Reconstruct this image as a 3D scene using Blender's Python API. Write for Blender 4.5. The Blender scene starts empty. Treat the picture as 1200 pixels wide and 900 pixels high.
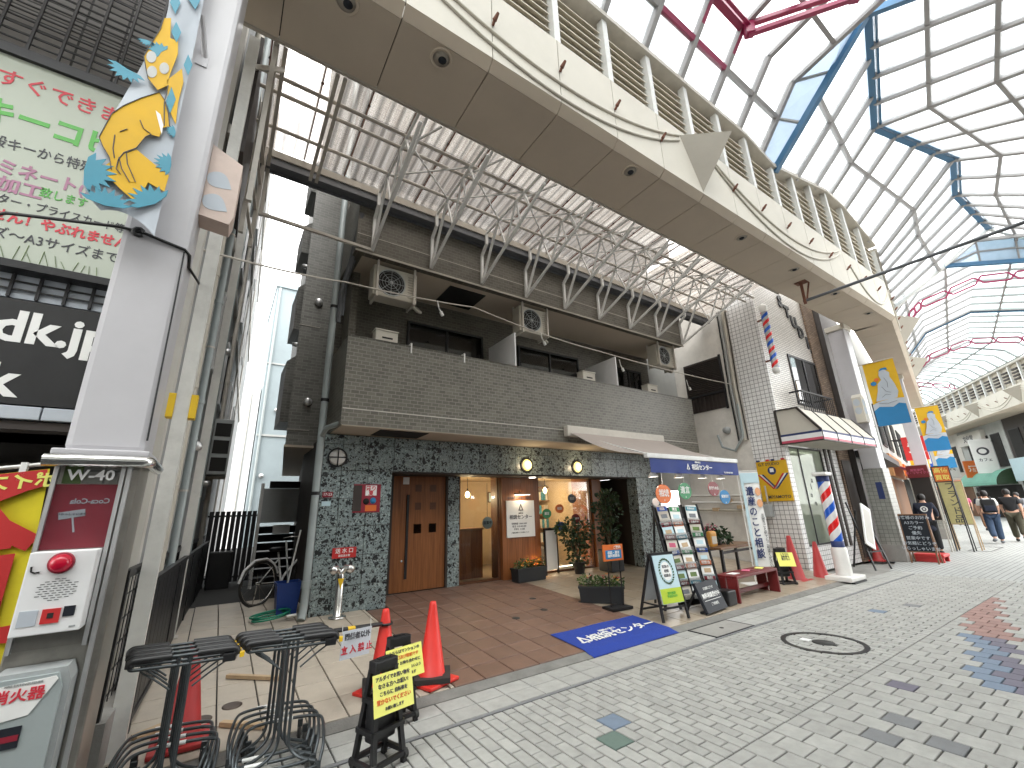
import bpy, bmesh, math, random
from mathutils import Matrix, Vector, Euler
random.seed(7)
SC = bpy.context.scene
COL = SC.collection
R = math.radians
# ---------------------------------------------------------------- camera
cam_data = bpy.data.cameras.new('camera')
cam_data.sensor_width = 36.0
cam_data.lens = 14.90
cam_data.clip_end = 600.0
cam = bpy.data.objects.new('camera', cam_data)
COL.objects.link(cam)
def _cam_matrix(yaw, pitch, roll, loc):
    cy, sy, cp, sp, cr, sr = math.cos(yaw), math.sin(yaw), math.cos(pitch), math.sin(pitch), math.cos(roll), math.sin(roll)
    fwd = Vector((sy * cp, cy * cp, sp)); right = Vector((cy, -sy, 0)); down = fwd.cross(right)
    r2 = right * cr + down * sr
    d2 = right * -sr + down * cr
    m = Matrix((r2, -d2, -fwd)).transposed().to_4x4()
    m.translation = loc
    return m
cam.matrix_world = _cam_matrix(R(34.177), R(16.552), R(1.714), (0, 0, 1.6))
SC.camera = cam
# ---------------------------------------------------------------- world: bright broken overcast
SUN_EL, SUN_AZ = R(58), R(205)
world = bpy.data.worlds.new('World'); SC.world = world
world.use_nodes = True
wn = world.node_tree; wn.nodes.clear()
def _n(tree, typ, **kw):
    n = tree.nodes.new(typ)
    for k, v in kw.items(): setattr(n, k, v)
    return n
sky = _n(wn, 'ShaderNodeTexSky', sky_type='NISHITA', sun_disc=False)
sky.sun_elevation = SUN_EL; sky.sun_rotation = SUN_AZ
tc = _n(wn, 'ShaderNodeTexCoord')
cn = _n(wn, 'ShaderNodeTexNoise'); cn.inputs['Scale'].default_value = 2.6; cn.inputs['Detail'].default_value = 6; cn.inputs['Roughness'].default_value = .6
cr_ = _n(wn, 'ShaderNodeValToRGB')
cr_.color_ramp.elements[0].position = .38; cr_.color_ramp.elements[0].color = (.22, .22, .22, 1)
cr_.color_ramp.elements[1].position = .52; cr_.color_ramp.elements[1].color = (1, 1, 1, 1)
mixc = _n(wn, 'ShaderNodeMix', data_type='RGBA')
mixc.inputs[7].default_value = (12.2, 12.2, 12.0, 1)
bg = _n(wn, 'ShaderNodeBackground'); bg.inputs['Strength'].default_value = .15
wo = _n(wn, 'ShaderNodeOutputWorld')
wn.links.new(tc.outputs['Generated'], cn.inputs['Vector'])
wn.links.new(cn.outputs['Fac'], cr_.inputs['Fac'])
wn.links.new(cr_.outputs['Color'], mixc.inputs[0])
dk = _n(wn, 'ShaderNodeMix', data_type='RGBA', blend_type='MULTIPLY'); dk.inputs[0].default_value = 1; dk.inputs[7].default_value = (.36, .36, .36, 1)
wn.links.new(sky.outputs['Color'], dk.inputs[6]); wn.links.new(dk.outputs[2], mixc.inputs[6])
wn.links.new(mixc.outputs[2], bg.inputs['Color'])
wn.links.new(bg.outputs['Background'], wo.inputs['Surface'])
# ---------------------------------------------------------------- sun (veiled by cloud)
sd = bpy.data.lights.new('sun', 'SUN'); sd.energy = 1.0; sd.angle = R(45); sd.color = (1, .96, .9)
sun = bpy.data.objects.new('sun', sd); COL.objects.link(sun)
sun.rotation_euler = Vector((-math.sin(SUN_AZ) * math.cos(SUN_EL), -math.cos(SUN_AZ) * math.cos(SUN_EL), -math.sin(SUN_EL))).to_track_quat('-Z', 'Y').to_euler()
# ---------------------------------------------------------------- exposure
SC.view_settings.view_transform = 'Standard'; SC.view_settings.look = 'None'
SC.view_settings.exposure = 1.8; SC.view_settings.gamma = 1.0
SC.view_settings.use_curve_mapping = False
SC.render.engine = 'CYCLES'
cy = SC.cycles
cy.use_denoising = True
cy.max_bounces = 8; cy.diffuse_bounces = 4; cy.glossy_bounces = 3; cy.transmission_bounces = 6; cy.transparent_max_bounces = 24
cy.sample_clamp_indirect = 6.0
cy.caustics_reflective = False; cy.caustics_refractive = False
# ================================================================ helpers
MATS = {}
def rgb(c):
    if isinstance(c, str):
        c = c.lstrip('#'); v = [int(c[i:i + 2], 16) / 255 for i in (0, 2, 4)]
        return tuple((x / 12.92 if x <= .04045 else ((x + .055) / 1.055) ** 2.4) for x in v) + (1,)
    return tuple(c) + (1,) if len(c) == 3 else tuple(c)
def mat(name, col, rough=.6, metal=0, var=.12, scale=4., bump=0., bscale=60., emit=None, estr=1., dirt=0., rnd=0., spec=.5):
    """procedural paint / metal / plastic with tonal variation, grime and fine relief"""
    if name in MATS: return MATS[name]
    m = bpy.data.materials.new(name); m.use_nodes = True
    t = m.node_tree; b = t.nodes['Principled BSDF']; L = t.links.new
    c = rgb(col)
    b.inputs['Roughness'].default_value = rough; b.inputs['Metallic'].default_value = metal
    b.inputs['Specular IOR Level'].default_value = spec
    co = _n(t, 'ShaderNodeNewGeometry')
    nz = _n(t, 'ShaderNodeTexNoise'); nz.inputs['Scale'].default_value = scale; nz.inputs['Detail'].default_value = 5; nz.inputs['Roughness'].default_value = .65
    L(co.outputs['Position'], nz.inputs['Vector'])
    mr = _n(t, 'ShaderNodeMapRange'); mr.inputs[1].default_value = .25; mr.inputs[2].default_value = .75
    mr.inputs[3].default_value = 1 - var; mr.inputs[4].default_value = 1 + var
    L(nz.outputs['Fac'], mr.inputs[0])
    hs = _n(t, 'ShaderNodeHueSaturation'); hs.inputs['Color'].default_value = c
    val = mr.outputs[0]
    if rnd:
        oi = _n(t, 'ShaderNodeObjectInfo'); ge = _n(t, 'ShaderNodeNewGeometry')
        ad = _n(t, 'ShaderNodeMath', operation='ADD'); L(oi.outputs['Random'], ad.inputs[0]); L(ge.outputs['Random Per Island'], ad.inputs[1])
        fr = _n(t, 'ShaderNodeMath', operation='FRACT'); L(ad.outputs[0], fr.inputs[0])
        m2 = _n(t, 'ShaderNodeMapRange'); m2.inputs[3].default_value = 1 - rnd; m2.inputs[4].default_value = 1 + rnd
        L(fr.outputs[0], m2.inputs[0])
        mu = _n(t, 'ShaderNodeMath', operation='MULTIPLY'); L(val, mu.inputs[0]); L(m2.outputs[0], mu.inputs[1]); val = mu.outputs[0]
    L(val, hs.inputs['Value'])
    out = hs.outputs['Color']
    if dirt:
        n2 = _n(t, 'ShaderNodeTexNoise'); n2.inputs['Scale'].default_value = scale * .35 + .3; n2.inputs['Detail'].default_value = 8; n2.inputs['Roughness'].default_value = .72
        L(co.outputs['Position'], n2.inputs['Vector'])
        r2 = _n(t, 'ShaderNodeMapRange'); r2.inputs[1].default_value = .5; r2.inputs[2].default_value = .72; r2.inputs[3].default_value = 0; r2.inputs[4].default_value = dirt
        L(n2.outputs['Fac'], r2.inputs[0])
        mx = _n(t, 'ShaderNodeMix', data_type='RGBA'); L(r2.outputs[0], mx.inputs[0]); L(out, mx.inputs[6]); mx.inputs[7].default_value = (.05, .045, .038, 1)
        out = mx.outputs[2]
    L(out, b.inputs['Base Color'])
    rr = _n(t, 'ShaderNodeMapRange'); rr.inputs[3].default_value = max(.05, rough - .1); rr.inputs[4].default_value = min(1, rough + .1)
    L(nz.outputs['Fac'], rr.inputs[0]); L(rr.outputs[0], b.inputs['Roughness'])
    if bump:
        n3 = _n(t, 'ShaderNodeTexNoise'); n3.inputs['Scale'].default_value = bscale; n3.inputs['Detail'].default_value = 3
        L(co.outputs['Position'], n3.inputs['Vector'])
        bp = _n(t, 'ShaderNodeBump'); bp.inputs['Strength'].default_value = bump; bp.inputs['Distance'].default_value = .01
        L(n3.outputs['Fac'], bp.inputs['Height']); L(bp.outputs['Normal'], b.inputs['Normal'])
    if emit:
        b.inputs['Emission Color'].default_value = rgb(emit); b.inputs['Emission Strength'].default_value = estr
    MATS[name] = m
    return m
def brick_mat(name, c1, c2, mortar, w, h, ms, axes='xz', offset=.5, rough=.5, bump=.6, var=.12, dirt=.0):
    """small wall tiles: brick texture in object space on the chosen axes"""
    m = bpy.data.materials.new(name); m.use_nodes = True; MATS[name] = m
    t = m.node_tree; b = t.nodes['Principled BSDF']; L = t.links.new
    b.inputs['Roughness'].default_value = rough
    co = _n(t, 'ShaderNodeTexCoord'); sp = _n(t, 'ShaderNodeSeparateXYZ'); L(co.outputs['Object'], sp.inputs[0])
    cb = _n(t, 'ShaderNodeCombineXYZ')
    if axes == 'wall':   # x or y by the way the face looks
        ge = _n(t, 'ShaderNodeNewGeometry'); s2 = _n(t, 'ShaderNodeSeparateXYZ'); L(ge.outputs['Normal'], s2.inputs[0])
        ab = _n(t, 'ShaderNodeMath', operation='ABSOLUTE'); L(s2.outputs[0], ab.inputs[0])
        gt = _n(t, 'ShaderNodeMath', operation='GREATER_THAN'); L(ab.outputs[0], gt.inputs[0]); gt.inputs[1].default_value = .7
        mm = _n(t, 'ShaderNodeMix'); L(gt.outputs[0], mm.inputs[0]); L(sp.outputs[0], mm.inputs[2]); L(sp.outputs[1], mm.inputs[3])
        L(mm.outputs[0], cb.inputs[0]); L(sp.outputs[2], cb.inputs[1])
    else:
        L(sp.outputs['xyz'.index(axes[0])], cb.inputs[0]); L(sp.outputs['xyz'.index(axes[1])], cb.inputs[1])
    br = _n(t, 'ShaderNodeTexBrick'); L(cb.outputs[0], br.inputs['Vector'])
    br.offset = offset
    br.inputs['Scale'].default_value = 1.; br.inputs['Brick Width'].default_value = w; br.inputs['Row Height'].default_value = h
    br.inputs['Mortar Size'].default_value = ms; br.inputs['Mortar Smooth'].default_value = .15
    br.inputs['Color1'].default_value = rgb(c1); br.inputs['Color2'].default_value = rgb(c2); br.inputs['Mortar'].default_value = rgb(mortar)
    nz = _n(t, 'ShaderNodeTexNoise'); nz.inputs['Scale'].default_value = 1.6; nz.inputs['Detail'].default_value = 8; nz.inputs['Roughness'].default_value = .7
    L(co.outputs['Object'], nz.inputs['Vector'])
    mr = _n(t, 'ShaderNodeMapRange'); mr.inputs[1].default_value = .3; mr.inputs[2].default_value = .7; mr.inputs[3].default_value = 1 - var; mr.inputs[4].default_value = 1 + var
    L(nz.outputs['Fac'], mr.inputs[0])
    hs = _n(t, 'ShaderNodeHueSaturation'); L(br.outputs['Color'], hs.inputs['Color']); L(mr.outputs[0], hs.inputs['Value'])
    L(hs.outputs[0], b.inputs['Base Color'])
    bp = _n(t, 'ShaderNodeBump'); bp.inputs['Strength'].default_value = bump; bp.inputs['Distance'].default_value = .004; bp.invert = True
    L(br.outputs['Fac'], bp.inputs['Height']); L(bp.outputs['Normal'], b.inputs['Normal'])
    return m
def pane_mat(name, tint=(1, 1, 1), clear=.85, gloss=.1, trans=0., rough=.03, tcol=(.9, .93, .95)):
    """glass sheet: see-through + mirror share + milky (translucent) share"""
    m = bpy.data.materials.new(name); m.use_nodes = True; MATS[name] = m
    t = m.node_tree; t.nodes.clear(); L = t.links.new
    o = _n(t, 'ShaderNodeOutputMaterial')
    tr = _n(t, 'ShaderNodeBsdfTransparent'); tr.inputs[0].default_value = rgb(tint)
    gl = _n(t, 'ShaderNodeBsdfGlossy'); gl.inputs['Roughness'].default_value = rough
    tl = _n(t, 'ShaderNodeBsdfTranslucent'); tl.inputs[0].default_value = rgb(tcol)
    df = _n(t, 'ShaderNodeBsdfDiffuse'); df.inputs[0].default_value = rgb(tcol)
    m0 = _n(t, 'ShaderNodeMixShader'); m0.inputs[0].default_value = .3; L(tl.outputs[0], m0.inputs[1]); L(df.outputs[0], m0.inputs[2])
    m1 = _n(t, 'ShaderNodeMixShader'); L(tr.outputs[0], m1.inputs[1]); L(m0.outputs[0], m1.inputs[2])
    co = _n(t, 'ShaderNodeTexCoord'); nz = _n(t, 'ShaderNodeTexNoise'); nz.inputs['Scale'].default_value = 3; nz.inputs['Detail'].default_value = 6
    L(co.outputs['Object'], nz.inputs['Vector'])
    mr = _n(t, 'ShaderNodeMapRange'); mr.inputs[1].default_value = .3; mr.inputs[2].default_value = .7
    mr.inputs[3].default_value = max(0, trans - .06); mr.inputs[4].default_value = min(1, trans + .06) if trans else .03
    L(nz.outputs['Fac'], mr.inputs[0]); L(mr.outputs[0], m1.inputs[0])
    fr = _n(t, 'ShaderNodeFresnel'); fr.inputs[0].default_value = 1.45
    ml = _n(t, 'ShaderNodeMath', operation='MULTIPLY'); L(fr.outputs[0], ml.inputs[0]); ml.inputs[1].default_value = gloss * 10
    ml.use_clamp = True
    m2 = _n(t, 'ShaderNodeMixShader'); L(ml.outputs[0], m2.inputs[0]); L(m1.outputs[0], m2.inputs[1]); L(gl.outputs[0], m2.inputs[2])
    L(m2.outputs[0], o.inputs['Surface'])
    return m

class MB:
    """collects boxes, bars, lathes and plates; build() links them as ONE mesh object"""
    def __init__(s): s.v = []; s.f = []; s.sm = []
    def add(s, v, f, smooth=False):
        k = len(s.v); s.v += [tuple(p) for p in v]; s.f += [tuple(i + k for i in q) for q in f]; s.sm += [smooth] * len(f); return s
    def box(s, x0, x1, y0, y1, z0, z1):
        return s.add([(x0, y0, z0), (x1, y0, z0), (x1, y1, z0), (x0, y1, z0), (x0, y0, z1), (x1, y0, z1), (x1, y1, z1), (x0, y1, z1)],
                     [(3, 2, 1, 0), (4, 5, 6, 7), (0, 1, 5, 4), (1, 2, 6, 5), (2, 3, 7, 6), (3, 0, 4, 7)])
    def bbox(s, x0, x1, y0, y1, z0, z1, b=.008):
        """box with bevelled edges"""
        bm = bmesh.new(); bmesh.ops.create_cube(bm, size=1)
        for q in bm.verts: q.co = Vector(((x0 + x1) / 2 + q.co.x * (x1 - x0), (y0 + y1) / 2 + q.co.y * (y1 - y0), (z0 + z1) / 2 + q.co.z * (z1 - z0)))
        bmesh.ops.bevel(bm, geom=bm.edges[:], offset=b, segments=2, affect='EDGES', profile=.6)
        bm.verts.index_update()
        s.add([q.co[:] for q in bm.verts], [[q.index for q in f.verts] for f in bm.faces]); bm.free(); return s
    def obox(s, c, sx, sy, sz, M):
        k = [(-1, -1, -1), (1, -1, -1), (1, 1, -1), (-1, 1, -1), (-1, -1, 1), (1, -1, 1), (1, 1, 1), (-1, 1, 1)]
        c = Vector(c); M = M.to_3x3()
        return s.add([c + M @ Vector((a * sx / 2, b * sy / 2, d * sz / 2)) for a, b, d in k],
                     [(3, 2, 1, 0), (4, 5, 6, 7), (0, 1, 5, 4), (1, 2, 6, 5), (2, 3, 7, 6), (3, 0, 4, 7)])
    def bar(s, p, q, w, h=None, up=(0, 0, 1)):
        """square bar from p to q"""
        p = Vector(p); q = Vector(q); h = h or w
        d = (q - p); L = d.length
        if L < 1e-6: return s
        d.normalize(); u = Vector(up)
        if abs(d.dot(u)) > .98: u = Vector((1, 0, 0))
        a = d.cross(u).normalized(); b = a.cross(d).normalized()
        M = Matrix((d, a, b)).transposed()
        return s.obox((p + q) / 2, L, w, h, M)
    def cyl(s, p, q, r0, r1=None, n=12, cap=True):
        p = Vector(p); q = Vector(q); r1 = r0 if r1 is None else r1
        d = (q - p).normalized(); u = Vector((0, 0, 1)) if abs(d.z) < .95 else Vector((1, 0, 0))
        a = d.cross(u).normalized(); b = d.cross(a).normalized()
        v = []
        for o, r in ((p, r0), (q, r1)):
            for i in range(n):
                t = 2 * math.pi * i / n; v.append(o + a * math.cos(t) * r + b * math.sin(t) * r)
        f = [(i, (i + 1) % n, n + (i + 1) % n, n + i) for i in range(n)]
        s.add(v, f, True)
        if cap: s.add(v, [tuple(range(n - 1, -1, -1)), tuple(range(n, 2 * n))])
        return s
    def tube(s, pts, r, n=8, closed=False):
        pts = [Vector(p) for p in pts]; m = len(pts); rings = []; pb = None
        for i, p in enumerate(pts):
            a = pts[i - 1] if (i > 0 or closed) else p; b = pts[(i + 1) % m] if (i < m - 1 or closed) else p
            d = (b - a).normalized()
            if pb is None:
                u = Vector((0, 0, 1)) if abs(d.z) < .9 else Vector((1, 0, 0)); x = d.cross(u).normalized()
            else:
                x = (pb - d * pb.dot(d)).normalized()
            pb = x; y = d.cross(x)
            rr = r[i] if isinstance(r, (list, tuple)) else r
            rings.append([p + (x * math.cos(2 * math.pi * k / n) + y * math.sin(2 * math.pi * k / n)) * rr for k in range(n)])
        v = [q for g in rings for q in g]; f = []
        for i in range(m if closed else m - 1):
            j = (i + 1) % m
            for k in range(n): f.append((i * n + k, i * n + (k + 1) % n, j * n + (k + 1) % n, j * n + k))
        s.add(v, f, True)
        if not closed: s.add(v, [tuple(range(n - 1, -1, -1)), tuple(range((m - 1) * n, m * n))])
        return s
    def lathe(s, prof, c=(0, 0, 0), n=20, axis='z', smooth=True, caps=True):
        """prof: list of (radius, height)"""
        v = []; f = []
        for r, h in prof:
            for i in range(n):
                t = 2 * math.pi * i / n; x, y = r * math.cos(t), r * math.sin(t)
                p = {'z': (x, y, h), 'y': (x, h, y), 'x': (h, x, y)}[axis]
                v.append((p[0] + c[0], p[1] + c[1], p[2] + c[2]))
        m = len(prof)
        for j in range(m - 1):
            for i in range(n): f.append((j * n + i, j * n + (i + 1) % n, (j + 1) * n + (i + 1) % n, (j + 1) * n + i))
        s.add(v, f, smooth)
        if caps: s.add(v, [tuple(range(n - 1, -1, -1)), tuple(range((m - 1) * n, m * n))])
        return s
    def ring(s, prof, c=(0, 0, 0), n=24, axis='z'):
        """closed band: a lathe without end caps"""
        return s.lathe(list(prof) + [prof[0]], c, n, axis, False, False)
    def prism(s, poly, d0, d1, plane='xz'):
        """extrude a 2D polygon; plane xz: along y, yz: along x, xy: along z"""
        def P(a, b, d): return {'xz': (a, d, b), 'yz': (d, a, b), 'xy': (a, b, d)}[plane]
        n = len(poly); v = [P(a, b, d0) for a, b in poly] + [P(a, b, d1) for a, b in poly]
        return s.add(v, [tuple(range(n - 1, -1, -1)), tuple(range(n, 2 * n))] + [(i, (i + 1) % n, n + (i + 1) % n, n + i) for i in range(n)])
    def plate(s, a, b, c, d, th):
        """thin slab over quad a,b,c,d (thickness towards -normal)"""
        a, b, c, d = map(Vector, (a, b, c, d)); nn = ((b - a).cross(d - a)).normalized() * th
        return s.add([a, b, c, d, a - nn, b - nn, c - nn, d - nn], [(0, 1, 2, 3), (7, 6, 5, 4), (0, 4, 5, 1), (1, 5, 6, 2), (2, 6, 7, 3), (3, 7, 4, 0)])
    def build(s, name, m, parent=None, fix=True):
        me = bpy.data.meshes.new(name); me.from_pydata(s.v, [], s.f)
        me.polygons.foreach_set('use_smooth', s.sm)
        if fix:
            bm = bmesh.new(); bm.from_mesh(me); bmesh.ops.recalc_face_normals(bm, faces=bm.faces[:]); bm.to_mesh(me); bm.free()
        me.update()
        return link(name, me, m, parent)
WORLDP = set()
def link(name, me, m, parent=None):
    o = bpy.data.objects.new(name, me); COL.objects.link(o)
    if m is not None and not me.materials: me.materials.append(M(m) if isinstance(m, str) else m)
    if parent is not None:
        o.parent = parent
        if parent.name in WORLDP:
            root = parent
            while root.parent: root = root.parent
            o.matrix_parent_inverse = Matrix.Translation(-Vector(root.location)) if parent is root else Matrix.Identity(4)
            if parent is not root: o.matrix_parent_inverse = Matrix.Identity(4)
            WORLDP.add(o.name)
    return o
def M(n): return MATS[n]
def tag(o, label=None, cat=None, group=None, kind=None):
    if label: o['label'] = label
    if cat: o['category'] = cat
    if group: o['group'] = group
    if kind: o['kind'] = kind
    return o
def thing(name, label, cat, loc=(0, 0, 0), rz=0, group=None, world=False):
    o = bpy.data.objects.new(name, None); COL.objects.link(o); o.empty_display_size = .1
    o.location = loc; o.rotation_euler = (0, 0, rz)
    if world: WORLDP.add(o.name)
    return tag(o, label, cat, group)
def copy_tree(o, parent=None):
    c = o.copy(); COL.objects.link(c)
    if parent is not None: c.parent = parent
    for ch in list(o.children): copy_tree(ch, c)
    return c
FR = {'S': ((1, 0, 0), (0, 0, 1)), 'W': ((0, -1, 0), (0, 0, 1)), 'E': ((0, 1, 0), (0, 0, 1)), 'N': ((-1, 0, 0), (0, 0, 1)), 'U': ((1, 0, 0), (0, 1, 0))}
def text(s, size, c, fr, m, parent, name='lettering', bold=.0, sx=1., align='CENTER', th=.0015, line=1.0):
    """writing as a thin raised mesh; c = centre, fr = frame letter or (xdir, ydir)"""
    cu = bpy.data.curves.new('txt', 'FONT'); cu.body = s; cu.size = size; cu.resolution_u = 2; cu.offset = bold * size
    cu.align_x = align; cu.align_y = 'CENTER'; cu.space_line = line; cu.extrude = th
    to = bpy.data.objects.new('txt', cu)
    me = bpy.data.meshes.new_from_object(to); bpy.data.objects.remove(to); bpy.data.curves.remove(cu)
    me.materials.clear()
    x, y = FR[fr] if isinstance(fr, str) else fr
    x = Vector(x).normalized(); y = Vector(y).normalized(); z = x.cross(y)
    A = Matrix((x * sx, y, z)).transposed().to_4x4(); A.translation = Vector(c)
    me.transform(A); me.name = name
    return link(name, me, m, parent)
def smooth(pts, n=3):
    """round the corners of a polyline"""
    p = [Vector(q) for q in pts]
    for _ in range(n):
        q = [p[0]]
        for a, b in zip(p, p[1:]): q += [a.lerp(b, .25), a.lerp(b, .75)]
        p = q + [p[-1]]
    return p
def ellipse(w, h, n=24): return [(w / 2 * math.cos(2 * math.pi * i / n), h / 2 * math.sin(2 * math.pi * i / n)) for i in range(n)]
def flat(mb, poly, c, fr, th=.004):
    """plate of a 2D outline in a frame, raised by th towards the viewer"""
    x, y = FR[fr] if isinstance(fr, str) else fr
    x = Vector(x).normalized(); y = Vector(y).normalized(); z = x.cross(y); c = Vector(c); n = len(poly)
    v = [c + x * a + y * b for a, b in poly] + [c + x * a + y * b + z * th for a, b in poly]
    return mb.add(v, [tuple(range(n - 1, -1, -1)), tuple(range(n, 2 * n))] + [(i, (i + 1) % n, n + (i + 1) % n, n + i) for i in range(n)])
def rect(w, h): return [(-w / 2, -h / 2), (w / 2, -h / 2), (w / 2, h / 2), (-w / 2, h / 2)]
def zf(y): return .03 + .06 * (max(min(y, 8.), 4.05) - 4.05)
# ================================================================ materials
mat('concrete', (.30, .29, .27), .85, var=.15, scale=3, bump=.3, dirt=.35)
mat('plaster', (.72, .69, .64), .85, var=.16, scale=1.4, bump=.25, dirt=.3)
mat('joint', (.03, .03, .029), .95, var=.2)
mat('paver', (.37, .368, .345), .8, var=.14, scale=9, bump=.45, bscale=160, rnd=.09, dirt=.14)
mat('paver_dark', (.19, .195, .20), .8, var=.12, scale=9, bump=.4, bscale=160, rnd=.05)
mat('paver_blue', (.17, .22, .29), .8, var=.12, scale=9, bump=.4, bscale=160, rnd=.05)
mat('paver_green', (.12, .17, .145), .8, var=.12, scale=9, bump=.4, bscale=160)
mat('paver_red', (.31, .19, .165), .8, var=.12, scale=9, bump=.4, bscale=160, rnd=.06)
mat('paver_purple', (.15, .14, .18), .8, var=.12, scale=9, bump=.4, bscale=160, rnd=.05)
mat('kerb', (.20, .195, .18), .9, var=.2, scale=6, bump=.4, dirt=.3)
mat('tile_beige', (.47, .41, .335), .55, var=.1, scale=5, bump=.12, rnd=.05, dirt=.2)
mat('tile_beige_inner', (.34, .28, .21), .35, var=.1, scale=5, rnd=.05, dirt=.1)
mat('tile_red', (.175, .103, .075), .5, var=.2, scale=6, bump=.15, rnd=.1, dirt=.12)
mat('soffit', (.52, .445, .355), .7, var=.06, scale=1.2, dirt=.06)
mat('cream', (.56, .525, .455), .6, var=.05, scale=1.5, dirt=.07)
mat('cream_trim', (.36, .33, .28), .6, var=.08, scale=2)
mat('louver', (.62, .57, .48), .6, var=.08, scale=2, dirt=.12)
mat('steel_pale', (.50, .465, .41), .5, var=.1, scale=5, dirt=.22)
mat('steel_white', (.66, .66, .64), .45, var=.08, scale=5, dirt=.18)
mat('alu', (.60, .60, .60), .35, .6, var=.08, scale=5)
mat('alu_frame', (.30, .29, .285), .5, .1, var=.06, scale=3)
mat('blue_frame', (.035, .135, .26), .4, var=.06, scale=2)
mat('pink_frame', (.30, .018, .075), .4, var=.06, scale=2)
mat('column_white', (.52, .51, .53), .35, var=.04, scale=1.5, dirt=.06)
mat('steel_brushed', (.42, .40, .36), .35, .85, var=.12, scale=14, dirt=.12)
mat('chrome', (.72, .72, .70), .18, .95, var=.08)
mat('white_paint', (.78, .78, .78), .45, var=.05, scale=3, dirt=.05)
mat('white_plastic', (.74, .73, .70), .4, var=.06, scale=3, dirt=.08)
mat('grey_plastic', (.36, .38, .38), .45, var=.08, scale=5, dirt=.12)
mat('wall_grey', (.40, .41, .40), .75, var=.1, scale=1.2, dirt=.25)
mat('wall_pale', (.58, .56, .52), .75, var=.08, scale=1.5, dirt=.15)
mat('wall_blue', (.27, .32, .34), .8, var=.07, scale=1, dirt=.12)
mat('pipe_grey', (.32, .36, .36), .45, var=.08, scale=3, dirt=.1)
mat('pipe_beige', (.48, .45, .38), .5, var=.08, scale=3, dirt=.15)
mat('black_metal', (.018, .018, .02), .45, .2, var=.2, scale=8)
mat('black_plastic', (.012, .012, .013), .42, var=.25, scale=8)
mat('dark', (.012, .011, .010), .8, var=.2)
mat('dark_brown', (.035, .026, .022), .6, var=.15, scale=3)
mat('gutter', (.10, .105, .115), .5, var=.12, scale=3, dirt=.1)
mat('rust', (.16, .065, .04), .85, var=.3, scale=10)
mat('wood_dark', (.12, .048, .022), .45, var=.22, scale=5)
mat('egg', (.52, .52, .50), .7)
mat('wood_warm', (.30, .105, .032), .45, var=.18, scale=5)
mat('wood_brown', (.20, .10, .05), .55, var=.2, scale=5)
mat('wood_pale', (.50, .36, .22), .7, var=.15, scale=8)
mat('bench_red', (.15, .012, .013), .45, var=.15, scale=6, dirt=.2)
mat('cone_red', (.72, .035, .025), .45, var=.07, scale=5, dirt=.1)
mat('cone_red_old', (.40, .03, .03), .55, var=.1, scale=5, dirt=.2)
mat('rubber', (.03, .03, .028), .75, var=.2)
mat('yellow', (.74, .48, .02), .5, var=.05)
mat('yellow_card', (.86, .84, .20), .5, var=.03)
mat('paper', (.80, .80, .78), .6, var=.03)
mat('red', (.55, .03, .03), .5, var=.08)
mat('deep_red', (.26, .018, .035), .45, var=.12, scale=3)
mat('navy', (.015, .03, .12), .6, var=.1)
mat('blue', (.02, .09, .42), .55, var=.08)
mat('mat_blue', (.014, .045, .30), .95, var=.14, scale=30, bump=.5, bscale=400)
mat('sky_blue', (.018, .19, .42), .6, var=.06)
mat('teal', (.05, .26, .36), .6, var=.1)
mat('green', (.03, .24, .09), .5, var=.08)
mat('lime', (.45, .58, .04), .5, var=.06)
mat('text_green', (.10, .42, .07), .5, var=.03)
mat('text_red', (.60, .04, .06), .5, var=.03)
mat('text_mauve', (.40, .18, .28), .5, var=.03)
mat('text_dark', (.05, .05, .06), .5, var=.03)
mat('orange', (.70, .16, .03), .5, var=.06)
mat('maroon', (.20, .02, .025), .5, var=.06)
mat('sign_mint', (.47, .51, .43), .5, var=.06, scale=.8)
mat('pale_blue', (.50, .66, .72), .5, var=.05)
mat('banner_yellow', (.68, .40, .012), .7, var=.08)
mat('banner_grey', (.46, .50, .55), .7, var=.06)
mat('hose', (.01, .22, .13), .4, var=.1)
mat('bin_blue', (.012, .045, .22), .4, var=.1)
mat('awning_grey', (.30, .26, .235), .85, var=.06, scale=2)
mat('bulb', (1, .9, .6), .3, emit=(1, .76, .38), estr=12.)
mat('lamp_globe', (1, .95, .7), .3, emit=(1, .74, .16), estr=.5)
mat('led', (1, 1, 1), .3, emit=(1, .93, .8), estr=2.)
mat('tube_light', (1, 1, 1), .3, emit=(1, 1, .95), estr=1.2)
mat('warm_wall', (.48, .37, .24), .8, var=.08, scale=2)
mat('cloth_black', (.014, .014, .016), .9, var=.2, scale=8)
mat('cloth_navy', (.014, .018, .035), .9, var=.15, scale=8)
mat('cloth_white', (.62, .62, .60), .9, var=.06, scale=8)
mat('cloth_jeans', (.035, .06, .11), .9, var=.2, scale=10)
mat('cloth_olive', (.06, .055, .035), .9, var=.15, scale=8)
mat('cloth_grey', (.20, .21, .23), .9, var=.12, scale=8)
mat('cloth_pink', (.55, .12, .20), .9, var=.1, scale=8)
mat('skin', (.52, .30, .21), .55, var=.05)
mat('hair', (.012, .010, .009), .5, var=.2)
mat('leaf', (.035, .085, .025), .5, var=.35, scale=8, rnd=.35)
mat('leaf_dark', (.02, .05, .018), .5, var=.3, scale=8, rnd=.3)
mat('leaf_light', (.10, .16, .04), .5, var=.3, scale=8, rnd=.3)
mat('flower_red', (.45, .03, .03), .6, rnd=.3); mat('flower_yellow', (.75, .48, .03), .6, rnd=.2); mat('flower_orange', (.6, .2, .05), .6, rnd=.3)
mat('stem', (.08, .055, .03), .8, var=.2)
mat('screen_dark', (.02, .023, .03), .55, var=.1, spec=.2)
mat('curtain', (.30, .30, .27), .9, var=.15, scale=6)
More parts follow.
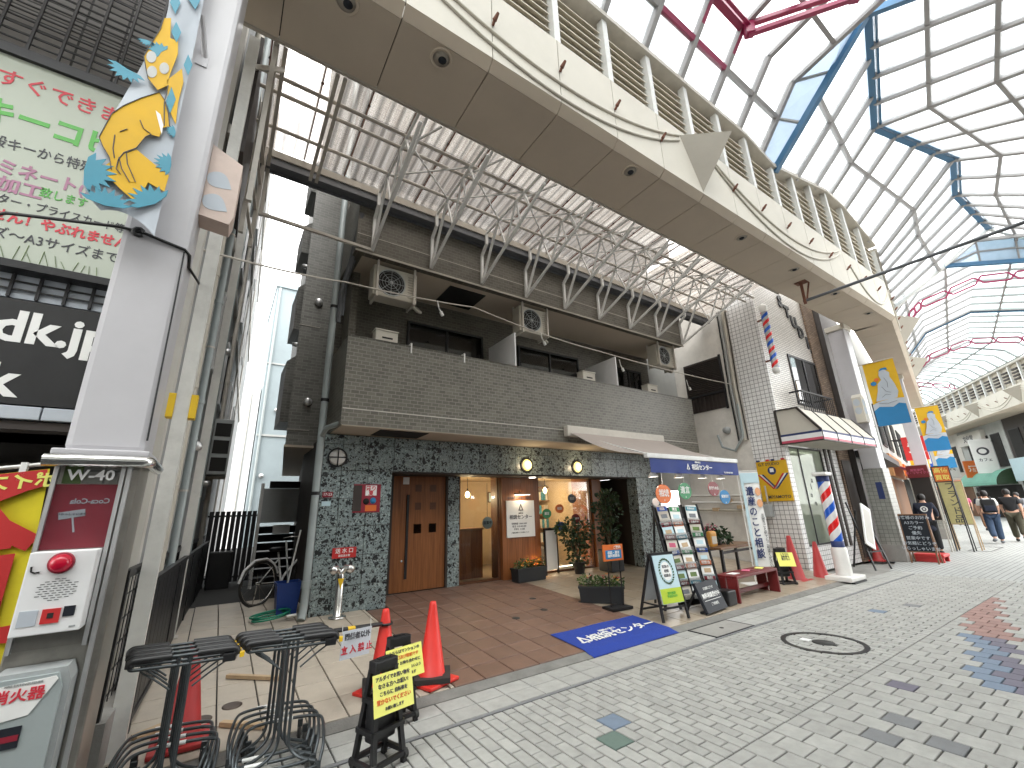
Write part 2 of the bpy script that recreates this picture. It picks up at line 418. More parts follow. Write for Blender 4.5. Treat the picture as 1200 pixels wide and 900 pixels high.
brick_mat('wall_tile', (.08, .072, .056), (.118, .108, .086), (.155, .145, .12), .125, .06, .005, 'wall', rough=.42, var=.1)
brick_mat('tile_front', (.090, .083, .066), (.143, .133, .109), (.20, .19, .16), .125, .06, .006, 'wall', rough=.42, var=.1)
brick_mat('wing_tile', (.13, .128, .115), (.19, .188, .17), (.24, .235, .215), .16, .06, .005, 'wall', rough=.42, var=.12)  # paler copy of the wall tile, the wing's sky light in its colour
mat('alley_wall', (.33, .34, .34), .75, var=.1, scale=1.2, dirt=.25)
brick_mat('white_tile', (.74, .73, .72), (.82, .81, .80), (.10, .095, .09), .108, .108, .0055, 'wall', offset=0., rough=.3, var=.06)
brick_mat('white_tile_front', (.56, .53, .49), (.62, .59, .55), (.14, .13, .12), .227, .06, .008, 'wall', rough=.3, var=.08)
brick_mat('stone_brick', (.15, .095, .06), (.24, .165, .11), (.07, .05, .04), .2, .062, .009, 'wall', rough=.8, bump=1, var=.3)
brick_mat('post_tile', (.25, .25, .225), (.31, .31, .28), (.13, .13, .12), .10, .10, .006, 'wall', offset=0., rough=.35)
brick_mat('far_paving', (.36, .365, .35), (.40, .405, .39), (.16, .16, .155), .2, .1, .008, 'xy', rough=.85, var=.1, bump=.3)
brick_mat('mesh_tile', (.20, .19, .18), (.24, .23, .22), (.012, .012, .012), .30, .10, .010, 'wall', offset=0., rough=.4, var=.12)
pane_mat('roof_glass', (.97, .99, 1), trans=.16, gloss=.04)
pane_mat('roof_frost', (.44, .49, .55), trans=.6, gloss=.03, tcol=(.62, .70, .78))
pane_mat('roof_glass_side', (.86, .93, .94), trans=.18, gloss=.04, tcol=(.80, .88, .88))
pane_mat('shop_glass', (.92, .92, .9), gloss=.08)
pane_mat('door_frost', (.80, .85, .74), trans=.55, gloss=.06, tcol=(.70, .76, .66))
pane_mat('window_dark', (.30, .31, .32), gloss=.16)
pane_mat('clear_film', (.96, .96, .96), gloss=.035, rough=.08)
def terrazzo():
    m = bpy.data.materials.new('terrazzo'); m.use_nodes = True; MATS['terrazzo'] = m
    t = m.node_tree; b = t.nodes['Principled BSDF']; L = t.links.new
    co = _n(t, 'ShaderNodeTexCoord'); oi = _n(t, 'ShaderNodeObjectInfo')
    mp = _n(t, 'ShaderNodeMapping'); L(co.outputs['Object'], mp.inputs['Vector'])
    wn_ = _n(t, 'ShaderNodeTexNoise'); wn_.inputs['Scale'].default_value = 8; L(mp.outputs[0], wn_.inputs['Vector'])
    ad = _n(t, 'ShaderNodeVectorMath', operation='MULTIPLY_ADD'); L(wn_.outputs['Color'], ad.inputs[0]); ad.inputs[1].default_value = (.06,) * 3; L(mp.outputs[0], ad.inputs[2])
    col = None
    base = (.225, .275, .275, 1)
    prev = None
    for sc, th0, th1, lo, hi, dens in ((10.5, .30, .34, (.012, .014, .016, 1), (.02, .024, .028, 1), .34), (23, .34, .40, (.02, .022, .025, 1), (.34, .42, .42, 1), .5), (50, .36, .44, (.015, .018, .02, 1), (.40, .46, .45, 1), .45)):
        vo = _n(t, 'ShaderNodeTexVoronoi', feature='F1', distance='EUCLIDEAN'); vo.inputs['Scale'].default_value = sc; vo.inputs['Randomness'].default_value = 1; L(ad.outputs[0], vo.inputs['Vector'])
        ed = _n(t, 'ShaderNodeTexVoronoi', feature='DISTANCE_TO_EDGE'); ed.inputs['Scale'].default_value = sc; L(ad.outputs[0], ed.inputs['Vector'])
        ms = _n(t, 'ShaderNodeMapRange'); ms.inputs[1].default_value = .13; ms.inputs[2].default_value = .17; L(ed.outputs['Distance'], ms.inputs[0])
        sx = _n(t, 'ShaderNodeSeparateColor'); L(vo.outputs['Color'], sx.inputs[0])
        gt = _n(t, 'ShaderNodeMath', operation='LESS_THAN'); L(sx.outputs[0], gt.inputs[0]); gt.inputs[1].default_value = dens
        mk = _n(t, 'ShaderNodeMath', operation='MULTIPLY'); L(ms.outputs[0], mk.inputs[0]); L(gt.outputs[0], mk.inputs[1])
        g2 = _n(t, 'ShaderNodeMath', operation='GREATER_THAN'); L(sx.outputs[1], g2.inputs[0]); g2.inputs[1].default_value = .62
        cc = _n(t, 'ShaderNodeMix', data_type='RGBA'); L(g2.outputs[0], cc.inputs[0]); cc.inputs[6].default_value = lo; cc.inputs[7].default_value = hi
        mx = _n(t, 'ShaderNodeMix', data_type='RGBA'); L(mk.outputs[0], mx.inputs[0])
        if prev is None: mx.inputs[6].default_value = base
        else: L(prev, mx.inputs[6])
        L(cc.outputs[2], mx.inputs[7]); prev = mx.outputs[2]
    L(prev, b.inputs['Base Color']); b.inputs['Roughness'].default_value = .32
terrazzo()
def wood(name, c1, c2, axis='z', rough=.4):
    m = bpy.data.materials.new(name); m.use_nodes = True; MATS[name] = m
    t = m.node_tree; b = t.nodes['Principled BSDF']; L = t.links.new
    co = _n(t, 'ShaderNodeTexCoord'); mp = _n(t, 'ShaderNodeMapping'); L(co.outputs['Object'], mp.inputs[0])
    mp.inputs['Scale'].default_value = {'z': (22, 22, .8), 'x': (.8, 22, 22)}[axis]
    nz = _n(t, 'ShaderNodeTexNoise'); nz.inputs['Scale'].default_value = 2; nz.inputs['Detail'].default_value = 6; nz.inputs['Distortion'].default_value = .6; L(mp.outputs[0], nz.inputs['Vector'])
    oi = _n(t, 'ShaderNodeObjectInfo'); ad = _n(t, 'ShaderNodeMath', operation='MULTIPLY_ADD'); L(oi.outputs['Random'], ad.inputs[0]); ad.inputs[1].default_value = .3; L(nz.outputs['Fac'], ad.inputs[2])
    rp = _n(t, 'ShaderNodeValToRGB'); rp.color_ramp.elements[0].position = .35; rp.color_ramp.elements[0].color = rgb(c1); rp.color_ramp.elements[1].position = .9; rp.color_ramp.elements[1].color = rgb(c2)
    L(ad.outputs[0], rp.inputs[0]); L(rp.outputs[0], b.inputs['Base Color']); b.inputs['Roughness'].default_value = rough
wood('wood_door', (.16, .055, .016), (.33, .125, .04)); wood('wood_plank', (.15, .05, .016), (.33, .12, .04)); wood('wood_top', (.10, .05, .025), (.26, .14, .07), 'x')
def corrugated_mat():
    m = bpy.data.materials.new('corrugated_plastic'); m.use_nodes = True; MATS['corrugated_plastic'] = m
    t = m.node_tree; t.nodes.clear(); L = t.links.new
    o = _n(t, 'ShaderNodeOutputMaterial')
    co = _n(t, 'ShaderNodeTexCoord'); mp = _n(t, 'ShaderNodeMapping'); mp.inputs['Scale'].default_value = (13, .35, 1); L(co.outputs['Object'], mp.inputs[0])
    nz = _n(t, 'ShaderNodeTexNoise'); nz.inputs['Scale'].default_value = 1.6; nz.inputs['Detail'].default_value = 7; nz.inputs['Roughness'].default_value = .7; L(mp.outputs[0], nz.inputs['Vector'])
    rp = _n(t, 'ShaderNodeValToRGB'); e = rp.color_ramp.elements
    e[0].position = .34; e[0].color = (.50, .44, .40, 1); e[1].position = .66; e[1].color = (.95, .92, .89, 1); L(nz.outputs['Fac'], rp.inputs[0])
    sx = _n(t, 'ShaderNodeSeparateXYZ'); L(co.outputs['Object'], sx.inputs[0])
    ml = _n(t, 'ShaderNodeMath', operation='MULTIPLY_ADD'); L(sx.outputs[0], ml.inputs[0]); ml.inputs[1].default_value = 2 * math.pi / .1525; ml.inputs[2].default_value = 1.2
    sn = _n(t, 'ShaderNodeMath', operation='SINE'); L(ml.outputs[0], sn.inputs[0])
    fold_tone = _n(t, 'ShaderNodeMapRange'); L(sn.outputs[0], fold_tone.inputs[0]); fold_tone.inputs[1].default_value = -1; fold_tone.inputs[2].default_value = .3; fold_tone.inputs[3].default_value = .45; fold_tone.inputs[4].default_value = 1
    mm = _n(t, 'ShaderNodeMix', data_type='RGBA', blend_type='MULTIPLY'); mm.inputs[0].default_value = 1; L(rp.outputs[0], mm.inputs[6]); L(fold_tone.outputs[0], mm.inputs[7])   # bright and dark of the folds put into the colour
    tr = _n(t, 'ShaderNodeBsdfTransparent'); L(mm.outputs[2], tr.inputs[0])
    tl = _n(t, 'ShaderNodeBsdfTranslucent'); L(mm.outputs[2], tl.inputs[0])
    gl = _n(t, 'ShaderNodeBsdfGlossy'); gl.inputs['Roughness'].default_value = .25
    m1 = _n(t, 'ShaderNodeMixShader'); m1.inputs[0].default_value = .24; L(tr.outputs[0], m1.inputs[1]); L(tl.outputs[0], m1.inputs[2])
    m2 = _n(t, 'ShaderNodeMixShader'); m2.inputs[0].default_value = .06; L(m1.outputs[0], m2.inputs[1]); L(gl.outputs[0], m2.inputs[2])
    L(m2.outputs[0], o.inputs['Surface'])
corrugated_mat()
# ================================================================ ground, street, forecourt
_ci = cam.matrix_world.inverted()
def px(p):
    q = _ci @ Vector(p)
    if q.z > -.05: return None
    return (600 + 496.7 * q.x / -q.z, 450 - 496.7 * q.y / -q.z)
def seen(p, m=60):
    q = px(p)
    return q is not None and -m < q[0] < 1200 + m and -m < q[1] < 900 + m
MB().add([(-300, -300, -.06), (300, -300, -.06), (300, 300, -.06), (-300, 300, -.06)], [(0, 1, 2, 3)]).build('ground', 'concrete')['kind'] = 'structure'
street = MB().box(-6, 13.0, -3.2, 4.0, -.05, -.018).build('street_paving', 'joint'); street['kind'] = 'structure'
def block_mesh(lx, ly, nm):
    m = MB(); c = .004; h = .018
    a, b = lx / 2, ly / 2
    v = [(-a, -b, -h), (a, -b, -h), (a, b, -h), (-a, b, -h), (-a, -b, -c), (a, -b, -c), (a, b, -c), (-a, b, -c),
         (-a + c, -b + c, 0), (a - c, -b + c, 0), (a - c, b - c, 0), (-a + c, b - c, 0)]
    m.add(v, [(0, 1, 5, 4), (1, 2, 6, 5), (2, 3, 7, 6), (3, 0, 4, 7), (4, 5, 9, 8), (5, 6, 10, 9), (6, 7, 11, 10), (7, 4, 8, 11), (8, 9, 10, 11)])
    return m
cells = []
def colour(x, y):
    for (cx, cy, c) in ((2.77, 2.83, 'paver_blue'), (2.56, 2.66, 'paver_green')):
        if abs(x - cx) < .1 and abs(y - cy) < .1: return None
    return 'paver'
SPEC = [(2.8, 2.85, 'paver_blue'), (2.6, 2.65, 'paver_green'), (8.4, 2.85, 'paver_blue'), (9.2, 2.65, 'paver_dark')]
for i in range(-60, 131):                                   # small blocks, long side across the street
    x = i * .1 + .05
    for j in range(-1, 9):
        y0 = 2.05 + j * .2 - (.1 if i % 2 else 0); y1 = y0 + .2
        y0 = max(y0, 2.05); y1 = min(y1, 3.53)
        if y1 - y0 < .04: continue
        y = (y0 + y1) / 2
        if not seen((x, y, 0), 200) or (x - 6.14) ** 2 + (y - 2.69) ** 2 < .1 ** 2: continue
        parts = [(y0, y1)]
        for a, b, c in SPEC:
            if abs(x - a) < .09: parts = [(p, min(q, b - .1)) for p, q in parts] + [(max(p, b + .1), q) for p, q in parts]
        for p, q in parts:
            if q - p > .03: cells.append((x, (p + q) / 2, .1, q - p, 'paver'))
for a, b, c in SPEC:
    cells.append((a, b, .2, .2, c))
for i in range(-30, 66):                                    # square blocks in the middle of the street
    x = i * .2 + .1
    for j in range(-26, 1):
        y0 = 2.05 + j * .2 - (.1 if i % 2 else 0); y1 = min(y0 + .2, 2.05)
        if y1 - y0 < .04: continue
        y = (y0 + y1) / 2
        if not seen((x, y, 0), 200): continue
        c = 'paver'
        t = (x - 6.0) / 5.0; cy = 1.22 + t * 1.03; w = .17 + .05 * t
        if -.02 < t < .38 and abs(y - cy) < w: c = 'paver_blue' if y > cy - .02 else 'paver_purple'
        elif .38 <= t < 1.05 and abs(y - cy) < w: c = 'paver_red'
        if (i, j) == (26, -2): c = 'paver_purple'
        if (i, j) in ((20, -3), (21, -4), (22, -3), (19, -5), (15, -3)): c = 'paver_dark'
        cells.append((x, y, .2, y1 - y0, c))
for i in range(-20, 44):                                    # border row along the kerb
    x = i * .3 + .15
    for j in range(2):
        y = 3.685 + j * .21
        if seen((x, y, 0), 200) and not (5.42 < x < 6.35): cells.append((x, y, .3, .21, 'paver'))
def show(c):
    x, y = c[0], c[1]
    return (c[2] * c[3]) * 1.6 / (x * x + y * y + 2.56) ** 1.5 if seen((x, y, 0), 0) else 0
cells.sort(key=show, reverse=True)
gap = .006; meshes = {}; rest = {}
for k, (x, y, lx, ly, c) in enumerate(cells):
    dz = random.uniform(-.0012, .0012); g = .011
    if k < 290:
        key = (round(lx, 3), round(ly, 3), c)
        if key not in meshes:
            me = bpy.data.meshes.new('paver'); b = block_mesh(lx - g, ly - g, '')
            me.from_pydata(b.v, [], b.f); me.materials.append(M(c)); me.update(); meshes[key] = me
        o = bpy.data.objects.new('paver', meshes[key]); COL.objects.link(o); o.parent = street
        o.location = (x, y, dz); o.rotation_euler = (random.uniform(-.002, .002), random.uniform(-.002, .002), random.uniform(-.006, .006))
    else:
        b = block_mesh(lx - g, ly - g, ''); r = rest.setdefault(c, MB())
        r.add([(p[0] + x, p[1] + y, p[2] + dz) for p in b.v], b.f)
for c, r in rest.items():
    o = r.build('pavers', c, street, fix=False); o['kind'] = 'stuff'
strip = MB().box(-6, 13, 3.54, 3.575, -.008, -.002).build('dirty_joint_strip', 'paver_dark', street)  # dark dirty joint line beside the border row
far = MB().add([(13.0, -3.2, 0), (18, -3.2, 0), (38, 0.4, 0), (60, 13, 0), (90, 32, 0), (86, 40, 0), (56, 23.5, 0), (35, 9.0, 0), (16.8, 4.8, 0), (13.0, 4.0, 0)], [(0, 1, 8, 9), (1, 2, 7, 8), (2, 3, 6, 7), (3, 4, 5, 6)]).build('far_street_paving', 'far_paving', fix=False); far['kind'] = 'structure'
# ---- cast covers set in the paving
mh = thing('manhole_cover', 'round inlaid manhole cover with dark ring in the grey paving', 'manhole cover', (6.14, 2.69, 0))
MB().ring([(.38, -.006), (.38, .0045), (.435, .0045), (.435, -.006)], n=44).build('ring', 'black_metal', mh)
MB().lathe([(.001, .003), (.115, .0045), (.115, -.006)], n=24).build('hub', 'rubber', mh)
for a in (.5, 3.6): MB().obox((.385 * math.cos(a), .385 * math.sin(a), .003), .05, .09, .004, Matrix.Rotation(a, 3, 'Z')).build('lug', 'black_metal', mh)
MB().box(-.07, .02, .13, .23, .0, .0045).build('marker_plate', 'white_paint', mh)
uc = thing('utility_cover', 'square concrete utility cover beside the blue mat', 'utility cover', (5.85, 3.78, 0))
MB().box(-.42, .42, -.19, .19, -.008, .004).build('plate', 'concrete', uc)
MB().box(-.44, .44, -.21, -.195, -.008, .006).box(-.44, .44, .195, .21, -.008, .006).box(-.44, -.425, -.21, .21, -.008, .006).box(.425, .44, -.21, .21, -.008, .006).build('frame', 'black_metal', uc)
MB().lathe([(.03, .006), (.03, -.004)], n=12).build('lifting_hole', 'dark', uc)
sc2 = thing('floor_hatch', 'thin rectangular hatch outline in far street paving', 'hatch', (20.2, 3.6, 0))
MB().box(-.9, .9, -.25, -.23, .001, .006).box(-.9, .9, .23, .25, .001, .006).box(-.9, -.86, -.25, .25, .001, .006).box(.86, .9, -.25, .25, .001, .006).build('frame', 'black_metal', sc2)
# ---- kerb and sloping forecourt
kerb = MB(); kerb.prism([(4.0, -.05), (4.0, .004), (4.135, .030), (4.135, -.05)], -.45, 11.4, 'yz'); k = kerb.build('kerb', 'kerb'); k['kind'] = 'structure'
fore = MB().add([(-.45, 4.137, zf(4.137) - .016), (11.5, 4.137, zf(4.137) - .016), (11.5, 8.0, zf(8) - .016), (-.45, 8.0, zf(8) - .016), (-.45, 25, .25), (11.5, 25, .25)], [(0, 1, 2, 3), (3, 2, 5, 4)]).build('forecourt', 'joint'); fore['kind'] = 'structure'
def tiles(area, m, x0, x1, y0, y1, sx, sy, xo, skip, g=.011):
    base = MB().box(x0 + .01, x1 - .01, y0, y0 + .004, zf(y0) - .03, zf(y0) - .02).build(area, 'joint'); base['kind'] = 'structure'
    ms = {}
    i0 = math.floor((x0 - xo) / sx)
    for i in range(i0, int((x1 - xo) / sx) + 1):
        for j in range(int((y1 - y0) / sy) + 1):
            a0, a1 = max(x0, xo + i * sx), min(x1, xo + (i + 1) * sx)
            b0, b1 = y0 + j * sy, min(y1, y0 + (j + 1) * sy)
            if a1 - a0 < .03 or b1 - b0 < .03: continue
            cx, cy_ = (a0 + a1) / 2, (b0 + b1) / 2
            if skip(cx, cy_): continue
            key = (round(a1 - a0, 3), round(b1 - b0, 3))
            if key not in ms:
                me = bpy.data.meshes.new('tile'); b = block_mesh(key[0] - g, key[1] - g, ''); me.from_pydata(b.v, [], b.f); me.materials.append(M(m)); me.update(); ms[key] = me
            o = bpy.data.objects.new('tile', ms[key]); COL.objects.link(o); o.parent = base
            o.location = (cx, cy_, zf(cy_) + random.uniform(-.0008, .0008))
            o.rotation_euler = (math.atan(.06) if cy_ < 8 else 0, 0, 0)
tiles('beige_tiled_pavement', 'tile_beige', -.44, 2.07, 4.14, 9.0, .3, .4, 1.12, lambda x, y: (x > 1.27 and y > 7.15) or x < -.42 + .042 * (y - 4.3))
tiles('terracotta_pavement', 'tile_red', 2.07, 5.23, 4.14, 7.88, .33, .33, 2.07, lambda x, y: x < 2.42 and y > 7.2)
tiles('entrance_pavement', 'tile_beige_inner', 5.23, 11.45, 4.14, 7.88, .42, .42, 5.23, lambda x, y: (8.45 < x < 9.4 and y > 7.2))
MB().box(-.45, 1.3, 9.0, 24, .22, .25).build('alley_path', 'wall_grey')['kind'] = 'structure'
for i, (x, y) in enumerate(((.33, 4.85), (.12, 4.72))):
    d = thing('floor_drain', ('round metal floor drain in beige tiles, nearest the carts', 'round metal floor drain in beige tiles, beside the fence post')[i], 'drain', (x, y, zf(y) + .002))
    d.rotation_euler.x = math.atan(.06)
    MB().lathe([(.001, .004), (.06, .004), (.075, .001), (.075, -.004)], n=20).build('lid', mat('bronze', (.10, .075, .06), .5, .5), d)
for i, (x, y) in enumerate(((3.75, 5.6), (4.35, 5.72), (4.6, 6.35), (5.15, 5.75))):
    d = thing('floor_drain', ('round brass cover in red tiles, leftmost of four', 'round brass cover in red tiles, second from left', 'round brass cover in red tiles nearest the shop', 'round brass cover at the edge of the red tiles')[i], 'drain', (x, y, zf(y) + .001), group='round covers in the red tiles')
    d.rotation_euler.x = math.atan(.06)
    MB().lathe([(.001, .003), (.05, .003), (.058, .001), (.058, -.004)], n=18).build('lid', 'rubber', d)
for (a, b, w, l) in (((.25, 4.52), (.52, 4.30), .05, 'pale timber offcut lying on tiles behind the front cart'), ((.30, 5.5), (.75, 5.15), .045, 'thin pale batten lying on tiles beyond the carts'), ((-.05, 4.75), (-.28, 4.62), .09, 'dusty timber block beside the fence post')):
    va, vb = Vector((a[0], a[1], zf(a[1]) + .022)), Vector((b[0], b[1], zf(b[1]) + .022))
    tag(MB().bar(va, vb, w, .03).build('timber_offcut', 'wood_pale'), l, 'timber')
# ================================================================ apartment building with the shop
apt = thing('apartment_building', 'grey tiled apartment block with terrazzo ground floor and long tiled balcony', 'building', (1.3, 7.2, .2), world=True)
B = lambda: MB()
# ground floor core walls
B().box(1.30, 2.38, 7.23, 9.4, 0, 2.86).build('ground_floor_wall', 'dark_brown', apt)
B().box(1.30, 9.33, 7.23, 7.75, 2.28, 2.86).build('header_wall', 'dark_brown', apt)
B().box(8.52, 9.33, 7.23, 9.0, 0, 2.29).build('pier_wall', 'dark_brown', apt)  # bare passage side is dark brown to stand in for shaded terrazzo
B().box(2.38, 9.33, 7.75, 11.0, 2.36, 2.5).build('recess_ceiling', 'warm_wall', apt)
B().box(2.38, 8.52, 7.23, 7.74, 2.262, 2.278).build('header_underside', 'dark_brown', apt)
# terrazzo cladding panels, each its own slab
def panel(x0, x1, z0, z1, y=7.2, face='S'):
    g = .004
    m = MB()
    if face == 'S': m.bbox(x0 + g, x1 - g, y, y + .028, z0 + g, z1 - g, .003)
    else: m.bbox(y, y + .028, x0 + g, x1 - g, z0 + g, z1 - g, .003)
    m.build('terrazzo_panel', 'terrazzo', apt)
xs = [1.27, 1.56, 1.98, 2.385]
zs = [.16, .58, 1.0, 1.43, 1.85, 2.285]
for i in range(3):
    for j in range(5): panel(xs[i], xs[i + 1], zs[j], zs[j + 1])
hx = [1.27, 1.56] + [1.98 + .42 * k for k in range(18)] + [9.36]
for a, b in zip(hx, hx[1:]):
    for z0, z1 in ((2.285, 2.70), (2.70, 2.856)): panel(a, b, z0, z1)
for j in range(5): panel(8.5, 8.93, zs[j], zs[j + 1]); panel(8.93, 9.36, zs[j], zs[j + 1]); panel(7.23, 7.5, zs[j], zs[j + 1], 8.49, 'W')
for j in range(5): panel(3.72, 3.99, zs[j], zs[j + 1], 7.86)
for j in range(5): panel(2.385, 2.62, zs[j], zs[j + 1], 7.88)
B().box(3.74, 3.97, 7.90, 8.3, .2, 2.36).box(2.385, 2.60, 7.92, 8.3, .2, 2.36).build('recess_wall', 'dark_brown', apt)
# corner pipe chase (light glazed strip at the corner)
# big timber door
dr = B().bbox(2.64, 3.70, 7.90, 7.95, .27, 2.27, .004).build('door', 'wood_door', apt); dr['label'] = 'dark brown timber entrance door with tall slot handle'
B().box(2.60, 2.64, 7.86, 7.97, .25, 2.32).box(3.70, 3.74, 7.855, 7.97, .25, 2.32).box(2.60, 3.74, 7.857, 7.97, 2.275, 2.33).build('door_frame', 'dark_brown', apt)
B().box(2.915, 2.96, 7.875, 7.905, .48, 1.93).build('handle', 'black_metal', dr)
for (x, z) in ((3.14, 1.32), (3.44, 1.32)): B().box(x - .075, x + .075, 7.893, 7.903, z - .08, z + .08).build('glass_inset', 'window_dark', dr)
for (x, z) in ((3.14, 1.72), (3.44, 1.72), (3.14, 2.05), (3.44, 2.05)): B().box(x - .06, x + .06, 7.896, 7.902, z - .065, z + .065).build('carved_inset', 'wood_dark', dr)
B().box(2.83, 2.95, 7.894, 7.902, 2.12, 2.25).build('sticker', 'paper', dr)
B().lathe([(.018, 0), (.018, .02), (.012, .03)], (2.86, 7.885, .78), 12, 'y').build('lock', 'chrome', dr)
# shop front: left window, timber pillar, right window
def window(x0, x1, z0, z1, y, fm, gm, parent, fw=.04, mull=(), nm='window'):
    w = MB().box(x0, x0 + fw, y, y + .06, z0, z1).box(x1 - fw, x1, y, y + .06, z0, z1).box(x0 + fw, x1 - fw, y, y + .06, z0, z0 + fw).box(x0 + fw, x1 - fw, y, y + .06, z1 - fw, z1)
    for q in mull: w.box(q - fw / 2, q + fw / 2, y + .001, y + .061, z0 + fw, z1 - fw)
    o = w.build(nm, fm, parent)
    MB().box(x0 + fw - .004, x1 - fw + .004, y + .026, y + .034, z0 + fw - .004, z1 - fw + .004).build('pane', gm, o)
    return o
window(3.99, 4.94, .26, 2.34, 7.9, 'wood_dark', 'shop_glass', apt)
window(5.95, 7.60, .26, 2.36, 7.9, 'wood_dark', 'shop_glass', apt)
for i in range(6):
    a = 4.95 + i * .1635
    B().bbox(a, a + .161, 7.80, 7.9, .25, 2.28, .003).build('timber_plank', 'wood_plank', apt)
B().box(4.98, 5.9, 7.9, 8.3, .2, 2.36).build('pillar_core', 'wood_dark', apt)
B().box(7.62, 7.92, 7.85, 8.6, .2, 2.36).build('timber_jamb', 'wood_plank', apt)
# dark passage
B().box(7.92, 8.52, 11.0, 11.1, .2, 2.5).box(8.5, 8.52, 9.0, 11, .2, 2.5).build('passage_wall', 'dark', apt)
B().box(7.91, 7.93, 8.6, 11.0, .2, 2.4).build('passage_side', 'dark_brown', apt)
# room behind the glass
B().box(3.9, 7.8, 10.3, 10.4, .2, 2.5).box(3.88, 3.98, 8.3, 11, .2, 2.5).box(7.62, 7.72, 8.6, 11, .2, 2.5).build('room_wall', 'warm_wall', apt)
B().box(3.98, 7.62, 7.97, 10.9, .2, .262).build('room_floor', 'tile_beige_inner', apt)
B().box(3.98, 7.62, 8.3, 10.9, 2.355, 2.36).build('room_ceiling', 'warm_wall', apt)
# 2F slab, parapet, back wall
B().box(1.35, 10.15, 6.46, 7.7, 2.862, 2.95).build('balcony_slab', 'soffit', apt)
B().box(1.33, 10.17, 6.45, 6.60, 2.875, 4.285).build('balcony_parapet', 'tile_front', apt)
B().box(1.33, 1.47, 6.60, 7.7, 2.875, 4.283).build('balcony_side', 'tile_front', apt)
B().box(1.34, 10.16, 6.443, 6.449, 3.115, 3.13).build('drip_line', 'steel_pale', apt)
B().box(1.32, 10.18, 6.44, 6.62, 4.285, 4.30).build('parapet_coping', 'wall_tile', apt)
B().box(1.95, 2.75, 6.55, 7.1, 2.852, 2.861).build('ceiling_vent', 'dark', apt)
B().box(1.35, 10.15, 7.7, 7.9, 2.86, 5.84).build('upper_wall', 'wall_tile', apt)
B().box(10.15, 11.45, 7.7, 7.9, 2.0, 9).build('gap_wall', 'wall_grey', apt)
for x0, x1 in ((2.7, 4.45), (5.41, 7.31), (8.71, 9.75)):
    window(x0, x1, 3.1, 5.34, 7.65, 'black_metal', 'window_dark', apt, mull=((x0 + x1) / 2,))
    B().box(x0 + .05, x1 - .05, 7.692, 7.698, 3.15, 5.3).build('curtain', 'curtain', apt)
for x in (4.62, 7.57): B().box(x - .03, x, 6.62, 7.65, 3.0, 5.1).build('partition', 'white_paint', apt)
for x in (4.58, 7.53): B().box(x - .003, x + .001, 6.62, 7.65, 3.0, 3.002).build('partition_trim', 'black_metal', apt)
# 3F slab, parapet and tower
B().box(1.35, 10.15, 6.46, 7.7, 5.842, 5.95).build('balcony_slab', 'soffit', apt)
B().box(1.33, 10.17, 6.45, 6.60, 5.83, 7.28).build('balcony_parapet', 'wall_tile', apt)
B().box(1.33, 1.47, 6.60, 7.7, 5.83, 7.27).build('balcony_side', 'wall_tile', apt)
B().box(1.34, 10.16, 6.443, 6.449, 6.14, 6.152).build('drip_line', 'steel_pale', apt)
B().box(1.32, 10.18, 6.435, 6.452, 5.805, 5.84).build('slab_nosing', 'cream_trim', apt)
B().box(3.2, 4.0, 6.75, 7.5, 5.833, 5.841).build('escape_hatch', 'dark', apt)
B().box(1.35, 10.2, 7.7, 15, 5.95, 14.2).build('tower_wall', 'wall_tile', apt)
for k, z in enumerate((8.7, 11.6)):
    B().box(1.33, 10.17, 6.45, 6.60, z, z + 1.3).build('balcony_parapet', 'wall_tile', apt)
    B().box(1.35, 10.15, 6.46, 7.7, z + .012, z + .12).build('balcony_slab', 'soffit', apt)
    for x0, x1 in ((2.7, 4.45), (5.41, 7.31), (8.0, 9.75)): window(x0, x1, z + .3, z + 2.3, 7.65, 'black_metal', 'window_dark', apt, mull=((x0 + x1) / 2,))
# wing over the alley
B().prism([(.84, 8.4), (1.62, 8.4), (2.3, 14.6), (1.50, 14.6)], 2.82, 14.2, 'xy').build('side_wing', 'wing_tile', apt)
B().prism([(.82, 8.38), (1.62, 8.38), (2.3, 14.62), (1.48, 14.62)], 2.78, 2.818, 'xy').build('wing_underside', 'soffit', apt)
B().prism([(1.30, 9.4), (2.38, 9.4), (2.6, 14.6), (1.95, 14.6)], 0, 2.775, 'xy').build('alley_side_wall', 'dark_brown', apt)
for (z0, z1, x) in ((3.45, 4.75, .80), (5.5, 6.5, .84), (7.4, 8.1, .80), (9.1, 9.9, .84)):
    m = MB(); m.prism([(x, z0), (1.08, z0), (1.08, z1 + .25), (x, z1)], 9.6, 10.6, 'xz'); m.build('bay_box', 'wing_tile', apt)
B().box(1.475, 1.6, 7.2, 8.4, 2.87, 14.2).build('side_wall', 'wall_tile', apt)
for (x, z) in ((1.12, 5.66), (1.12, 3.62)):
    B().lathe([(.001, -.07), (.055, -.075), (.075, -.03), (.075, 0)], (x, 8.39, z), 18, 'y').build('vent_cap', 'alu', apt)
for z in (4.85, 6.6): B().lathe([(.001, -.09), (.04, -.08), (.05, 0)], (.87, 8.8, z), 12, 'x').build('vent_hood', 'alu', apt)
B().box(.825, 1.2, 8.385, 8.393, 3.09, 3.1).box(.825, 1.2, 8.386, 8.393, 5.12, 5.13).build('drip_line', 'steel_pale', apt)
